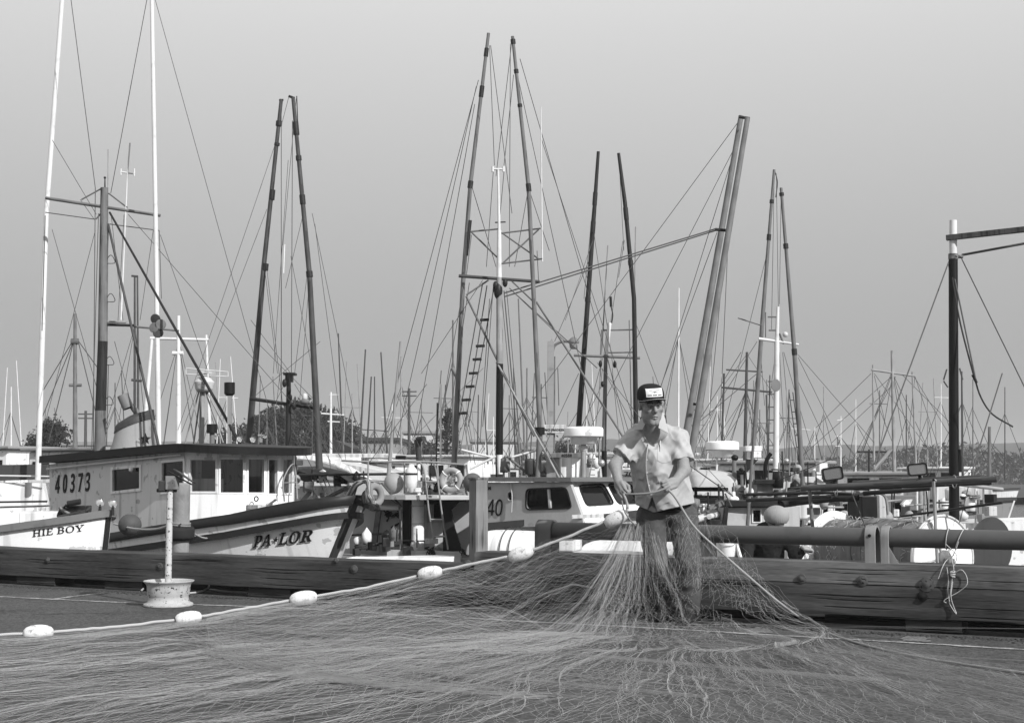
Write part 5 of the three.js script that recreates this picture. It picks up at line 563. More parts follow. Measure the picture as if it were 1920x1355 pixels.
// ---- boat with two dark poles crossing the slanted rig lines (behind the man)
{
  const D = 22, f = frame(1235, 21, 25), t = thing('fishing_boat', 'boat with two dark poles and a short white mast behind the radome', 'boat', f.L(3, 0, WATER));
  boatHull(t, f, { Lh: 4.2, beam: 1.2, full: 2.6, sheer: (l) => 0.9 - 0.07 * l, rake: 0.8, flare: 0.35 }, M.white); part(t, 'cabin', pbox(1105, 868, 1190, 905, 21.5, 1.6), M.white); part(t, 'cabin_roof', pbox(1098, 862, 1200, 869, 21.7, 1.9), M.cream); part(t, 'number_board', pbox(1164, 880, 1192, 897, 21, 0.05), M.grey); { const pl = plane(at(1170, 893, 20.95), V(0, 0, 1)); part(t, 'small_lettering', textGeo('70', 'sans', 0.075, (x, y, z) => pl.w(x, y, z + 0.003), { sx: 1.4 }), M.ink); }
  part(t, 'pole', [rod(D, 1122, 284, 1114, 400, 6, 8), rod(D, 1114, 400, 1083, 830, 8, 11)], M.sparDark, 'dark trolling pole'); part(t, 'pole', [rod(D - 1, 1160, 287, 1172, 380, 6, 8, D - 1), rod(D - 1, 1172, 380, 1189, 560, 8, 8.5, D - 1), rod(D - 1, 1189, 560, 1194, 880, 8.5, 10, D - 1)], M.sparDark, 'dark trolling pole'); collars(t, D, 1122, 284, 1083, 830, 8, [[0.14, 0.22, 1.2], [0.24, 0.2, 1.35], [0.5, 0.08, 1.6], [0.7, 0.06, 1.4]]); collars(t, D - 1, 1172, 380, 1189, 560, 8, [[0.05, 0.2, 1.3], [0.6, 0.08, 1.4]]);
  part(t, 'mast', [rod(D - 0.5, 1143, 605, 1136, 665, 8, 9)], M.sparWhite); part(t, 'mast_foot', rod(D - 0.5, 1136, 665, 1132, 870, 7, 9), M.sparMid); part(t, 'antenna', [rod(D - 0.5, 1145, 556, 1146, 575, 5), hose([at(1146, 575, D - 0.5), at(1149, 590, D - 0.5), at(1147, 606, D - 0.5)], 0.01, 5)], M.dark); part(t, 'cross_tree', rod(D - 0.5, 1076, 666, 1200, 671, 5), M.sparMid); for (const l of [[1130, 619, 1187, 618, 3], [1141, 661, 1195, 660, 3], [1128, 618, 1126, 665, 2]]) part(t, 'brace', rod(D - 0.5, ...l), M.sparMid); part(t, 'whip', rod(D - 0.5, 1140, 460, 1124, 735, 2.5), M.sparPale); part(t, 'whip', rod(D - 0.5, 1192, 425, 1189, 660, 2.2), M.sparPale); part(t, 'tackle', [ball(at(1126, 682, D - 0.6), 0.03, 0.06, 8), ball(at(1153, 683, D - 0.6), 0.03, 0.06, 8), ball(at(1130, 720, D - 0.6), 0.03, 0.05, 8)], M.dark);
  stays(t, D, [[1113, 430, 1117, 460], [1117, 460, 1150, 690], [1171, 450, 1160, 520], [1168, 452, 1140, 640], [1108, 480, 1040, 640], [1112, 450, 1060, 600, D, 20], [1130, 672, 1085, 840], [1140, 672, 1180, 850], [1120, 680, 1260, 860, D, 17, 1.3], [1130, 690, 1110, 860], [1148, 690, 1165, 860], [1140, 700, 1060, 860], [1162, 320, 1170, 470], [1118, 320, 1095, 560], [1085, 700, 1020, 840], [1190, 600, 1250, 760], [1090, 760, 1030, 860], [1135, 700, 1200, 820]]);
}
// ---- boat with the two heavy slanting poles and the canvas covered skiff
{
  const D = 18.5, f = frame(1490, 15.5, 30), t = thing('fishing_boat', 'boat with two thick pale poles slanting right and a canvas covered skiff', 'boat', f.L(1.8, 0, WATER));
  boatHull(t, f, { Lh: 3.5, beam: 1.2, full: 2.4, sheer: (l) => 0.55 - 0.05 * l, rake: 0.8, flare: 0.35 }, M.grey);
  part(t, 'pole', rod(D, 1390, 217, 1268, 925, 10, 15), M.sparMid2 = mat('pole_grey', 0.2, { roughness: 0.5, map: GRAIN() }), 'thick slanting pole'); part(t, 'pole', rod(D - 0.3, 1402, 221, 1284, 925, 10, 15, D - 0.3), M.sparMid2, 'thick slanting pole'); part(t, 'pole_clamp', [rod(D - 0.2, 1341, 430, 1364, 432, 6), rod(D - 0.2, 1386, 219, 1406, 222, 6), rod(D - 0.2, 1300, 757, 1318, 760, 5)], M.dark);
  stays(t, D, [[1345, 428, 946, 549, D, 17.6, 2], [1342, 432, 946, 556, D, 17.6, 2], [1388, 224, 930, 845, D, 19], [1374, 284, 1085, 845, D, 20], [1345, 435, 1196, 842], [1362, 440, 1330, 780], [1366, 440, 1350, 800], [1372, 300, 1202, 845], [1300, 800, 1420, 700], [1310, 790, 1390, 660]]);
  // skiff under canvas
  { const c = at(1334, 912, 16.4), g = grid(30, 14, (u, v) => { const x = (u - 0.5) * 0.62, a = v * Math.PI, e = Math.pow(1 - Math.pow(Math.abs(u - 0.5) * 2, 6), 0.4); return V(c.x + x, c.y + Math.sin(a) * 0.21 * e * (1 - 0.18 * Math.abs(u - 0.3)), c.z + Math.cos(a) * 0.35 * e); }); part(t, 'canvas_cover', g, M.tarpPale); part(t, 'skiff_rack', [pbox(1298, 914, 1366, 921, 16.3, 0.7), pbox(1302, 930, 1362, 936, 16.2, 0.5)], M.dark); part(t, 'rack_leg', [pbox(1303, 915, 1308, 975, 16.3, 0.05)], M.dark); }
  // radome, exhausts, lamp, cabin
  radarDome(t, 16.6, 1355, 827, 62, 29); part(t, 'radar_post', [rod(16.6, 1345, 856, 1343, 905, 4)], M.sparWhite); part(t, 'radar_shelf', pbox(1336, 862, 1368, 866, 16.6, 0.2), M.cream);
  { const s = part(t, 'stack', [rod(16.2, 1377, 858, 1377, 925, 8, 9)], M.midgrey); part(s, 'rain_cap', ball(at(1378, 858, 16.2), 0.045, 0.04, 12), M.black); const s2 = part(t, 'stack', rod(16.4, 1391, 890, 1392, 925, 6, 7), M.sparMid); part(s2, 'rain_cap', ball(at(1390, 881, 16.4), 0.033, 0.03, 12), M.black); }
  { const l = part(t, 'deck_lamp', lathe(at(1376, 937, 14.8), [[0.06, 0], [0.062, 0.01], [0.05, 0.03], [0.02, 0.045], [0.018, 0.09], [0.001, 0.095]], 20), M.cleanWhite); part(t, 'lamp_bracket', rod(14.8, 1376, 920, 1376, 905, 3), M.sparPale); }
  const pl = plane(at(1400, 970, 14.8), V(0.1, 0, 1).normalize()), P = (x, y) => pl.px(x, y); const wq = [P(1412, 978), P(1426, 978), P(1426, 956), P(1412, 956)];
  part(t, 'house', wall(pl, [P(1364, 1010), P(1500, 1010), P(1500, 950), P(1364, 952)], [wq], 0.8), mat('house_pale', 0.42, { roughness: 0.5, map: PAINT() })); win(t, pl, wq, { fw: 0.012 }); part(t, 'corner_post', barBox(at(1357, 1000, 14.7), at(1362, 950, 14.7), 0.05, 0.05), M.dark); part(t, 'dark_awning', pbox(1360, 938, 1470, 950, 14.7, 0.7), M.dark);
  part(t, 'foredeck_gear', [pbox(1302, 975, 1360, 985, 15, 0.6)], M.midgrey); part(t, 'winch_drum', tube(at(1306, 974, 14.6), at(1330, 966, 14.8), 0.04, 0.04, 14), M.cream); part(t, 'winch_drum', tube(at(1330, 968, 14.6), at(1345, 965, 14.8), 0.03, 0.03, 14), M.cleanWhite); part(t, 'anchor', [barBox(at(1330, 955, 14.7), at(1356, 942, 14.7), 0.08, 0.05), barBox(at(1325, 960, 14.7), at(1342, 950, 14.7), 0.14, 0.02)], M.steel);
  part(t, 'slant_post', rod(14.3, 1402, 985, 1415, 800, 7, 4.5), M.sparMid); stays(t, 15, [[1290, 870, 1375, 930, 15.5, 14.6, 1.6], [1375, 930, 1310, 860, 14.6, 17], [1360, 925, 1372, 950, 14.6, 14.6, 2]]);
  part(t, 'black_hose', hose([[1436, 895], [1436, 870], [1442, 855], [1446, 850]].map(([x, y]) => at(x, y, 15.4)), 0.025, 7), M.black); part(t, 'locker', [pbox(1420, 905, 1450, 935, 15.4, 0.5)], M.grey); part(t, 'locker_lid', pbox(1416, 899, 1454, 908, 15.3, 0.55), M.dark);
  part(t, 'dark_fluke', slab([at(1398, 860, 16), at(1420, 862, 16), at(1400, 885, 16)], V(0, 0, 0.05)), M.dark); part(t, 'scanner', [pbox(1398, 836, 1430, 846, 17.5, 0.2), pbox(1412, 846, 1428, 858, 17.5, 0.15)], M.cleanWhite);
}
// ---- boat with two thin poles and a tall white mast
{
  const D = 22.5, f = frame(1620, 21, 30), t = thing('fishing_boat', 'boat with a tall white mast between two thin leaning poles', 'boat', f.L(3, 0, WATER)); boatHull(t, f, { Lh: 4.6, beam: 1.3, full: 3, sheer: (l) => 0.75 - 0.05 * l, rake: 0.9, flare: 0.35 }, M.white); part(t, 'cabin', slab([at(1462, 925, 21), at(1555, 925, 21), at(1548, 905, 21), at(1520, 888, 21), at(1475, 886, 21)], V(0, 0, -1.5)), M.cream);
  part(t, 'mast', [rod(D - 0.8, 1459, 575, 1457, 640, 6, 8), rod(D - 0.8, 1457, 640, 1455, 940, 10, 12)], M.sparWhite, 'tall white mast'); part(t, 'pole', [rod(D, 1452, 318, 1430, 600, 5, 8), rod(D, 1430, 600, 1409, 900, 8, 9)], M.sparMid, 'thin leaning pole'); part(t, 'pole', [rod(D - 1.5, 1465, 352, 1490, 660, 5.5, 8.5, D - 1.5), rod(D - 1.5, 1490, 660, 1507, 925, 8.5, 10, D - 1.5)], M.sparMid, 'thin leaning pole'); collars(t, D, 1452, 318, 1430, 600, 6, [[0.2, 0.06, 1.6], [0.43, 0.1, 1.7], [0.95, 0.2, 1.5]]); collars(t, D - 1.5, 1465, 352, 1490, 660, 7, [[0.03, 0.05, 1.5], [0.34, 0.08, 1.7], [0.98, 0.1, 1.8]]); part(t, 'pole_tip', hose([at(1453, 320, D), at(1458, 340, D), at(1455, 370, D)], 0.008, 4), M.dark);
  part(t, 'cross_tree', [rod(D - 0.8, 1423, 635, 1498, 646, 6, 4)], M.sparWhite); part(t, 'float', ball(at(1473, 627, D - 0.8), 0.045), M.cream); for (const l of [[1440, 594, 1458, 594, 3], [1442, 619, 1458, 619, 3], [1436, 585, 1436, 632, 2.2], [1462, 625, 1470, 645, 4], [1384, 596, 1428, 610, 2.4]]) part(t, 'brace', rod(D - 0.8, ...l), M.sparMid); part(t, 'dark_vane', lathe(at(1455, 722, D - 1), [[0.001, -0.006], [0.1, -0.004], [0.105, 0], [0.1, 0.004], [0.001, 0.006]], 14, V(0.5, 0, 0.86)), M.midgrey);
  for (let i = 0; i < 7; i++) part(t, 'mast_rung', rod(D - 0.8, 1440, 715 + i * 24, 1452, 715 + i * 24, 2), M.wire); stays(t, D, [[1444, 703, 1440, 940, D - 0.8, D - 0.8, 2], [1452, 340, 1447, 620], [1456, 325, 1460, 580], [1465, 360, 1462, 570], [1445, 450, 1360, 790], [1420, 640, 1300, 830], [1497, 665, 1640, 830], [1497, 670, 1580, 840], [1490, 700, 1560, 850], [1468, 660, 1490, 900], [1462, 660, 1475, 900], [1470, 660, 1530, 870], [1480, 730, 1475, 860, 21, 21, 1.6], [1425, 640, 1434, 760], [1430, 640, 1395, 850], [1456, 650, 1430, 850], [1400, 760, 1330, 870]]);
  part(t, 'ball_weight', [ball(at(1475, 864, 21), 0.045), rod(21, 1475, 730, 1475, 860, 1.5)], M.galv); part(t, 'side_ladder', [rod(21, 1480, 735, 1500, 880, 2), rod(21, 1487, 735, 1506, 880, 2)], M.wire); for (let i = 0; i < 6; i++) part(t, 'ladder_rung', rod(21, 1482 + i * 3, 750 + i * 22, 1490 + i * 3, 750 + i * 22, 2), M.wire);
}
// ---- gillnet boat at the right: net drum, pole bundle, work lamps, black mast
{
  const t = thing('gillnet_boat', 'gillnet boat with net drum, lashed pole bundle, work lamps and black mast', 'boat', at(1700, 1000, 14).setY(WATER)), f = frame(2150, 12.2, 12), b = (l) => 1.25 * Math.pow(1 - Math.pow(1 - clamp(l / 2.8), 2), 0.6); boatHull(t, f, { Lh: 5.4, b, sheer: (l) => 0.12, rake: 0.6, flare: 0.3, well: 0.3 }, M.white, M.grey, null);
  // drum
  const ax = V(0.5, 0, 0.866), cR = at(1765, 1046, 13.0), cL = cR.clone().addScaledVector(ax, -1.45), R = 0.41; const fl = (c, d) => lathe(c, [[0.04, 0], [R - 0.01, 0], [R + 0.012, 0.004], [R + 0.012, 0.03], [R - 0.01, 0.034], [R - 0.02, 0.028], [0.04, 0.028]], 48, d);
  const fr = part(t, 'drum_flange', fl(cR, ax), M.cleanWhite, 'white drum end disc'); part(fr, 'rim_ring', torus(cR.clone().addScaledVector(ax, 0.034), R, 0.012, ax, 48, 8), M.cream); { const u = basisY(ax), x = V(0, 0, 0).setFromMatrixColumn(u, 0), z = V(0, 0, 0).setFromMatrixColumn(u, 2); for (let i = 0; i < 5; i++) { const a = 0.5 + i * 1.2566, d = x.clone().multiplyScalar(Math.cos(a)).addScaledVector(z, Math.sin(a)), o = cR.clone().addScaledVector(ax, 0.036); part(fr, 'rib', barBox(o.clone().addScaledVector(d, 0.06), o.clone().addScaledVector(d, R - 0.02), 0.02, 0.02, ax), M.cream); } part(fr, 'hub', lathe(cR.clone().addScaledVector(ax, 0.03), [[0.08, 0], [0.08, 0.03], [0.03, 0.04], [0.03, 0.09], [0.001, 0.09]], 20, ax), M.steel); }
  part(t, 'drum_flange', fl(cL.clone().addScaledVector(ax, -0.03), ax), M.cleanWhite); const L = 1.4, mid = cL.clone().addScaledVector(ax, 0.02); { const u = basisY(ax), x = V(0, 0, 0).setFromMatrixColumn(u, 0), z = V(0, 0, 0).setFromMatrixColumn(u, 2); part(t, 'wound_net', grid(60, 44, (s, v) => { const a = v * 6.2832, r = 0.325 + 0.05 * (fbm(s * 9, v * 7 + 3, 3, 4) - 0.5) + 0.03 * Math.sin(s * 3.1); return mid.clone().addScaledVector(ax, s * L).addScaledVector(x, Math.cos(a) * r).addScaledVector(z, Math.sin(a) * r); }), M.netDark);
    const Rr = rng(8); const tw = []; for (let k = 0; k < 260; k++) { const P = []; let s = Rr() * L, a = Rr() * 6.28; for (let j = 0; j < 5; j++) { const r = 0.335 + 0.045 * Rr(); P.push(mid.clone().addScaledVector(ax, clamp(s, 0, L)).addScaledVector(x, Math.cos(a) * r).addScaledVector(z, Math.sin(a) * r)); s += (Rr() - 0.5) * 0.09; a += (Rr() - 0.3) * 0.3; } tw.push(hose(P, 0.0022, 3, 10)); } const nt = part(t, 'net_twine', tw, M.net); nt.userData.kind = 'stuff'; for (let k = 0; k < 5; k++) { const s = 0.1 + 0.27 * k, a = 1.2 + Rr() * 1.2, r = 0.35; part(t, 'net_float', lathe(mid.clone().addScaledVector(ax, s).addScaledVector(x, Math.cos(a) * r).addScaledVector(z, Math.sin(a) * r), [[0.008, -0.06], [0.03, -0.045], [0.035, 0], [0.03, 0.045], [0.008, 0.06]], 12, ax), M.foam); } }
  part(t, 'drum_stand', [box(cR.clone().addScaledVector(ax, 0.1).setY((cR.y + WATER) / 2), 0.08, cR.y - WATER, 0.08, 0.5), box(cL.clone().addScaledVector(ax, -0.1).setY((cL.y + WATER) / 2), 0.08, cL.y - WATER, 0.08, 0.5)], M.steel);
  { const c2 = at(1858, 1025, 13.6); part(t, 'drum_flange', lathe(c2, [[0.03, 0], [0.3, 0], [0.305, 0.02], [0.03, 0.025]], 36, ax), M.darkGrey, 'dark drum end at the picture edge'); part(t, 'drum_stand', box(c2.clone().setY((c2.y + WATER) / 2 - 0.1).addScaledVector(ax, -0.1), 0.1, c2.y - WATER, 0.1, 0.4), M.steel); }
  // gallows frames of bent pipe
  const g = (l, r, m = M.sparPale) => part(t, 'gallows_pipe', hose(l.map(([x, y, D]) => at(x, y, D)), r, 8, 40), m);
  part(t, 'gallows_post', rod(13.2, 1518, 914, 1526, 1010, 7), M.sparMid); g([[1518, 914, 13.2], [1535, 918, 13.2], [1600, 922, 13.3], [1655, 926, 13.4], [1661, 932, 13.4], [1666, 965, 13.4]], 0.016); part(t, 'gallows_post', rod(12.4, 1751, 902, 1759, 1070, 6.5), M.sparPale); g([[1751, 901, 12.4], [1765, 904, 12.5], [1800, 908, 12.8], [1880, 917, 13.2]], 0.018);
  // bundle of poles lashed on top
  for (const [x0, y0, x1, y1, w0, w1, D0, D1, m] of [[1503, 915, 1870, 898, 11, 12, 13, 12.2, M.spar], [1540, 917, 1860, 905, 8, 8, 13.2, 12.4, M.sparDark], [1600, 905, 1840, 893, 8, 6, 13.3, 12.5, M.spar], [1620, 925, 1745, 916, 9, 7, 13.3, 12.9, M.sparDark], [1400, 927, 1600, 922, 6, 7, 14, 13.4, M.sparDark], [1400, 938, 1560, 931, 7, 7, 14, 13.4, M.sparDark], [1690, 968, 1880, 942, 4, 5.5, 13.3, 12.6, M.sparDark]]) part(t, 'stowed_pole', tube(at(x0, y0, D0), at(x1, y1, D1), w0 / 2 * D0 / F, w1 / 2 * D1 / F, 10), m);
  part(t, 'furled_canvas', hose([[1460, 945, 13.8], [1480, 943, 13.8], [1500, 940, 13.7], [1540, 936, 13.6], [1575, 933, 13.5], [1610, 934, 13.4]].map(([x, y, D]) => at(x, y, D)), 0.04, 9), M.tarp); part(t, 'lashing', [torus(at(1600, 916, 13.15), 0.055, 0.006, V(1, 0, 0), 14, 5), torus(at(1568, 920, 13.15), 0.05, 0.006, V(1, 0, 0), 14, 5), torus(at(1790, 903, 12.5), 0.06, 0.006, V(1, 0, 0), 14, 5)], M.ropeGrey);
  // work lamps
  for (const [x, y, w, h, rot, D, dir] of [[1562, 888, 38, 25, 0.16, 12.9, V(-0.1, 0.0, 1)], [1721, 880, 36, 23, 0.1, 12.5, V(-0.2, 0.05, 1)]]) { const pl = plane(at(x, y, D), dir.clone().normalize()), s = D / F, c = Math.cos(rot), sn = Math.sin(rot); const rq = [[-1, -1], [1, -1], [1, 1], [-1, 1]].map(([a, e]) => { const X = a * w / 2 * s, Y = e * h / 2 * s; return [X * c - Y * sn, X * sn + Y * c]; }); const o = roundQuad(rq, 0.03), i = roundQuad(rq.map(([X, Y]) => [X * 0.84, Y * 0.76]), 0.02); const l = part(t, 'work_lamp', [wall(pl, o, [], 0.06, -0.008), wall(pl, o, [i], 0.02, 0.012)], M.black, 'rectangular work lamp'); part(l, 'lens', wall(pl, i, [], 0.004, 0.002), mat('lamp_reflector', 0.35, { roughness: 0.15, metalness: 0.8 })); part(t, 'lamp_bracket', [tube(at(x + 4, y + h / 2 - 1, D + 0.02), at(x + 6, y + h / 2 + 12, D + 0.02), 0.015, 0.02, 8), box(at(x + 6, y + h / 2 + 9, D + 0.02), 0.09, 0.02, 0.05)], M.dark); }
  // mast and deck house behind the drum
  part(t, 'mast_top', rod(14.6, 1788, 413, 1788, 482, 14.5, 15), M.sparWhite, 'white painted mast top'); part(t, 'mast', rod(14.6, 1788, 482, 1790, 1000, 17.5, 20), M.black, 'black painted mast'); part(t, 'mast_collar', [rod(14.6, 1780, 480, 1806, 481, 7), rod(14.6, 1788, 476, 1788, 486, 19)], M.steel); part(t, 'yard', barBox(at(1775, 446, 14.6), at(1930, 429, 14.2), 0.06, 0.06), M.spar); part(t, 'mast_box', pbox(1798, 842, 1804, 885, 14.4, 0.06), M.black);
  stays(t, 14.6, [[1780, 490, 1640, 870, 14.6, 13.5, 2], [1804, 478, 2010, 440, 14.6, 14.2, 3], [1804, 485, 1962, 807, 14.6, 13.6, 1.8], [1786, 500, 1830, 710, 14.6, 14.2, 2], [1880, 700, 1823, 885, 14.2, 13, 1.6], [1600, 930, 1628, 1000, 13.2, 13, 1.5], [1560, 860, 1460, 900, 13.5, 14], [1823, 885, 1800, 980, 13, 13]]); part(t, 'slack_rope', hose([[1786, 520], [1800, 600], [1820, 680], [1829, 712], [1840, 745], [1860, 775], [1900, 800]].map(([x, y]) => at(x, y, 14.3)), 0.01, 5), M.ropeDark); part(t, 'turnbuckle', [rod(14.3, 1825, 702, 1832, 718, 7, 5), rod(14.6, 1781, 492, 1784, 525, 6, 5)], M.dark);
  part(t, 'dark_winch', pbox(1616, 930, 1652, 990, 14.2, 0.35, 0.2), M.black); part(t, 'winch_post', pbox(1649, 928, 1662, 978, 13.9, 0.08), M.cream);
}
// ---- cabin boats behind the gillnet boat
{
  const t = thing('moored_boat', 'white cabin boat with dark windows behind the furled canvas', 'boat', at(1520, 1000, 17).setY(WATER)), pl = plane(at(1520, 960, 16.6), V(0.1, 0, 1).normalize()), P = (x, y) => pl.px(x, y); const w1 = [P(1542, 968), P(1552, 970), P(1553, 940), P(1545, 940)], w2 = [P(1565, 968), P(1590, 968), P(1590, 940), P(1566, 940)];
  part(t, 'house', wall(pl, [P(1478, 1010), P(1640, 1010), P(1632, 932), P(1500, 932), P(1490, 955), P(1478, 955)], [w1, w2], 1.2), M.white); win(t, pl, w1, { fw: 0.012 }); win(t, pl, w2, { fw: 0.012 }); part(t, 'hull', wall(pl, [P(1400, 1250), P(1700, 1250), P(1700, 1005), P(1400, 1005)], [], 1.6, 0.2), M.white); part(t, 'stripe', wall(pl, [P(1480, 985), P(1640, 985), P(1640, 981), P(1480, 981)], [], 0.02, 0.01), M.darkGrey);
  const t2 = thing('moored_boat', 'white boat with clutter of posts seen between the pole bundle and drum', 'boat', at(1750, 1000, 19).setY(WATER)), p2 = plane(at(1750, 960, 18.6), V(-0.1, 0, 1).normalize()), Q = (x, y) => p2.px(x, y); const w3 = [Q(1678, 960), Q(1690, 960), Q(1690, 942), Q(1678, 942)];
  part(t2, 'house', wall(p2, [Q(1662, 1010), Q(1735, 1010), Q(1735, 930), Q(1662, 930)], [w3], 1), M.midgrey); win(t2, p2, w3, { fw: 0.012, frame: M.midgrey }); part(t2, 'hull', wall(p2, [Q(1650, 1250), Q(1980, 1250), Q(1980, 975), Q(1650, 985)], [], 1.5, 0.2), M.white); part(t2, 'awning', pbox(1757, 912, 1862, 938, 18.8, 1.6), M.cream); part(t2, 'awning_edge', pbox(1757, 937, 1870, 940, 18.7, 1.7), M.dark); for (const [x, w] of [[1720, 5], [1727, 9], [1738, 8], [1758, 4], [1830, 4], [1845, 4]]) part(t2, 'post', rod(18.4, x, 915, x, 990, w), x % 2 ? M.sparPale : M.sparWhite); part(t2, 'white_vent', slab([at(1692, 945, 18.3), at(1700, 937, 18.3), at(1712, 936, 18.3), at(1708, 944, 18.3), at(1696, 950, 18.3)], V(0, 0, -0.1)), M.cleanWhite);
}
// ---- deck gear on the boats along the quay
function clutter(label, x0, x1, y0, y1, D, n, seed) {
  const t = scene.children.find((o) => o.userData.label === label); if (!t) throw new Error('no boat ' + label); const R = rng(seed), tones = [M.cleanWhite, M.cream, M.grey, M.midgrey, M.darkGrey, M.black, M.steel, M.sparPale];
  for (let i = 0; i < n; i++) { const x = lerp(x0, x1, R()), y = lerp(y0, y1, 0.25 + 0.75 * R()), d = D + (R() - 0.5) * 0.6, s = d / F, m = tones[Math.floor(R() * tones.length)], k = R(), p = at(x, y, d);
    if (k < 0.26) { const w = (8 + R() * 16) * s, h = (6 + R() * 14) * s; part(t, 'gear_box', box(p, w, h, w * 0.8, R() * 1.2, 0.008), m); }
    else if (k < 0.5) { const h = (20 + R() * 40) * s; part(t, 'rail_post', tube(p, p.clone().add(V((R() - 0.5) * 0.05, h, 0)), 0.011, 0.011, 6), R() < 0.6 ? M.sparPale : M.sparDark); }
    else if (k < 0.64) part(t, 'gear_drum', lathe(p, [[0.001, 0], [0.06, 0], [0.065, 0.06 + R() * 0.12], [0.06, 0.1 + R() * 0.1], [0.001, 0.2]], 14), m);
    else if (k < 0.76) part(t, 'line_coil', [0, 1, 2].map((j) => torus(p.clone().add(V(0, j * 0.018, 0)), 0.06 + 0.02 * R(), 0.011, V((R() - 0.5) * 0.3, 1, (R() - 0.5) * 0.3), 16, 5)), R() < 0.5 ? M.ropeGrey : M.ropeDark);
    else if (k < 0.88) { const L = (24 + R() * 50) * s; part(t, 'grab_rail', tube(p, p.clone().add(V(L, (R() - 0.5) * 0.08, -0.1)), 0.012, 0.012, 6), R() < 0.5 ? M.sparPale : M.sparDark); }
    else part(t, 'small_buoy', ball(p, 0.05 + 0.03 * R(), 0.06 + 0.03 * R(), 12), R() < 0.5 ? M.buoy : M.buoyWhite); }
}
clutter('boat with two thick pale poles slanting right and a canvas covered skiff', 1302, 1372, 930, 990, 15.2, 22, 3); clutter('boat with two thick pale poles slanting right and a canvas covered skiff', 1380, 1500, 900, 950, 15.6, 22, 5);
clutter('white cabin boat with dark windows behind the furled canvas', 1490, 1640, 905, 985, 16.2, 20, 7); clutter('white boat with clutter of posts seen between the pole bundle and drum', 1660, 1860, 915, 985, 18, 34, 9);
clutter('grey cabin boat with raked white windscreen, radome and black-banded mast', 925, 1050, 870, 900, 17, 16, 11); clutter('grey boat with flybridge rail, life ring, round buoys and a leaning ladder', 790, 880, 885, 925, 17.2, 16, 13); clutter('grey boat with flybridge rail, life ring, round buoys and a leaning ladder', 660, 880, 1000, 1036, 16.8, 16, 17);
clutter('boat with a dark tarpaulin and two tall dark poles leaning together', 540, 700, 885, 935, 20.8, 18, 15); clutter('boat with two dark poles and a short white mast behind the radome', 1105, 1200, 840, 880, 21, 14, 19); clutter('boat with a tall white mast between two thin leaning poles', 1440, 1560, 860, 920, 20.6, 18, 21);
// ---------------------------------------------------------------- boats farther out, the far shore
function farBoat(label, px, D, top, { w = 7, lean = 0, mast = M.sparMid, hull = M.white, cabin = M.white, cross = null, poles = [], radar = 0, foot = 885, head = 25, wires = 4, size = 1, seed = 1, bars = [] } = {}) {
  const f = frame(px + 55 * 25 / D * size, D - 1, head), t = thing('moored_boat', label, 'boat', f.L(3, 0, WATER), 'boats moored farther out'), R = rng(seed * 131 + px);
  boatHull(t, f, { Lh: 7.5 * size, beam: 1.35, full: 3.2, sheer: (l) => 0.55 - 0.06 * l, rake: 0.8, flare: 0.35 }, hull, M.cream, M.darkGrey);
  const k = 25 / D, cy = at(px, HOR, D).y, hC = (px > 1540 ? 0.55 : 0.9) + 0.45 * R(); const c = f.L(3.2 * size, 0, 0.35 + hC / 2), a = -head * Math.PI / 180; part(t, 'cabin', box(c, 2.2, hC, 1.6, a, 0.06), cabin); part(t, 'cabin_roof', box(c.clone().setY(c.y + hC / 2 + 0.04), 2.5, 0.08, 1.85, a, 0.03), R() < 0.5 ? M.grey : M.cream);
  for (const i of [-0.7, 0, 0.7]) { const q = c.clone().addScaledVector(f.h, i).addScaledVector(f.s, 0.8).setY(c.y + hC * 0.18); part(t, 'window', box(q, 0.48, 0.32, 0.04, a, 0), M.glass); }
  part(t, 'mast', tube(at(px + lean, top, D), at(px, foot + 10, D), w / 2 * D / F * 0.6, w / 2 * D / F, 8), mast);
  if (cross) part(t, 'cross_tree', rod(D, ...cross, w * 0.5), mast); for (const l of bars) part(t, 'brace', rod(D, ...l), mast);
  for (const [x0, y0, x1, y1, pw = 4, m = M.spar] of poles) part(t, 'pole', rod(D, x0, y0, x1, y1, pw * 0.65, pw), m);
  if (radar) radarDome(t, D - 0.5, px + radar, 832, 1500 / D, 700 / D);
  const yc = cross ? cross[1] : lerp(top, foot, 0.25); for (let i = 0; i < wires; i++) { const s = i % 2 ? 1 : -1; stays(t, D, [[px + lean * 0.8, yc + R() * 12, px + s * (30 + R() * 70) * Math.max(0.5, k), foot - R() * 30]], { r: 0.00022 * D }); }
  return t;
}
farBoat('boat with a lone grey mast and fan of stays left of the tall spar', 140, 33, 588, { w: 10, foot: 880, mast: M.sparMid, wires: 0, seed: 3, bars: [[129, 722, 152, 722, 6], [133, 640, 146, 640, 12]] });
{ const t = scene.children[scene.children.length - 1]; stays(t, 33, [[135, 640, 72, 745], [136, 642, 75, 790], [136, 645, 90, 830], [146, 640, 178, 770], [147, 640, 190, 700], [138, 600, 138, 588]], { r: 0.012 }); }
farBoat('boat with a white T-shaped mast behind the radar of the big boat', 334, 30, 592, { w: 11, mast: M.sparWhite, cross: [281, 634, 391, 637], foot: 880, poles: [[284, 636, 266, 850, 9, M.sparWhite], [386, 628, 394, 850, 7, M.sparWhite]], seed: 5, wires: 6, bars: [[323, 662, 343, 662, 8]] });
farBoat('boat with a close pair of slim dark poles beside the funnel', 252, 36, 519, { w: 6, mast: M.spar, foot: 850, poles: [[257, 517, 259, 850, 5, M.spar]], seed: 8, wires: 4, bars: [[246, 517, 258, 518, 4], [246, 712, 265, 714, 5]] });
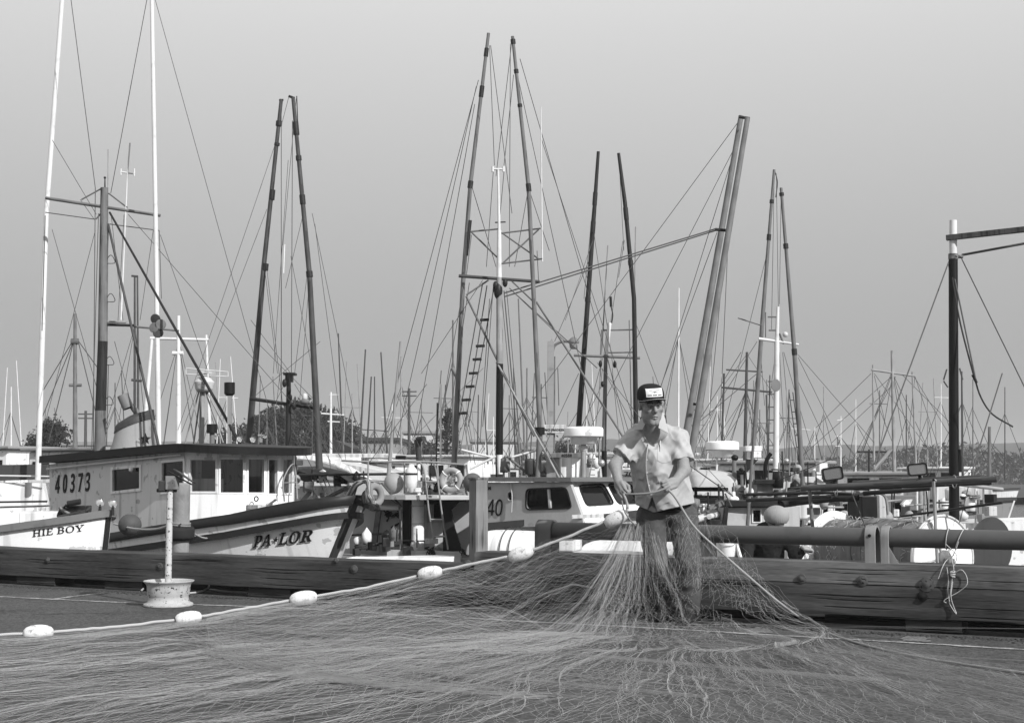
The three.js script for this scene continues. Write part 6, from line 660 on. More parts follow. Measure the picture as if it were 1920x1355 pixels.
farBoat('boat with a white lattice antenna mast beside the dark leaning pole', 620, 42, 735, { w: 6, mast: M.sparWhite, cross: [602, 775, 645, 778], seed: 9, foot: 872, poles: [[634, 625, 643, 862, 3.5, M.spar]], bars: [[617, 740, 634, 740, 2], [614, 790, 637, 791, 2.5]] });
farBoat('boat with three thin dark poles fanned above a grey shed', 702, 46, 706, { w: 3.5, mast: M.spar, foot: 880, cross: [676, 805, 728, 808], poles: [[685, 655, 673, 868, 4, M.spar], [696, 706, 686, 870, 4, M.spar], [714, 660, 727, 868, 4, M.spar]], seed: 12 });
farBoat('boat with a slim pale mast and a dark buoy flag beside the conifer', 752, 44, 668, { w: 4, mast: M.sparPale, seed: 15, foot: 880, poles: [[822, 757, 818, 872, 3, M.sparDark]] });
farBoat('boat with a pale pole rising beside the rope ladder', 850, 30, 600, { w: 5, lean: -1, mast: M.sparMid, seed: 17, foot: 880, bars: [[848, 690, 860, 712, 8]] });
farBoat('boat with clustered thin dark masts right of the black-banded mast', 988, 40, 690, { w: 4, mast: M.sparMid, seed: 19, poles: [[963, 690, 966, 880, 3], [972, 560, 985, 880, 4, M.sparMid], [897, 740, 895, 870, 3], [908, 755, 915, 870, 3]] });
farBoat('boat with a dark mast, long cross-tree and two small lamps', 1396, 34, 660, { w: 8, lean: 5, mast: M.spar, cross: [1353, 726, 1448, 735], foot: 905, seed: 22, wires: 6, bars: [[1362, 693, 1430, 697, 3], [1358, 700, 1353, 870, 4], [1437, 740, 1440, 860, 2.5]] });
{ const t = scene.children[scene.children.length - 1]; stays(t, 34, [[1398, 740, 1320, 860], [1400, 740, 1350, 880], [1396, 738, 1470, 870], [1396, 742, 1440, 890], [1360, 730, 1300, 850], [1446, 738, 1500, 860], [1400, 665, 1356, 724], [1402, 665, 1446, 732], [1320, 640, 1318, 830], [1336, 600, 1330, 840]], { r: 0.006 }); }
farBoat('boat with a gallows rig of three pale uprights and one cross-bar', 1678, 30, 657, { w: 8, lean: -5, mast: M.sparPale, cross: [1634, 693, 1716, 705], foot: 900, seed: 25, wires: 6, poles: [[1637, 684, 1640, 892, 4.5, M.sparPale], [1711, 697, 1719, 890, 4.5, M.sparPale]], bars: [[1672, 842, 1640, 880, 7]] });
{ const t = scene.children[scene.children.length - 1]; stays(t, 30, [[1634, 700, 1530, 802], [1672, 706, 1496, 862], [1640, 700, 1748, 852], [1716, 705, 1764, 850], [1716, 708, 1812, 866], [1680, 706, 1600, 860], [1640, 704, 1662, 800], [1676, 720, 1560, 830], [1716, 706, 1700, 860], [1690, 700, 1790, 800]], { r: 0.006 }); }
farBoat('boat with a long flat radar bar and white mast left of the gallows rig', 1630, 33, 842, { w: 5, mast: M.sparDark, foot: 895, seed: 27, wires: 0, bars: [[1608, 847, 1675, 847, 4]] });
farBoat('boat with a white pole carrying short rungs near the work lamp', 1577, 40, 780, { w: 3.5, mast: M.sparWhite, foot: 900, seed: 29, poles: [[1571, 820, 1570, 900, 3, M.sparMid]], bars: [[1570, 788, 1584, 786, 2], [1567, 818, 1577, 818, 2], [1567, 836, 1577, 836, 2]] });
farBoat('boat with a tall slim white pole behind the man', 1272, 34, 540, { w: 4.5, lean: 1, mast: M.sparWhite, foot: 890, seed: 31, poles: [[1180, 600, 1186, 860, 3, M.sparMid]] });
farBoat('boat with two crooked dark outriggers flanking the black mast', 1806, 34, 696, { w: 5, lean: -2, mast: M.spar, foot: 905, seed: 33, bars: [[1770, 712, 1776, 692, 3], [1770, 714, 1778, 726, 3], [1800, 690, 1806, 712, 3]] });
farBoat('boat with a pale mast close to the right picture edge', 1856, 30, 800, { w: 9, mast: M.sparMid, foot: 905, seed: 35, hull: M.grey });
farBoat('boat with a white mast and cross-bar between thin leaning poles', 1528, 44, 800, { w: 3, mast: M.sparWhite, cross: [1484, 803, 1520, 806], foot: 900, seed: 37 });
{ // the crowd of masts beyond: each its own small boat
  const R = rng(4242), spots = [[20, 'left of the tall white pole at the edge'], [95, 'just right of the leftmost white pole'], [215, 'between the tall spar and the starred funnel'], [395, 'behind the short capped stack'], [425, 'behind the chrome exhaust stack'], [500, 'right of the leaning dark pole foot'], [585, 'left of the second dark pole'], [660, 'over the dark gabled roof'], [735, 'right of the flat grey shed'], [790, 'above the bent vent pipe'], [835, 'beside the pointed conifer'], [875, 'under the rope ladder'], [925, 'close left of the black mast foot'], [955, 'close right of the black mast foot'], [1015, 'left of the dock lamp post'], [1065, 'under the hooded dock lamp'], [1100, 'above the big radome'], [1215, 'behind the shoulders of the man'], [1240, 'behind the cap of the man'], [1305, 'between the thick slanting poles and the covered skiff'], [1345, 'above the second radome'], [1425, 'left of the tall white mast'], [1480, 'right of the tall white mast'], [1545, 'left of the tilted work lamp'], [1605, 'between work lamp and radar bar'], [1650, 'inside the gallows rig'], [1700, 'below the gallows cross-bar end'], [1740, 'above the second work lamp'], [1765, 'close left of the black-and-white mast'], [1825, 'right of the black-and-white mast'], [1885, 'at the far right edge']]; let i = 0;
  for (const [x, where] of spots) { const D = 50 + R() * 45, top = 700 + R() * 90, tone = [M.white, M.cream, M.grey][i % 3], mm = [M.sparWhite, M.sparMid, M.spar, M.sparPale][i % 4]; const t = farBoat('distant moored boat with thin ' + ['white', 'grey', 'dark', 'pale'][i % 4] + ' mast ' + where, x, D, top, { w: 2.6 + R(), mast: mm, hull: tone, cabin: [M.cream, M.white][i % 2], foot: 890, seed: 50 + i, head: -40 + R() * 110, wires: x > 1540 ? 2 : 4, cross: R() < 0.55 ? [x - 10 - R() * 14, top + 25, x + 10 + R() * 14, top + 26] : null, poles: R() < (x > 1540 ? 0.25 : 0.7) ? [[x - 5 - R() * 8, top - 20 - R() * 40, x - 16 - R() * 8, 885, 2.4, mm], [x + 5 + R() * 8, top - 20 - R() * 40, x + 16 + R() * 8, 885, 2.4, mm]] : [] }); t.userData.group = 'distant moored boats'; i++; }
}
// ---- street lamp on the far dock and its notice
{
  const D = 29, t = thing('street_lamp', 'tall square dock lamp post with a hooded lamp on a short arm', 'street lamp', at(1031, 900, D).setY(WATER - 0.3)), foot = at(1029, 900, D).setY(WATER - 0.4);
  part(t, 'post', barBox(foot, at(1033, 640, D), 0.14, 0.14), M.grey); part(t, 'post_tip', slab([at(1027, 645, D), at(1039, 648, D), at(1035, 634, D)], V(0, 0, 0.06)), M.grey); part(t, 'arm', hose([at(1036, 662, D), at(1040, 648, D), at(1052, 641, D), at(1070, 640, D)], 0.03, 8), M.sparMid); const h = part(t, 'lamp_hood', lathe(at(1076, 644, D), [[0.1, 0], [0.12, 0.01], [0.12, 0.06], [0.07, 0.12], [0.02, 0.15], [0.001, 0.155]], 18), M.midgrey); part(h, 'lamp_globe', lathe(at(1076, 654, D), [[0.001, 0], [0.06, 0.0], [0.09, 0.03], [0.1, 0.1], [0.1, 0.12]], 18), M.grey);
  const s = thing('notice_board', 'small pale no smoking notice board on the dock lamp post', 'sign', at(1040, 811, D - 0.15)); part(s, 'board', pbox(1019, 796, 1061, 812, D - 0.12, 0.03), M.cream); const o = at(1022, 808, D - 0.12); part(s, 'lettering', textGeo('NO SMOKING', 'sans', 0.052, onBasis(o, V(1, 0, 0), UP, V(0, 0, 1)), { sx: 1.05 }), M.ink, 'black capitals reading NO SMOKING');
  stays(t, D, [[1048, 760, 1046, 690, D, D, 2]]); part(t, 'conduit', rod(D, 1040, 668, 1039, 895, 3), M.sparMid);
}
// ---- far shore
struct('far_shore', (() => { const g = fin(new THREE.PlaneGeometry(1600, 400, 1, 1).rotateX(-Math.PI / 2).translate(0, WATER + 0.5, -105 - 200)); boxUV(g); return g; })(), mat('far_land', 0.06, { roughness: 1 }));
struct('low_hills', grid(160, 8, (u, v) => { const x = (u - 0.5) * 1500, h = 9 + 12 * fbm(u * 14, 2, 5, 4) + 5 * fbm(u * 60, 8, 2, 3); return V(x, WATER + Math.sin(v * Math.PI / 2) * h, -520 - v * 120); }), mat('hill_woods', 0.045, { roughness: 1 }));
const leafG = (() => { const g = new THREE.BufferGeometry(); g.setAttribute('position', new THREE.Float32BufferAttribute([-0.5, 0, 0, 0, -0.22, 0.1, 0.5, 0, 0, -0.5, 0, 0, 0.5, 0, 0, 0, 0.26, 0.08], 3)); g.computeVertexNormals(); return fin(g); })();
const leafMats = [0.032, 0.05].map((g, i) => mat('leaves' + i, g, { roughness: 0.8 }));
function leaves(list, size, R) { const n = list.length, src = leafG.attributes.position, pos = new Float32Array(n * 18), m = new THREE.Matrix4(), e = new THREE.Euler(), qn = new THREE.Quaternion(), v = V(0, 0, 0); list.forEach((p, i) => { e.set(R() * 6.3, R() * 6.3, R() * 6.3); qn.setFromEuler(e); const s = size * (0.6 + 0.8 * R()); m.compose(p, qn, v.set(s, s, s)); for (let k = 0; k < 6; k++) { const t = V(src.getX(k), src.getY(k), src.getZ(k)).applyMatrix4(m); pos.set([t.x, t.y, t.z], i * 18 + k * 3); } }); const g = new THREE.BufferGeometry(); g.setAttribute('position', new THREE.BufferAttribute(pos, 3)); g.computeVertexNormals(); return fin(g); }
function tree(label, px, pyTop, wpx, D, { conifer = false, n = 2600, seed = 1, mi = 0 } = {}) {
  const R = rng(seed), s = D / F, base = at(px, HOR, D).setY(WATER + 0.4), top = at(px, pyTop, D).y, h = top - base.y, rw = wpx / 2 * s; const t = thing('tree', label, 'tree', base, 'trees on the far shore');
  part(t, 'trunk', [tube(base, base.clone().setY(base.y + h * 0.75), rw * 0.09, rw * 0.03, 7), ...[0, 1, 2, 3, 4].map((i) => { const a = i * 1.9 + seed; return tube(base.clone().setY(base.y + h * (0.3 + 0.08 * i)), base.clone().add(V(Math.cos(a) * rw * 0.6, h * (0.5 + 0.08 * i), Math.sin(a) * rw * 0.6)), rw * 0.04, rw * 0.015, 5); })], M.sparDark);
  const P = [], cl = []; for (let i = 0; i < (conifer ? 60 : 34); i++) { const k = 0.18 + 0.82 * (i + R()) / (conifer ? 60 : 34), a = R() * 6.28; const rr = conifer ? (1.05 - k) * rw * (0.7 + 0.5 * R()) : rw * (0.25 + 0.75 * Math.sin(Math.PI * Math.pow(k, 0.75))) * (0.35 + 0.55 * R()); cl.push([V(base.x + Math.cos(a) * rr, base.y + h * (conifer ? k : 0.15 + k * 0.8), base.z + Math.sin(a) * rr), (conifer ? 0.2 : 0.3) * rw * (0.6 + 0.7 * R())]); }
  for (let i = 0; i < n; i++) { const [c, r] = cl[Math.floor(R() * cl.length)], d = V(R() - 0.5, (R() - 0.5) * 0.8, R() - 0.5).normalize().multiplyScalar(r * Math.pow(R(), 0.45)); P.push(c.clone().add(d)); } part(t, 'crown', leaves(P, rw * 0.1, R), leafMats[mi]); return t;
}
tree('bushy dark tree at the far left behind the number 40373', 98, 790, 150, 70, { seed: 3, n: 8000 }); tree('broad tree rising left of the dark mast platform', 506, 770, 190, 115, { seed: 5, n: 7000 }); tree('tallest broad tree between the two dark leaning poles', 574, 758, 200, 118, { seed: 7, n: 8000 }); tree('rounded tree just right of the dark leaning pole', 632, 794, 160, 112, { seed: 9, n: 5000 }); tree('pointed dark conifer beside the rope ladder', 838, 770, 90, 88, { seed: 11, conifer: true, n: 5000 }); tree('low tree behind the chrome exhaust stack', 428, 806, 180, 105, { seed: 13, n: 4500 }); tree('low scrubby tree below the no smoking notice', 1050, 832, 120, 110, { seed: 15, n: 4500 }); tree('low tree between the grey shed and the conifer', 790, 832, 150, 120, { seed: 19, n: 5000 });
{ // wooded shore that reads as one mass
  const R = rng(99), P = []; for (let i = 0; i < 26000; i++) { const x = -150 + R() * 330, k = fbm(x * 0.06, 3, 1, 4), top = 2.5 + 7.5 * k * (0.7 + 0.5 * fbm(x * 0.5, 9, 4, 2)); P.push(V(x, WATER + 0.5 + R() * top, -250 - R() * 25 + 0)); } const o = struct('treeline', leaves(P, 1.1, R), leafMats[0], 'stuff'); o.userData.label = 'low dark wooded shore along the horizon'; o.userData.category = 'treeline'; }
function shed(label, x0, y0, x1, y1, D, dep, m, roof, gable = 0) { const base = at((x0 + x1) / 2, HOR, D).setY(WATER + 0.5), t = thing('shed', label, 'building', base), s = D / F, top = at(x0, y0, D).y, w = (x1 - x0) * s, c = at((x0 + x1) / 2, HOR, D); part(t, 'wall', box(V(c.x, (base.y + top) / 2, -D - dep / 2), w, top - base.y, dep, 0, 0), m); if (gable) part(t, 'roof', slab([V(c.x - w / 2 - 0.3, top, -D + 0.3), V(c.x + w / 2 + 0.3, top, -D + 0.3), V(c.x + (gable > 1 ? -w * 0.35 : 0), top + gable, -D + 0.3)], V(0, 0, -dep - 0.6)), roof); else part(t, 'roof', box(V(c.x, top + 0.1, -D - dep / 2), w + 0.5, 0.25, dep + 0.5, 0, 0), roof); const n = Math.max(2, Math.round(w / 3)); for (let i = 0; i < n; i++) part(t, 'window', box(V(c.x - w / 2 + (i + 0.5) * w / n, lerp(base.y, top, 0.62), -D + 0.02), w / n * 0.45, (top - base.y) * 0.22, 0.06, 0, 0), M.glass); return t; }
shed('long white shed left of the tall spar', 112, 834, 215, 880, 96, 8, M.white, M.grey); shed('grey flat-roofed shed with a dark parapet below the thin poles', 672, 826, 746, 885, 100, 10, M.grey, M.darkGrey); shed('dark gabled roof of a shore building right of the trees', 616, 858, 694, 885, 98, 10, M.midgrey, M.dark, 1.3); shed('pale building far off behind the conifer', 756, 812, 812, 885, 140, 10, M.cream, M.grey); shed('long low pale building behind the dock lamp post', 985, 842, 1075, 885, 120, 10, M.cream, M.grey); shed('white low building behind the white T-shaped mast', 268, 838, 345, 885, 104, 8, M.white, M.grey); shed('pale shed behind the boat with clustered masts', 885, 828, 965, 885, 116, 9, M.cream, M.grey);
for (const [x, top, lab] of [[160, 770, 'wooden utility pole with cross-arms behind the tall spar'], [767, 728, 'utility pole with cross-arms left of the conifer']]) { const D = 92, t = thing('utility_pole', lab, 'utility pole', at(x, HOR, D).setY(WATER + 0.5)); part(t, 'pole', tube(at(x, HOR, D).setY(WATER + 0.4), at(x, top, D), 0.13, 0.09, 7), M.spar); for (const k of [6, 14]) part(t, 'cross_arm', rod(D, x - 14, top + k, x + 14, top + k, 2.4), M.spar); }
scene.fog = new THREE.FogExp2(0xb4b4b4, 0.0006);
// ---------------------------------------------------------------- the man handling the net
const trace = (sdf, px, py, z0 = 8.2, z1 = 11) => { const r = ray(px, py).normalize(); let t = z0; for (let i = 0; i < 200; i++) { const p = EYE.clone().addScaledVector(r, t), d = sdf(p.x, p.y, p.z); if (d < 0.0006) return p; t += d * 0.7; if (t > z1 + 1) break; } return null; };
const triD = (x, y, T) => { let m = -1e9; for (let i = 0; i < 3; i++) { const [ax, ay] = T[i], [bx, by] = T[(i + 1) % 3], dx = bx - ax, dy = by - ay, L = Math.hypot(dx, dy); m = Math.max(m, ((x - ax) * dy - (y - ay) * dx) / L); } return m; };   // < 0 inside (clockwise in picture points)
function handField(c, up, fwd, thumbSide) {
  fwd = fwd.clone().normalize(); up = up.clone().addScaledVector(fwd, -up.dot(fwd)).normalize(); const across = up.clone().cross(fwd).normalize();     // a closed hand: palm, four curled fingers, thumb
  const P = (a, u, f) => c.clone().addScaledVector(across, a).addScaledVector(up, u).addScaledVector(fwd, f), S = []; const len = [0.92, 1.05, 1, 0.82];
  for (let i = 0; i < 4; i++) { const a = (i - 1.5) * 0.0195, l = len[i]; const k = P(a, 0.028, 0.012), p = P(a * 1.02, 0.024 - 0.006 * (i % 2), 0.012 + 0.036 * l), m = P(a * 0.98, -0.004 * l, 0.04 + 0.006 * l), t = P(a * 0.92, -0.014 * l, 0.02); S.push([k, p, 0.0105, 0.0098], [p, m, 0.0096, 0.009], [m, t, 0.0088, 0.0078]); }
  const T0 = P(thumbSide * 0.03, -0.012, -0.03), T1 = P(thumbSide * 0.046, -0.006, 0.006), T2 = P(thumbSide * 0.036, 0.0, 0.038), T3 = P(thumbSide * 0.014, 0.002, 0.052); const th = [[T0, T1, 0.014, 0.012], [T1, T2, 0.0115, 0.0105], [T2, T3, 0.0102, 0.0088]];
  const pa = [[P(-0.026, 0.012, -0.04), P(-0.026, 0.022, 0.012), 0.016, 0.0145], [P(0, 0.012, -0.045), P(0, 0.024, 0.012), 0.017, 0.0145], [P(0.026, 0.012, -0.04), P(0.026, 0.02, 0.012), 0.016, 0.014]];
  return (x, y, z) => { let d = 1e9; for (const s of pa) d = smin(d, cone(x, y, z, ...s), 0.012); let f = 1e9; for (const s of S) f = Math.min(f, cone(x, y, z, ...s)); d = smin(d, f, 0.006); let h = 1e9; for (const s of th) h = smin(h, cone(x, y, z, ...s), 0.006); return smin(d, h, 0.007); };
}
function limbField(list, k = 0.03) { return (x, y, z) => { let d = 1e9; for (const s of list) d = smin(d, cone(x, y, z, ...s), k); return d; }; }
const bounds = (pts, m) => { const b = new THREE.Box3().setFromPoints(pts); return [b.min.subScalar(m), b.max.addScalar(m)]; };
{
  const J = at, skin = mat('tanned_skin', 0.27, { roughness: 0.6, bumpMap: SKINB(), bumpScale: 0.0012, map: SKINT() }), shirtM = mat('shirt_cotton', 0.44, { roughness: 0.9, map: CLOTH() }), trouserM = mat('work_trousers', 0.085, { roughness: 0.92, map: DENIM() });
  const foot = J(1270, 1160, 9.62).setY(0), t = thing('person', 'man in dark cap and pale short-sleeved shirt hauling a fishing net', 'person', foot);
  const hip = J(1250, 965, 9.62), chest = J(1230, 855, 9.47), nk = J(1222, 812, 9.4);
  const shR = J(1188, 823, 9.46), elR = J(1153, 872, 9.38), wrR = J(1160, 904, 9.24), fwR = V(0.5, -0.82, 0.25), fwL = V(-0.8, -0.3, 0.35), haR = wrR.clone().addScaledVector(fwR, 0.058), shL = J(1275, 824, 9.46), elL = J(1283, 882, 9.33), wrL = J(1265, 905, 9.2), haL = wrL.clone().addScaledVector(fwL, 0.055);
  const hR = J(1220, 968, 9.62), kR = J(1232, 1055, 9.56), aR = J(1252, 1136, 9.74), hL = J(1280, 968, 9.62), kL = J(1292, 1055, 9.46), aL = J(1294, 1142, 9.52);
  // head frame
  const hc = J(1221, 760, 9.24), hm = new THREE.Matrix4().makeRotationFromEuler(new THREE.Euler(0.14, 0.2, 0.07, 'YXZ')).setPosition(hc), hi = hm.clone().invert(); const tmp = V(0, 0, 0);
  const headL = (x, y, z) => {
    const ax = Math.abs(x); let d = ell(x, y, z, [0, 0.03, -0.018], 0.076, 0.092, 0.095); d = smin(d, ell(x, y, z, [0, -0.05, 0.018], 0.058, 0.085, 0.068), 0.03); d = smin(d, Math.hypot(ax - 0.012, y + 0.116, z - 0.056) - 0.022, 0.025);
    d = smin(d, ell(ax, y, z, [0.044, -0.022, 0.048], 0.024, 0.02, 0.024), 0.022); d = smin(d, ell(ax, y, z, [0.05, -0.078, 0.0], 0.018, 0.03, 0.03), 0.03);
    d = smax(d, -(Math.hypot((ax - 0.031) * 0.85, y - 0.0, z - 0.098) - 0.021), 0.014); d = smin(d, Math.hypot(ax - 0.03, y + 0.001, z - 0.0665) - 0.0125, 0.003); d = smin(d, cone(ax, y, z, V(0.014, 0.016, 0.082), V(0.048, 0.02, 0.064), 0.0095, 0.008), 0.012);
    d = smin(d, cone(x, y, z, V(0, 0.014, 0.079), V(0, -0.03, 0.108), 0.0085, 0.0125), 0.01); d = smin(d, Math.hypot(ax - 0.0125, y + 0.036, z - 0.094) - 0.0095, 0.007);
    d = smin(d, cone(ax, y, z, V(0, -0.067, 0.0865), V(0.021, -0.071, 0.077), 0.0068, 0.003), 0.006); d = smin(d, cone(ax, y, z, V(0, -0.083, 0.084), V(0.018, -0.08, 0.077), 0.0075, 0.003), 0.008); d = smax(d, -(cone(ax, y, z, V(0, -0.0755, 0.094), V(0.022, -0.0765, 0.082), 0.0045, 0.003)), 0.003); d = smax(d, -(cone(ax, y, z, V(0.021, -0.036, 0.098), V(0.036, -0.078, 0.078), 0.004, 0.003)), 0.01);
    d = smin(d, smax(ell(ax, y, z, [0.08, -0.002, -0.012], 0.012, 0.033, 0.021), -ell(ax, y, z, [0.092, 0.002, -0.004], 0.008, 0.02, 0.011), 0.004), 0.008); return d; };
  const head = (x, y, z) => { tmp.set(x, y, z).applyMatrix4(hi); return headL(tmp.x, tmp.y, tmp.z); };
  const arm = limbField([[shR, elR, 0.05, 0.043], [elR, wrR, 0.043, 0.029], [wrR, haR, 0.027, 0.026], [shL, elL, 0.05, 0.043], [elL, wrL, 0.044, 0.03], [wrL, haL, 0.028, 0.026], [J(1190, 855, 9.46).lerp(shR, 0.8), nk, 0.05, 0.05], [shL, nk, 0.05, 0.05]], 0.02);
  const core = limbField([[chest.clone().add(V(0, 0, -0.04)), hip.clone().add(V(0, 0, -0.03)), 0.075, 0.08], [nk.clone().add(V(0, 0, -0.02)), chest.clone().add(V(0, 0, -0.04)), 0.055, 0.08], [nk, hc.clone().add(V(0, -0.05, -0.04)), 0.06, 0.054], [hR, kR, 0.075, 0.05], [kR, aR, 0.05, 0.036], [hL, kL, 0.075, 0.05], [kL, aL, 0.05, 0.036], [hip, hR, 0.07, 0.06], [hip, hL, 0.07, 0.06]], 0.03);
  const body = (x, y, z) => smin(smin(arm(x, y, z), core(x, y, z), 0.03), head(x, y, z), 0.02);
  const all = [hip, chest, nk, shR, elR, wrR, haR, shL, elL, wrL, haL, hR, kR, aR, hL, kL, aL, hc.clone().add(V(0, 0.12, 0)), hc.clone().add(V(0, -0.1, 0.1))]; const nm = (v) => v.normalize();
  const hRf = handField(haR, V(-0.55, -0.1, 0.83), fwR, 1), hLf = handField(haL, V(0.15, 0.25, 0.95), fwL, -1);
  const neckCut = hc.y - 0.105; const bodyLow = (x, y, z) => { let d = smin(arm(x, y, z), core(x, y, z), 0.03); return Math.max(d, 0); };
  const gB = surfaceNets((x, y, z) => smin(arm(x, y, z), core(x, y, z), 0.03), ...bounds(all.slice(0, 17), 0.17), 0.0105);
  const gH = surfaceNets((x, y, z) => smin(head(x, y, z), core(x, y, z), 0.02), hc.clone().add(V(-0.115, -0.17, -0.13)), hc.clone().add(V(0.115, 0.13, 0.14)), 0.0036);
  const gR = surfaceNets((x, y, z) => smin(hRf(x, y, z), arm(x, y, z), 0.012), ...bounds([haR], 0.085), 0.0034), gL = surfaceNets((x, y, z) => smin(hLf(x, y, z), arm(x, y, z), 0.012), ...bounds([haL], 0.085), 0.0034);
  part(t, 'body', [gB, gH, gR, gL], skin, 'lean tanned body with lined face');
  const HP = (x, y, z) => V(x, y, z).applyMatrix4(hm);
  for (const s of [-1, 1]) { const eye = part(t, 'eye', ball(HP(s * 0.03, -0.001, 0.0668), 0.0121, 0.0121, 12), mat('eye_white_shaded', 0.2, { roughness: 0.3 })); part(eye, 'iris', ball(HP(s * 0.03 + 0.002, -0.0025, 0.0775), 0.0052, 0.0052, 10), M.ink); part(t, 'eyelid', [hose([HP(s * 0.018, 0.001, 0.0765), HP(s * 0.03, 0.0052, 0.081), HP(s * 0.043, 0.001, 0.072)], 0.0042, 6), hose([HP(s * 0.018, -0.006, 0.0755), HP(s * 0.03, -0.0088, 0.0785), HP(s * 0.043, -0.005, 0.071)], 0.0035, 6)], mat('eyelid_skin', 0.2)); part(t, 'eyebrow', hose([HP(s * 0.013, 0.022, 0.0905), HP(s * 0.03, 0.0285, 0.085), HP(s * 0.05, 0.022, 0.07)], 0.0048, 6), mat('eyebrow_hair', 0.04, { roughness: 0.95 })); }  // whites of the eyes darkened in colour to stand for shade
  part(t, 'mouth', hose([HP(-0.02, -0.0762, 0.078), HP(0, -0.0752, 0.0855), HP(0.02, -0.0762, 0.078)], 0.0035, 6), mat('mouth_dark', 0.03));
  // hair, cap
  const loc = (f) => (x, y, z) => { tmp.set(x, y, z).applyMatrix4(hi); return f(tmp.x, tmp.y, tmp.z); }; const hb = [hc.clone().add(V(-0.13, -0.13, -0.16)), hc.clone().add(V(0.13, 0.16, 0.16))];
  part(t, 'hair', surfaceNets(loc((x, y, z) => { let d = ell(x, y, z, [0, 0.028, -0.022], 0.081, 0.098, 0.1); d = smax(d, -(0.052 - z - 0.02 * Math.abs(x) * 10 + (y < 0 ? -0.035 : 0) + 0), 0.01); d = Math.max(d, z - 0.022 + (y < -0.01 ? (-y - 0.01) * 1.4 : 0)); d = Math.max(d, -0.075 - y); d = Math.max(d, y - 0.06); return d + 0.0035 * (fbm3(x * 60, y * 30, z * 60, 2) - 0.5); }), ...hb, 0.0045), mat('grey_hair', 0.3, { roughness: 0.9, map: GRAIN() }));
  const capM = mat('cap_cloth', 0.016, { roughness: 0.9, map: CLOTH() }), capF = (x, y, z) => { const k = Math.pow(Math.pow(Math.abs(x) / 0.09, 2.6) + Math.pow(Math.abs(y - 0.055) / 0.098, 3) + Math.pow(Math.abs(z + 0.004) / 0.104, 2.6), 1 / 2.7); let d = (k - 1) * 0.085; d = smax(d, 0.04 - y, 0.006); return d; };
  const cap = part(t, 'cap', surfaceNets(loc(capF), ...hb, 0.005), capM, 'dark cap with white front patch');
  const brim = (u, v, dy) => { const a = (u - 0.5) * Math.PI * 0.96, r0 = 0.085, X = Math.sin(a), Z = Math.cos(a); const rr = lerp(0.0, 0.055, v); return HP(X * (0.086 + rr * 0.12), 0.05 - 0.02 * X * X + v * 0.004 + dy, 0.012 + Math.max(0, Z) * (0.088 + rr)); }; part(cap, 'brim', [grid(24, 6, (u, v) => brim(u, v, 0.003)), grid(24, 6, (u, v) => brim(u, v, -0.003)), hose(Array.from({ length: 17 }, (_, i) => brim(i / 16, 1, 0)), 0.0035, 6, 40)], capM); part(cap, 'brim_piping', hose(Array.from({ length: 17 }, (_, i) => brim(i / 16, 0.98, 0.0045)), 0.0016, 5, 40), M.cream);
  { const cv = document.createElement('canvas'); cv.width = 256; cv.height = 128; const c = cv.getContext('2d'); c.fillStyle = '#e9e9e9'; c.fillRect(0, 0, 256, 128); c.fillStyle = '#222'; for (let i = 0; i < 9; i++) if (i !== 3) c.fillRect(52 + i * 17, 22 + (i % 2) * 2, 11, 12); c.beginPath(); c.moveTo(60, 60); c.lineTo(120, 48); c.lineTo(136, 48); c.lineTo(196, 60); c.lineTo(138, 58); c.lineTo(128, 74); c.lineTo(118, 58); c.fill(); for (let i = 0; i < 14; i++) if (i % 5 !== 4) c.fillRect(18 + i * 16, 92, 12, 18); const tx = new THREE.CanvasTexture(cv); tx.colorSpace = THREE.SRGBColorSpace;
    const g = grid(14, 6, (u, v) => { const x = (u - 0.5) * 0.118, y = 0.068 + v * 0.058; let z = 0.14; for (let i = 0; i < 60; i++) { const d = capF(x, y, z); if (d < 0.0012) break; z -= Math.max(0.0006, d * 0.6); } return HP(x, y, z + 0.0008); }); const uv = g.attributes.uv, P = g.attributes.position; for (let i = 0; i < uv.count; i++) { const l = V(P.getX(i), P.getY(i), P.getZ(i)).applyMatrix4(hi); uv.setXY(i, l.x / 0.118 + 0.5, (l.y - 0.068) / 0.058); } part(cap, 'patch', g, mat('cap_patch', 0.85, { roughness: 0.8, map: tx }), 'white cap patch with dark printed lines'); }
  // shirt
  const fold = (x, y, z) => { const a = fbm3(x * 7 + y * 3, y * 5 - x * 2, z * 7, 3), b = fbm3(x * 16 - y * 9, y * 8, z * 16 + 3, 2); const c = Math.sin((x * 0.8 + y * 0.6) * 70 + 6 * a) * sstep(0.45, 0.6, fbm3(x * 5 + 9, y * 5, z * 5, 2)); return 0.036 * (Math.abs(a - 0.5) * 2 - 0.3) + 0.02 * (Math.abs(b - 0.5) * 2 - 0.4) + 0.006 * c; };
  const tors = limbField([[J(1202, 838, 9.47), J(1222, 950, 9.58), 0.092, 0.105], [J(1258, 838, 9.47), J(1272, 948, 9.58), 0.092, 0.115], [J(1228, 860, 9.43), J(1246, 945, 9.53), 0.1, 0.12], [J(1200, 818, 9.46), J(1260, 818, 9.46), 0.06, 0.06], [J(1206, 808, 9.44), J(1238, 808, 9.44), 0.05, 0.05]], 0.06);
  const slR = [J(1190, 822, 9.46), J(1160, 858, 9.41)], slL = [J(1272, 822, 9.46), J(1279, 870, 9.4)]; const sleeve = (x, y, z, [a, b], r0, r1) => { const d = cone(x, y, z, a, b, r0, r1), v = b.clone().sub(a), L = v.length(), k = ((x - a.x) * v.x + (y - a.y) * v.y + (z - a.z) * v.z) / L - L * 0.84; return Math.max(d, k); };
  const Vn = [[1206, 774], [1241, 776], [1216, 828]], Nt = [[1223, 930], [1236, 968], [1211, 966]], zmid = -9.5;
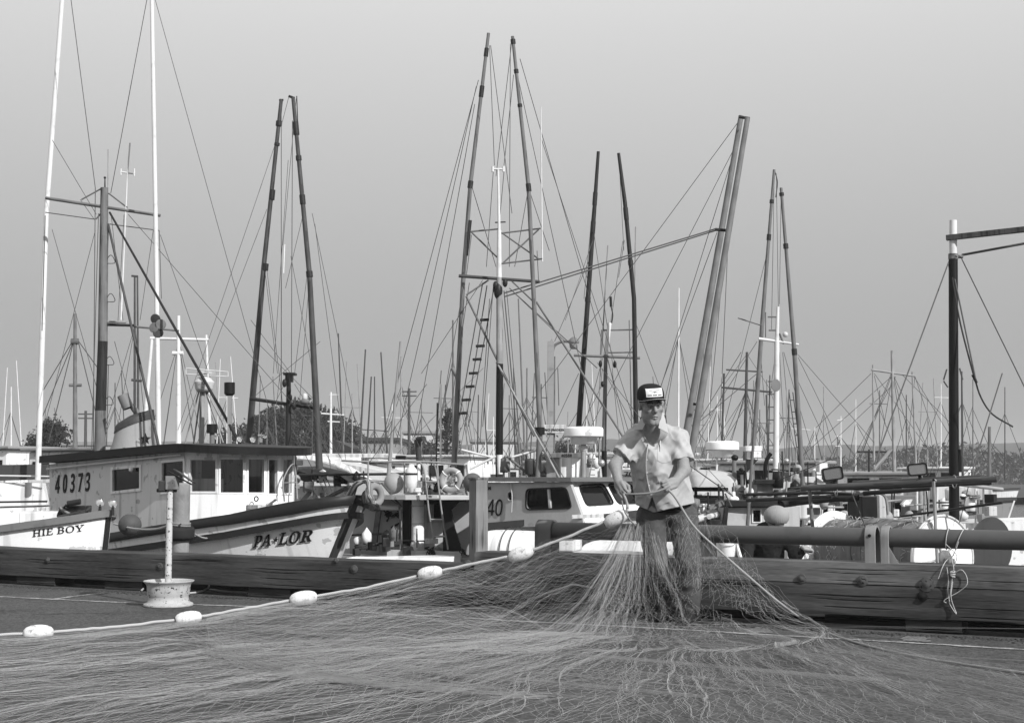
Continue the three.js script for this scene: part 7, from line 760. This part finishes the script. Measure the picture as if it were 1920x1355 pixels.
  const shirtF = (x, y, z) => { let d = tors(x, y, z); d = smin(d, sleeve(x, y, z, slR, 0.066, 0.074), 0.035); d = smin(d, sleeve(x, y, z, slL, 0.07, 0.078), 0.035); if (d > 0.05) return d; d += fold(x, y, z) * 0.85; const [px, py] = proj(V(x, y, z)), hem = px < 1223 ? lerp(947, 959, clamp((px - 1194) / 29)) : lerp(960, 943, clamp((px - 1229) / 75)); d = Math.max(d, (py - hem) / 262); d = Math.max(d, (787 - py) / 262); if (z > zmid) { d = Math.max(d, -triD(px, py, Vn) / 262, -triD(px, py, Nt) / 262); } return d; };
  part(t, 'shirt', surfaceNets(shirtF, V(J(1130, 860, 9.4).x, J(1200, 972, 9.4).y, -9.78), V(J(1325, 860, 9.4).x, J(1220, 775, 9.4).y, -9.2), 0.0068), shirtM, 'pale short-sleeved shirt hanging open at the hem');
  const onShirt = (px, py, out = 0.004) => { const p = trace(shirtF, px, py) || J(px, py, 9.4); const r = ray(px, py).normalize(); return p.addScaledVector(r, -out); };
  part(t, 'placket', (() => { const P = [[1216, 832], [1213, 850], [1211.5, 875], [1215, 905], [1221, 928]].map(([x, y]) => onShirt(x, y, 0.003)); return sweep(new THREE.CatmullRomCurve3(P).getPoints(24), 0.006, 0.024, V(0, 0, 1)); })(), shirtM);
  for (const [x, y] of [[1215, 838], [1212, 862], [1212, 886], [1216, 910]]) part(t, 'button', lathe(onShirt(x + 1, y, 0.004), [[0.001, 0.003], [0.0055, 0.003], [0.006, 0], [0.001, 0]], 10, V(0, 0, 1)), M.cream);
  { const c = [[1234, 832], [1258, 830], [1258, 862], [1246, 868], [1234, 864]]; const g = grid(10, 10, (u, v) => onShirt(lerp(1233, 1259, u), lerp(833, lerp(863, 868, Math.sin(u * 3.14)), v), 0.003)); part(t, 'pocket', g, shirtM); part(t, 'pen', hose([onShirt(1238, 826, 0.008), onShirt(1238, 836, 0.008), onShirt(1237.5, 846, 0.005)], 0.0035, 6), M.galv); }
  const flap = (pts) => { const P = pts.map(([x, y, o]) => onShirt(x, y, o)); return grid(8, 8, (u, v) => { const a = P[0].clone().lerp(P[1], u), b = P[3].clone().lerp(P[2], u); return a.lerp(b, v); }); };
  const nb = (px, py, D) => J(px, py, D); const coll = (q) => [grid(8, 8, (u, v) => q[0].clone().lerp(q[1], u).lerp(q[3].clone().lerp(q[2], u), v)), grid(8, 8, (u, v) => q[0].clone().lerp(q[1], u).lerp(q[3].clone().lerp(q[2], u), v).add(V(0, -0.002, -0.006)))];
  part(t, 'collar', coll([nb(1205, 779, 9.37), nb(1189, 806, 9.32), nb(1205, 805, 9.28), nb(1211, 792, 9.3)]), shirtM); part(t, 'collar', coll([nb(1244, 772, 9.35), nb(1254, 812, 9.28), nb(1235, 802, 9.26), nb(1238, 785, 9.29)]), shirtM);
  part(t, 'collar_stand', hose([nb(1204, 785, 9.36), nb(1210, 781, 9.46), nb(1224, 779, 9.48), nb(1240, 778, 9.44), nb(1244, 781, 9.34)], 0.016, 8), shirtM);
  part(t, 'lapel', [grid(6, 8, (u, v) => onShirt(lerp(lerp(1199, 1206, u), lerp(1213, 1216, u), v), lerp(800, 829, v), 0.005)), grid(6, 8, (u, v) => onShirt(lerp(lerp(1238, 1246, u), lerp(1217, 1221, u), v), lerp(799, 830, v), 0.005))], shirtM);
  // trousers and shoes
  const legs = limbField([[hip.clone().add(V(0, 0.06, 0)), hR, 0.115, 0.1], [hip.clone().add(V(0, 0.06, 0)), hL, 0.115, 0.1], [hR, kR, 0.1, 0.08], [kR, aR, 0.079, 0.066], [hL, kL, 0.104, 0.086], [kL, aL, 0.084, 0.072]], 0.022); const tf = (x, y, z) => { let d = legs(x, y, z); if (d < 0.04) { const f = Math.abs(fbm3(x * 8, y * 13, z * 8, 3) - 0.5) * 2; d += 0.018 * (f - 0.35); } return Math.max(d, 0.055 - y); };
  part(t, 'trousers', surfaceNets(tf, ...bounds([hip.clone().add(V(0, 0.1, 0)), hR, kR, aR, hL, kL, aL], 0.13), 0.0085), trouserM, 'dark work trousers');
  part(t, 'belt', torus(hip.clone().add(V(0, 0.045, 0)), 0.13, 0.015, V(0, 1, 0.1), 24, 6), M.black);
  for (const [a, yaw] of [[aR, -0.45], [aL, -0.25]]) { const d = V(Math.sin(yaw), 0, Math.cos(yaw)), s = V(d.z, 0, -d.x), heel = a.clone().setY(0.045).addScaledVector(d, -0.045), ball_ = a.clone().setY(0.042).addScaledVector(d, 0.12), toe = a.clone().setY(0.036).addScaledVector(d, 0.185); const sf = limbField([[heel, ball_, 0.04, 0.043], [ball_, toe, 0.043, 0.034], [a.clone().setY(0.09), a.clone().setY(0.05).addScaledVector(d, 0.05), 0.045, 0.04]], 0.03); const sh = part(t, 'shoe', surfaceNets((x, y, z) => Math.max(sf(x, y, z), 0.014 - y), ...bounds([heel, toe, a.clone().setY(0.1)], 0.07), 0.006), mat('shoe_leather', 0.02, { roughness: 0.5 })); part(sh, 'sole', surfaceNets((x, y, z) => Math.max(limbField([[heel, ball_, 0.045, 0.048], [ball_, toe, 0.048, 0.038]], 0.02)(x, y, z), y - 0.014, 0.0015 - y), ...bounds([heel, toe], 0.07), 0.007), M.black); }
}
// ---------------------------------------------------------------- second man, bent low in the gillnet boat
{
  const J = at, D = 12.3, hd = J(1456, 968, D), t = thing('person', 'man in dark jacket and light knit cap bent low over the wound net', 'person', J(1450, 1200, D).setY(-0.35)), sk = mat('second_man_skin', 0.3, { roughness: 0.6, map: SKINT() });  // one even skin tone all over the second man
  const sh = J(1440, 1010, D + 0.1), sR = J(1402, 1008, D + 0.05), sL = J(1482, 1010, D + 0.05), elL = J(1492, 1040, D - 0.05), wrL = J(1503, 1032, D - 0.1), hip = J(1440, 1110, D + 0.3), kn = J(1470, 1130, D), ft = kn.clone().add(V(-0.05, -0.45, 0.1)).setY(-0.3), haL = J(1513, 1032, D - 0.13), elR = J(1398, 1060, D - 0.05), wrR = J(1430, 1075, D - 0.15);
  const core = limbField([[hd.clone().add(V(0, -0.05, 0)), hd.clone().add(V(0, -0.01, 0.03)), 0.075, 0.085], [hd.clone().add(V(0, -0.06, -0.03)), sh, 0.055, 0.07], [sh, hip, 0.13, 0.12], [sL, elL, 0.05, 0.04], [elL, wrL, 0.038, 0.028], [sR, elR, 0.05, 0.04], [elR, wrR, 0.04, 0.03], [hip, kn, 0.08, 0.06], [kn, ft, 0.055, 0.04], [hip, kn.clone().add(V(-0.25, 0, 0)), 0.08, 0.06], [kn.clone().add(V(-0.25, 0, 0)), ft.clone().add(V(-0.25, 0, 0)), 0.055, 0.04], [wrL, haL, 0.026, 0.024]], 0.03);
  const hf = handField(haL, V(0, 0.95, 0.3), V(0.9, -0.35, -0.2), 1); const hlo = hd.clone().add(V(-0.14, -0.14, -0.14)), hhi = hd.clone().add(V(0.14, 0.13, 0.16));
  part(t, 'body', [surfaceNets(core, ...bounds([hd, sh, sR, sL, elL, wrL, hip, kn, ft, elR, ft.clone().add(V(-0.25, 0, 0))], 0.16), 0.013), surfaceNets((x, y, z) => smin(hf(x, y, z), core(x, y, z), 0.012), ...bounds([haL], 0.09), 0.004)], sk);
  part(t, 'jacket', surfaceNets((x, y, z) => { const d = limbField([[sh, hip, 0.155, 0.15], [sR, sL, 0.085, 0.085], [sL, elL, 0.066, 0.056], [elL, wrL, 0.052, 0.042], [sR, elR, 0.066, 0.056], [elR, wrR, 0.052, 0.042]], 0.04)(x, y, z); return d + (d < 0.04 ? 0.022 * (Math.abs(fbm3(x * 9, y * 7, z * 9) - 0.5) * 2 - 0.3) : 0); }, ...bounds([sh, sR, sL, elL, wrL, hip, elR], 0.2), 0.011), mat('dark_jacket', 0.02, { roughness: 0.95, map: CLOTH() })); part(t, 'cuff', torus(wrL, 0.036, 0.008, haL.clone().sub(wrL), 16, 6), M.cream);
  part(t, 'trousers', surfaceNets(limbField([[hip, kn, 0.095, 0.075], [kn, ft, 0.07, 0.06], [hip, kn.clone().add(V(-0.25, 0, 0)), 0.095, 0.075], [kn.clone().add(V(-0.25, 0, 0)), ft.clone().add(V(-0.25, 0, 0)), 0.07, 0.06]], 0.03), ...bounds([hip, kn, ft, ft.clone().add(V(-0.3, 0, 0))], 0.15), 0.014), M.tarp);
  part(t, 'knit_cap', surfaceNets((x, y, z) => { const d = ell(x, y, z, [hd.x, hd.y + 0.003, hd.z + 0.01], 0.118, 0.1, 0.12); return Math.max(d, hd.y - 0.062 - y) + 0.001 * Math.sin(x * 600); }, hlo, hhi, 0.0065), mat('knit_cap', 0.3, { roughness: 0.95, map: CLOTH() }), 'light knit cap'); part(t, 'glasses_strap', hose([hd.clone().add(V(-0.098, 0.0, 0.02)), hd.clone().add(V(-0.085, -0.045, 0.06)), hd.clone().add(V(-0.03, -0.075, 0.085))], 0.005, 5), M.black);
}
{ const t = thing('bucket', 'white plastic bucket behind the rail beside the bent man', 'bucket', at(1362, 1050, 11.4).setY(0.2)); const c = at(1362, 1052, 11.4); part(t, 'body', lathe(c, [[0.001, 0], [0.072, 0], [0.085, 0.19], [0.088, 0.19], [0.088, 0.175], [0.08, 0.19], [0.068, 0.01], [0.001, 0.01]], 24), M.cleanWhite); part(t, 'handle', hose([c.clone().add(V(-0.086, 0.18, 0)), c.clone().add(V(-0.05, 0.14, 0.08)), c.clone().add(V(0.05, 0.14, 0.08)), c.clone().add(V(0.086, 0.18, 0))], 0.003, 5), M.galv); part(t, 'crate_stand', box(c.clone().setY(c.y - 0.3), 0.3, 0.6, 0.3, 0.2), M.midgrey); }
single('plank', 'short white plank leaning behind the rail', 'plank', barBox(at(1380, 1016, 11.5), at(1393, 1060, 11.2), 0.02, 0.05), M.cleanWhite);
// ---------------------------------------------------------------- the gill net: cork line with floats, lead line, webbing
{
  const K = [[-180, 1199, 8.55], [72, 1186, 8.78], [200, 1176, 8.95], [353, 1159, 9.14], [460, 1141, 9.26], [568, 1122, 9.34], [690, 1101, 9.38], [807, 1074, 9.4], [890, 1056, 9.38], [977, 1038, 9.34], [1060, 1008, 9.3], [1140, 976, 9.25], [1155, 972, 9.24], [1176, 955, 9.2], [1170, 925, 9.16]].map(([x, y, D]) => at(x, y, D));
  const Lp = [[1254, 918, 9.1], [1266, 932, 9.1], [1300, 985, 9.12], [1350, 1033, 9.12], [1400, 1077, 9.12], [1460, 1128, 9.14]].map(([x, y, D]) => at(x, y, D)).concat([[1520, 1170], [1580, 1196], [1650, 1216], [1750, 1236], [1857, 1252], [2050, 1280]].map(([x, y]) => onH(x, y, 0.008)));
  const kc = new THREE.CatmullRomCurve3(K, false, 'centripetal'), lc = new THREE.CatmullRomCurve3(Lp, false, 'centripetal');
  const t = thing('fishing_net', 'pale gill net spread over the quay with white floats on its cork line', 'fishing net', V(-0.5, 0, -8.6));
  part(t, 'cork_line', fin(hose(kc.getPoints(110).map((p, i) => p.add(V(0, 0.006 * (hsh(i, 5) - 0.5), 0.008 * (hsh(i, 6) - 0.5)))), 0.0105, 7, 330)), M.rope, 'pale twisted cork line'); part(t, 'lead_line', hose(lc.getPoints(60), 0.008, 7, 200), mat('lead_line_rope', 0.36, { roughness: 0.9, map: ROPE() }), 'pale lead line slanting down to the right'); part(t, 'hand_cord', hose([[1172, 926, 9.16], [1195, 926, 9.12], [1225, 923, 9.1], [1250, 915, 9.12]].map(([x, y, D]) => at(x, y, D)), 0.007, 6), M.ropeGrey); part(t, 'slack_cord', hose([[1166, 938, 9.18], [1170, 955, 9.17], [1182, 975, 9.16], [1192, 985, 9.2]].map(([x, y, D]) => at(x, y, D)), 0.006, 6), M.ropeGrey);
  const fc = [], clear = (p) => { for (const c of fc) if (Math.abs(p.x - c.x) < 0.1 && p.distanceTo(c) < 0.085) return false; return true; }; const corks = [[72, 1186], [353, 1159], [568, 1122], [807, 1074], [977, 1038], [1155, 972]]; for (const [x, y] of corks) { let bu = 0, bd = 1e9; for (let i = 0; i <= 800; i++) { const p = proj(kc.getPointAt(i / 800)), d = Math.hypot(p[0] - x, p[1] - y); if (d < bd) { bd = d; bu = i / 800; } } const c = kc.getPointAt(bu), tg = kc.getTangentAt(bu); fc.push(c); const f = part(t, 'float', lathe(c, [[0.012, -0.092], [0.022, -0.09], [0.037, -0.076], [0.048, -0.048], [0.052, -0.01], [0.051, 0.02], [0.046, 0.05], [0.034, 0.078], [0.02, 0.09], [0.012, 0.091]], 26, tg.clone().add(V(0.06 * (hsh(x, 1) - 0.5), 0.1 * (hsh(x, 2) - 0.5), 0.1 * (hsh(x, 3) - 0.5)))), M.foam); { const sc = 0.93 + 0.12 * hsh(x, 7), P = f.geometry.attributes.position, o = c.clone().sub(bases.get(t)); for (let i = 0; i < P.count; i++) { const dn = 1 + 0.05 * (fbm3(P.getX(i) * 22 + x, P.getY(i) * 22, P.getZ(i) * 22) - 0.5); P.setXYZ(i, o.x + (P.getX(i) - o.x) * sc * dn, o.y + (P.getY(i) - o.y) * sc * dn, o.z + (P.getZ(i) - o.z) * sc * dn); } } part(f, 'bore', lathe(c.clone().addScaledVector(tg, -0.0885), [[0.018, -0.004], [0.018, 0.001], [0.001, 0.001]], 12, tg), M.black); }
  // webbing: a fan of diamond meshes from the hands, hanging to the ground and spread out over it
  const H = at(1196, 968, 9.17), hx = H.x, hz = H.z, R = rng(20), pos = [], nor = [];
  const aL = Math.atan2(K[1].z - hz, K[1].x - hx), cl = kc.getPoints(200).map((p) => [Math.hypot(p.x - hx, p.z - hz), p.y, Math.atan2(p.z - hz, p.x - hx)]), ll = lc.getPoints(200).map((p) => [Math.hypot(p.x - hx, p.z - hz), p.y, Math.atan2(p.z - hz, p.x - hx)]);
  const look = (tab, r, k) => { let best = tab[0], bd = 1e9; for (const e of tab) { const d = Math.abs(e[0] - r); if (d < bd) { bd = d; best = e; } } return best[k]; };
  const tabL = [], tabR = []; for (let i = 0; i <= 130; i++) { const r = i * 0.05; tabL.push([look(cl, r, 2), look(cl, r, 1)]); tabR.push([look(ll, r, 2), look(ll, r, 1)]); } const lk = (T, r, k) => { const i = Math.min(129, Math.floor(r / 0.05)), f = clamp(r / 0.05 - i); return lerp(T[i][k], T[i + 1][k], f); };
  const unw = (a) => a < -0.3 ? a + 6.2832 : a;
  const AL = unw(Math.atan2(K[0].z - hz, K[0].x - hx)), AR = unw(Math.atan2(Lp[Lp.length - 1].z - hz, Lp[Lp.length - 1].x - hx));
  function pt(th, r, ly, o) {      // th 0 (cork line) .. 1 (lead line), r metres from the hands
    const fo = 0.1 * (fbm(th * 7 + ly * 13, r * 0.5, 2 + ly, 3) - 0.5) * sstep(0, 0.15, th) * sstep(1, 0.85, th) + 0.05 * (fbm(th * 34 + ly * 5, r * 0.9, 7, 3) - 0.5); const k = clamp(th + fo, 0, 1);
    const a = lerp(AL, AR, k) + Math.pow(1 - k, 5) * (unw(lk(tabL, r, 0)) - AL) + Math.pow(k, 4) * (unw(lk(tabR, r, 0)) - AR); const sp_ = (k - 0.42) * 0.3 * (1 - sstep(0.1, 1.3, r)), x = hx + Math.cos(a) * r + sp_, z = hz + Math.sin(a) * r + 0.06 * Math.sin(k * 9) * (1 - sstep(0, 0.8, r));
    const yl = lk(tabL, r, 1), yr = lk(tabR, r, 1), wl = Math.pow(clamp(1 - k / (0.2 + 0.06 * Math.sin(r * 4 + ly))), 1.25), wr = Math.pow(clamp(1 - (1 - k) / 0.3), 1.5); const drop = H.y * Math.pow(clamp(1 - r / (0.4 + 0.4 * fbm(k * 11, ly, 3, 2))), 1.8);
    let y = Math.max(drop, yl * wl, yr * wr); y += 0.012 + 0.035 * Math.max(0, fbm(x * 4.5 + ly * 3, z * 4.5, 11, 3) - 0.45) * (1 + 2 * o) + 0.004 * o; if (k < 0.05) y = Math.min(y, Math.max(0.006, yl - 0.012)); const cu = (0.3 + 0.7 * sstep(0.2, 0.4, k)) * (0.05 + 0.07 * sstep(0.1, 0.3, r) * (1 - sstep(0.6, 1.2, r))) * sstep(0.0, 0.2, r) * (y > 0.03 ? 1 : 0.6); return V(x + cu * (fbm(k * 38, r * 8, ly + 3, 2) - 0.5), Math.min(y - 0.26 * (1 - sstep(0, 0.55, r)) * Math.pow(fbm(k * 12, 2, ly, 3), 1.5) - 0.1 * sstep(0.55, 1, k) * (1 - sstep(0, 0.4, r)) + (y > 0.04 ? cu * (fbm(k * 50, r * 7, ly + 8, 2) - 0.5) : 0), H.y + 0.01), z + cu * (fbm(k * 50, r * 6, ly + 5, 2) - 0.5)); }
  const seg = (a, b, w) => { const dx = b.x - a.x, dy = b.y - a.y, dz = b.z - a.z, L = Math.hypot(dx, dy, dz) || 1; let ux = -dz / L, uz = dx / L, uy = 0; const ul = Math.hypot(ux, uz) || 1; ux /= ul; uz /= ul; if (ul < 0.05) { ux = 1; uz = 0; } const vx = (dy * uz - 0) / L, vy = (dz * ux - dx * uz) / L, vz = (-dy * ux) / L; const c = [[0, 1], [0.866, -0.5], [-0.866, -0.5]].map(([p, q_]) => [ux * p + vx * q_, vy * q_, uz * p + vz * q_]); for (let i = 0; i < 3; i++) { const m = c[i], n = c[(i + 1) % 3]; const A = [a.x + m[0] * w, a.y + m[1] * w, a.z + m[2] * w], B = [a.x + n[0] * w, a.y + n[1] * w, a.z + n[2] * w], C = [b.x + n[0] * w, b.y + n[1] * w, b.z + n[2] * w], E = [b.x + m[0] * w, b.y + m[1] * w, b.z + m[2] * w]; pos.push(...A, ...C, ...B, ...A, ...E, ...C); nor.push(...m, ...n, ...n, ...m, ...m, ...n); } };
  const layers = [[310, 6.2, 0.027, 0.00042], [270, 6.2, 0.03, 0.00042], [210, 6, 0.033, 0.00042]];
  layers.forEach(([N, Rm, st, w], ly) => { const rs = [0.02]; while (rs[rs.length - 1] < Rm) { const r = rs[rs.length - 1]; rs.push(r + st * (1 + 0.85 * r) * (0.92 + 0.16 * hsh(rs.length, ly, 3))); } for (let i = 0; i < N; i++) { const th = (i + 0.5 + (R() - 0.5) * 0.15) / N; let prev = null; const rEnd = Rm * (0.85 + 0.15 * R()), lot = R(); for (let j = 0; j < rs.length; j++) { const r = rs[j] + (rs[j] > 0.4 ? 0.35 * (fbm(th * 8, rs[j] * 0.7, 31 + ly, 3) - 0.5) : 0); if (r > rEnd) break; const zig = ((j + i) % 2 ? 1 : -1) * (0.5 / N) * (0.8 + 0.4 * hsh(j, i, 9)) * (1 + 4 * sstep(0.22, 0.4, th) * (1 - sstep(0.3, 1.2, r)) * (0.5 + hsh(i, j, 17))); const p = pt(clamp(th + zig, 0.001, 0.999), Math.max(0, r), ly, hsh(i >> 2, j >> 3, 5)); if (prev && p.z < -5.3 && p.x > -4.6 && clear(p) && lot > 0.68 * sstep(0.4, 0.55, th) * (1 - 0.35 * sstep(1.3, 2.2, r))) seg(prev, p, w * (0.62 + 0.38 * sstep(0.2, 1, r))); prev = p; } } });
  // drawn-tight bunches that read as pale streaks
  for (let i = 0; i < 60; i++) { const th = Math.pow(R(), 0.8), n = 3 + Math.floor(R() * 4), rS = 0.5 + R() * 2, rE = rS + 0.6 + R() * 2.2; for (let k = 0; k < n; k++) { let prev = null; for (let r = rS; r < rE; r += 0.045) { const p = pt(clamp(th + 0.004 * (fbm(r * 3, k * 5, i, 2) - 0.5) + (k - n / 2) * 0.0008), r, 3, 0.4); p.y += 0.004 * k; if (prev && p.z < -5.3 && p.x > -4.6 && clear(p)) seg(prev, p, 0.00055); prev = p; } } }
  const g = new THREE.BufferGeometry(); g.setAttribute('position', new THREE.Float32BufferAttribute(pos, 3)); g.setAttribute('normal', new THREE.Float32BufferAttribute(nor, 3)); g.setAttribute('uv', new THREE.Float32BufferAttribute(new Float32Array(pos.length / 3 * 2), 2));
  const w = part(t, 'webbing', g, M.net); w.userData.kind = 'stuff';
}
renderer.render(scene, camera);
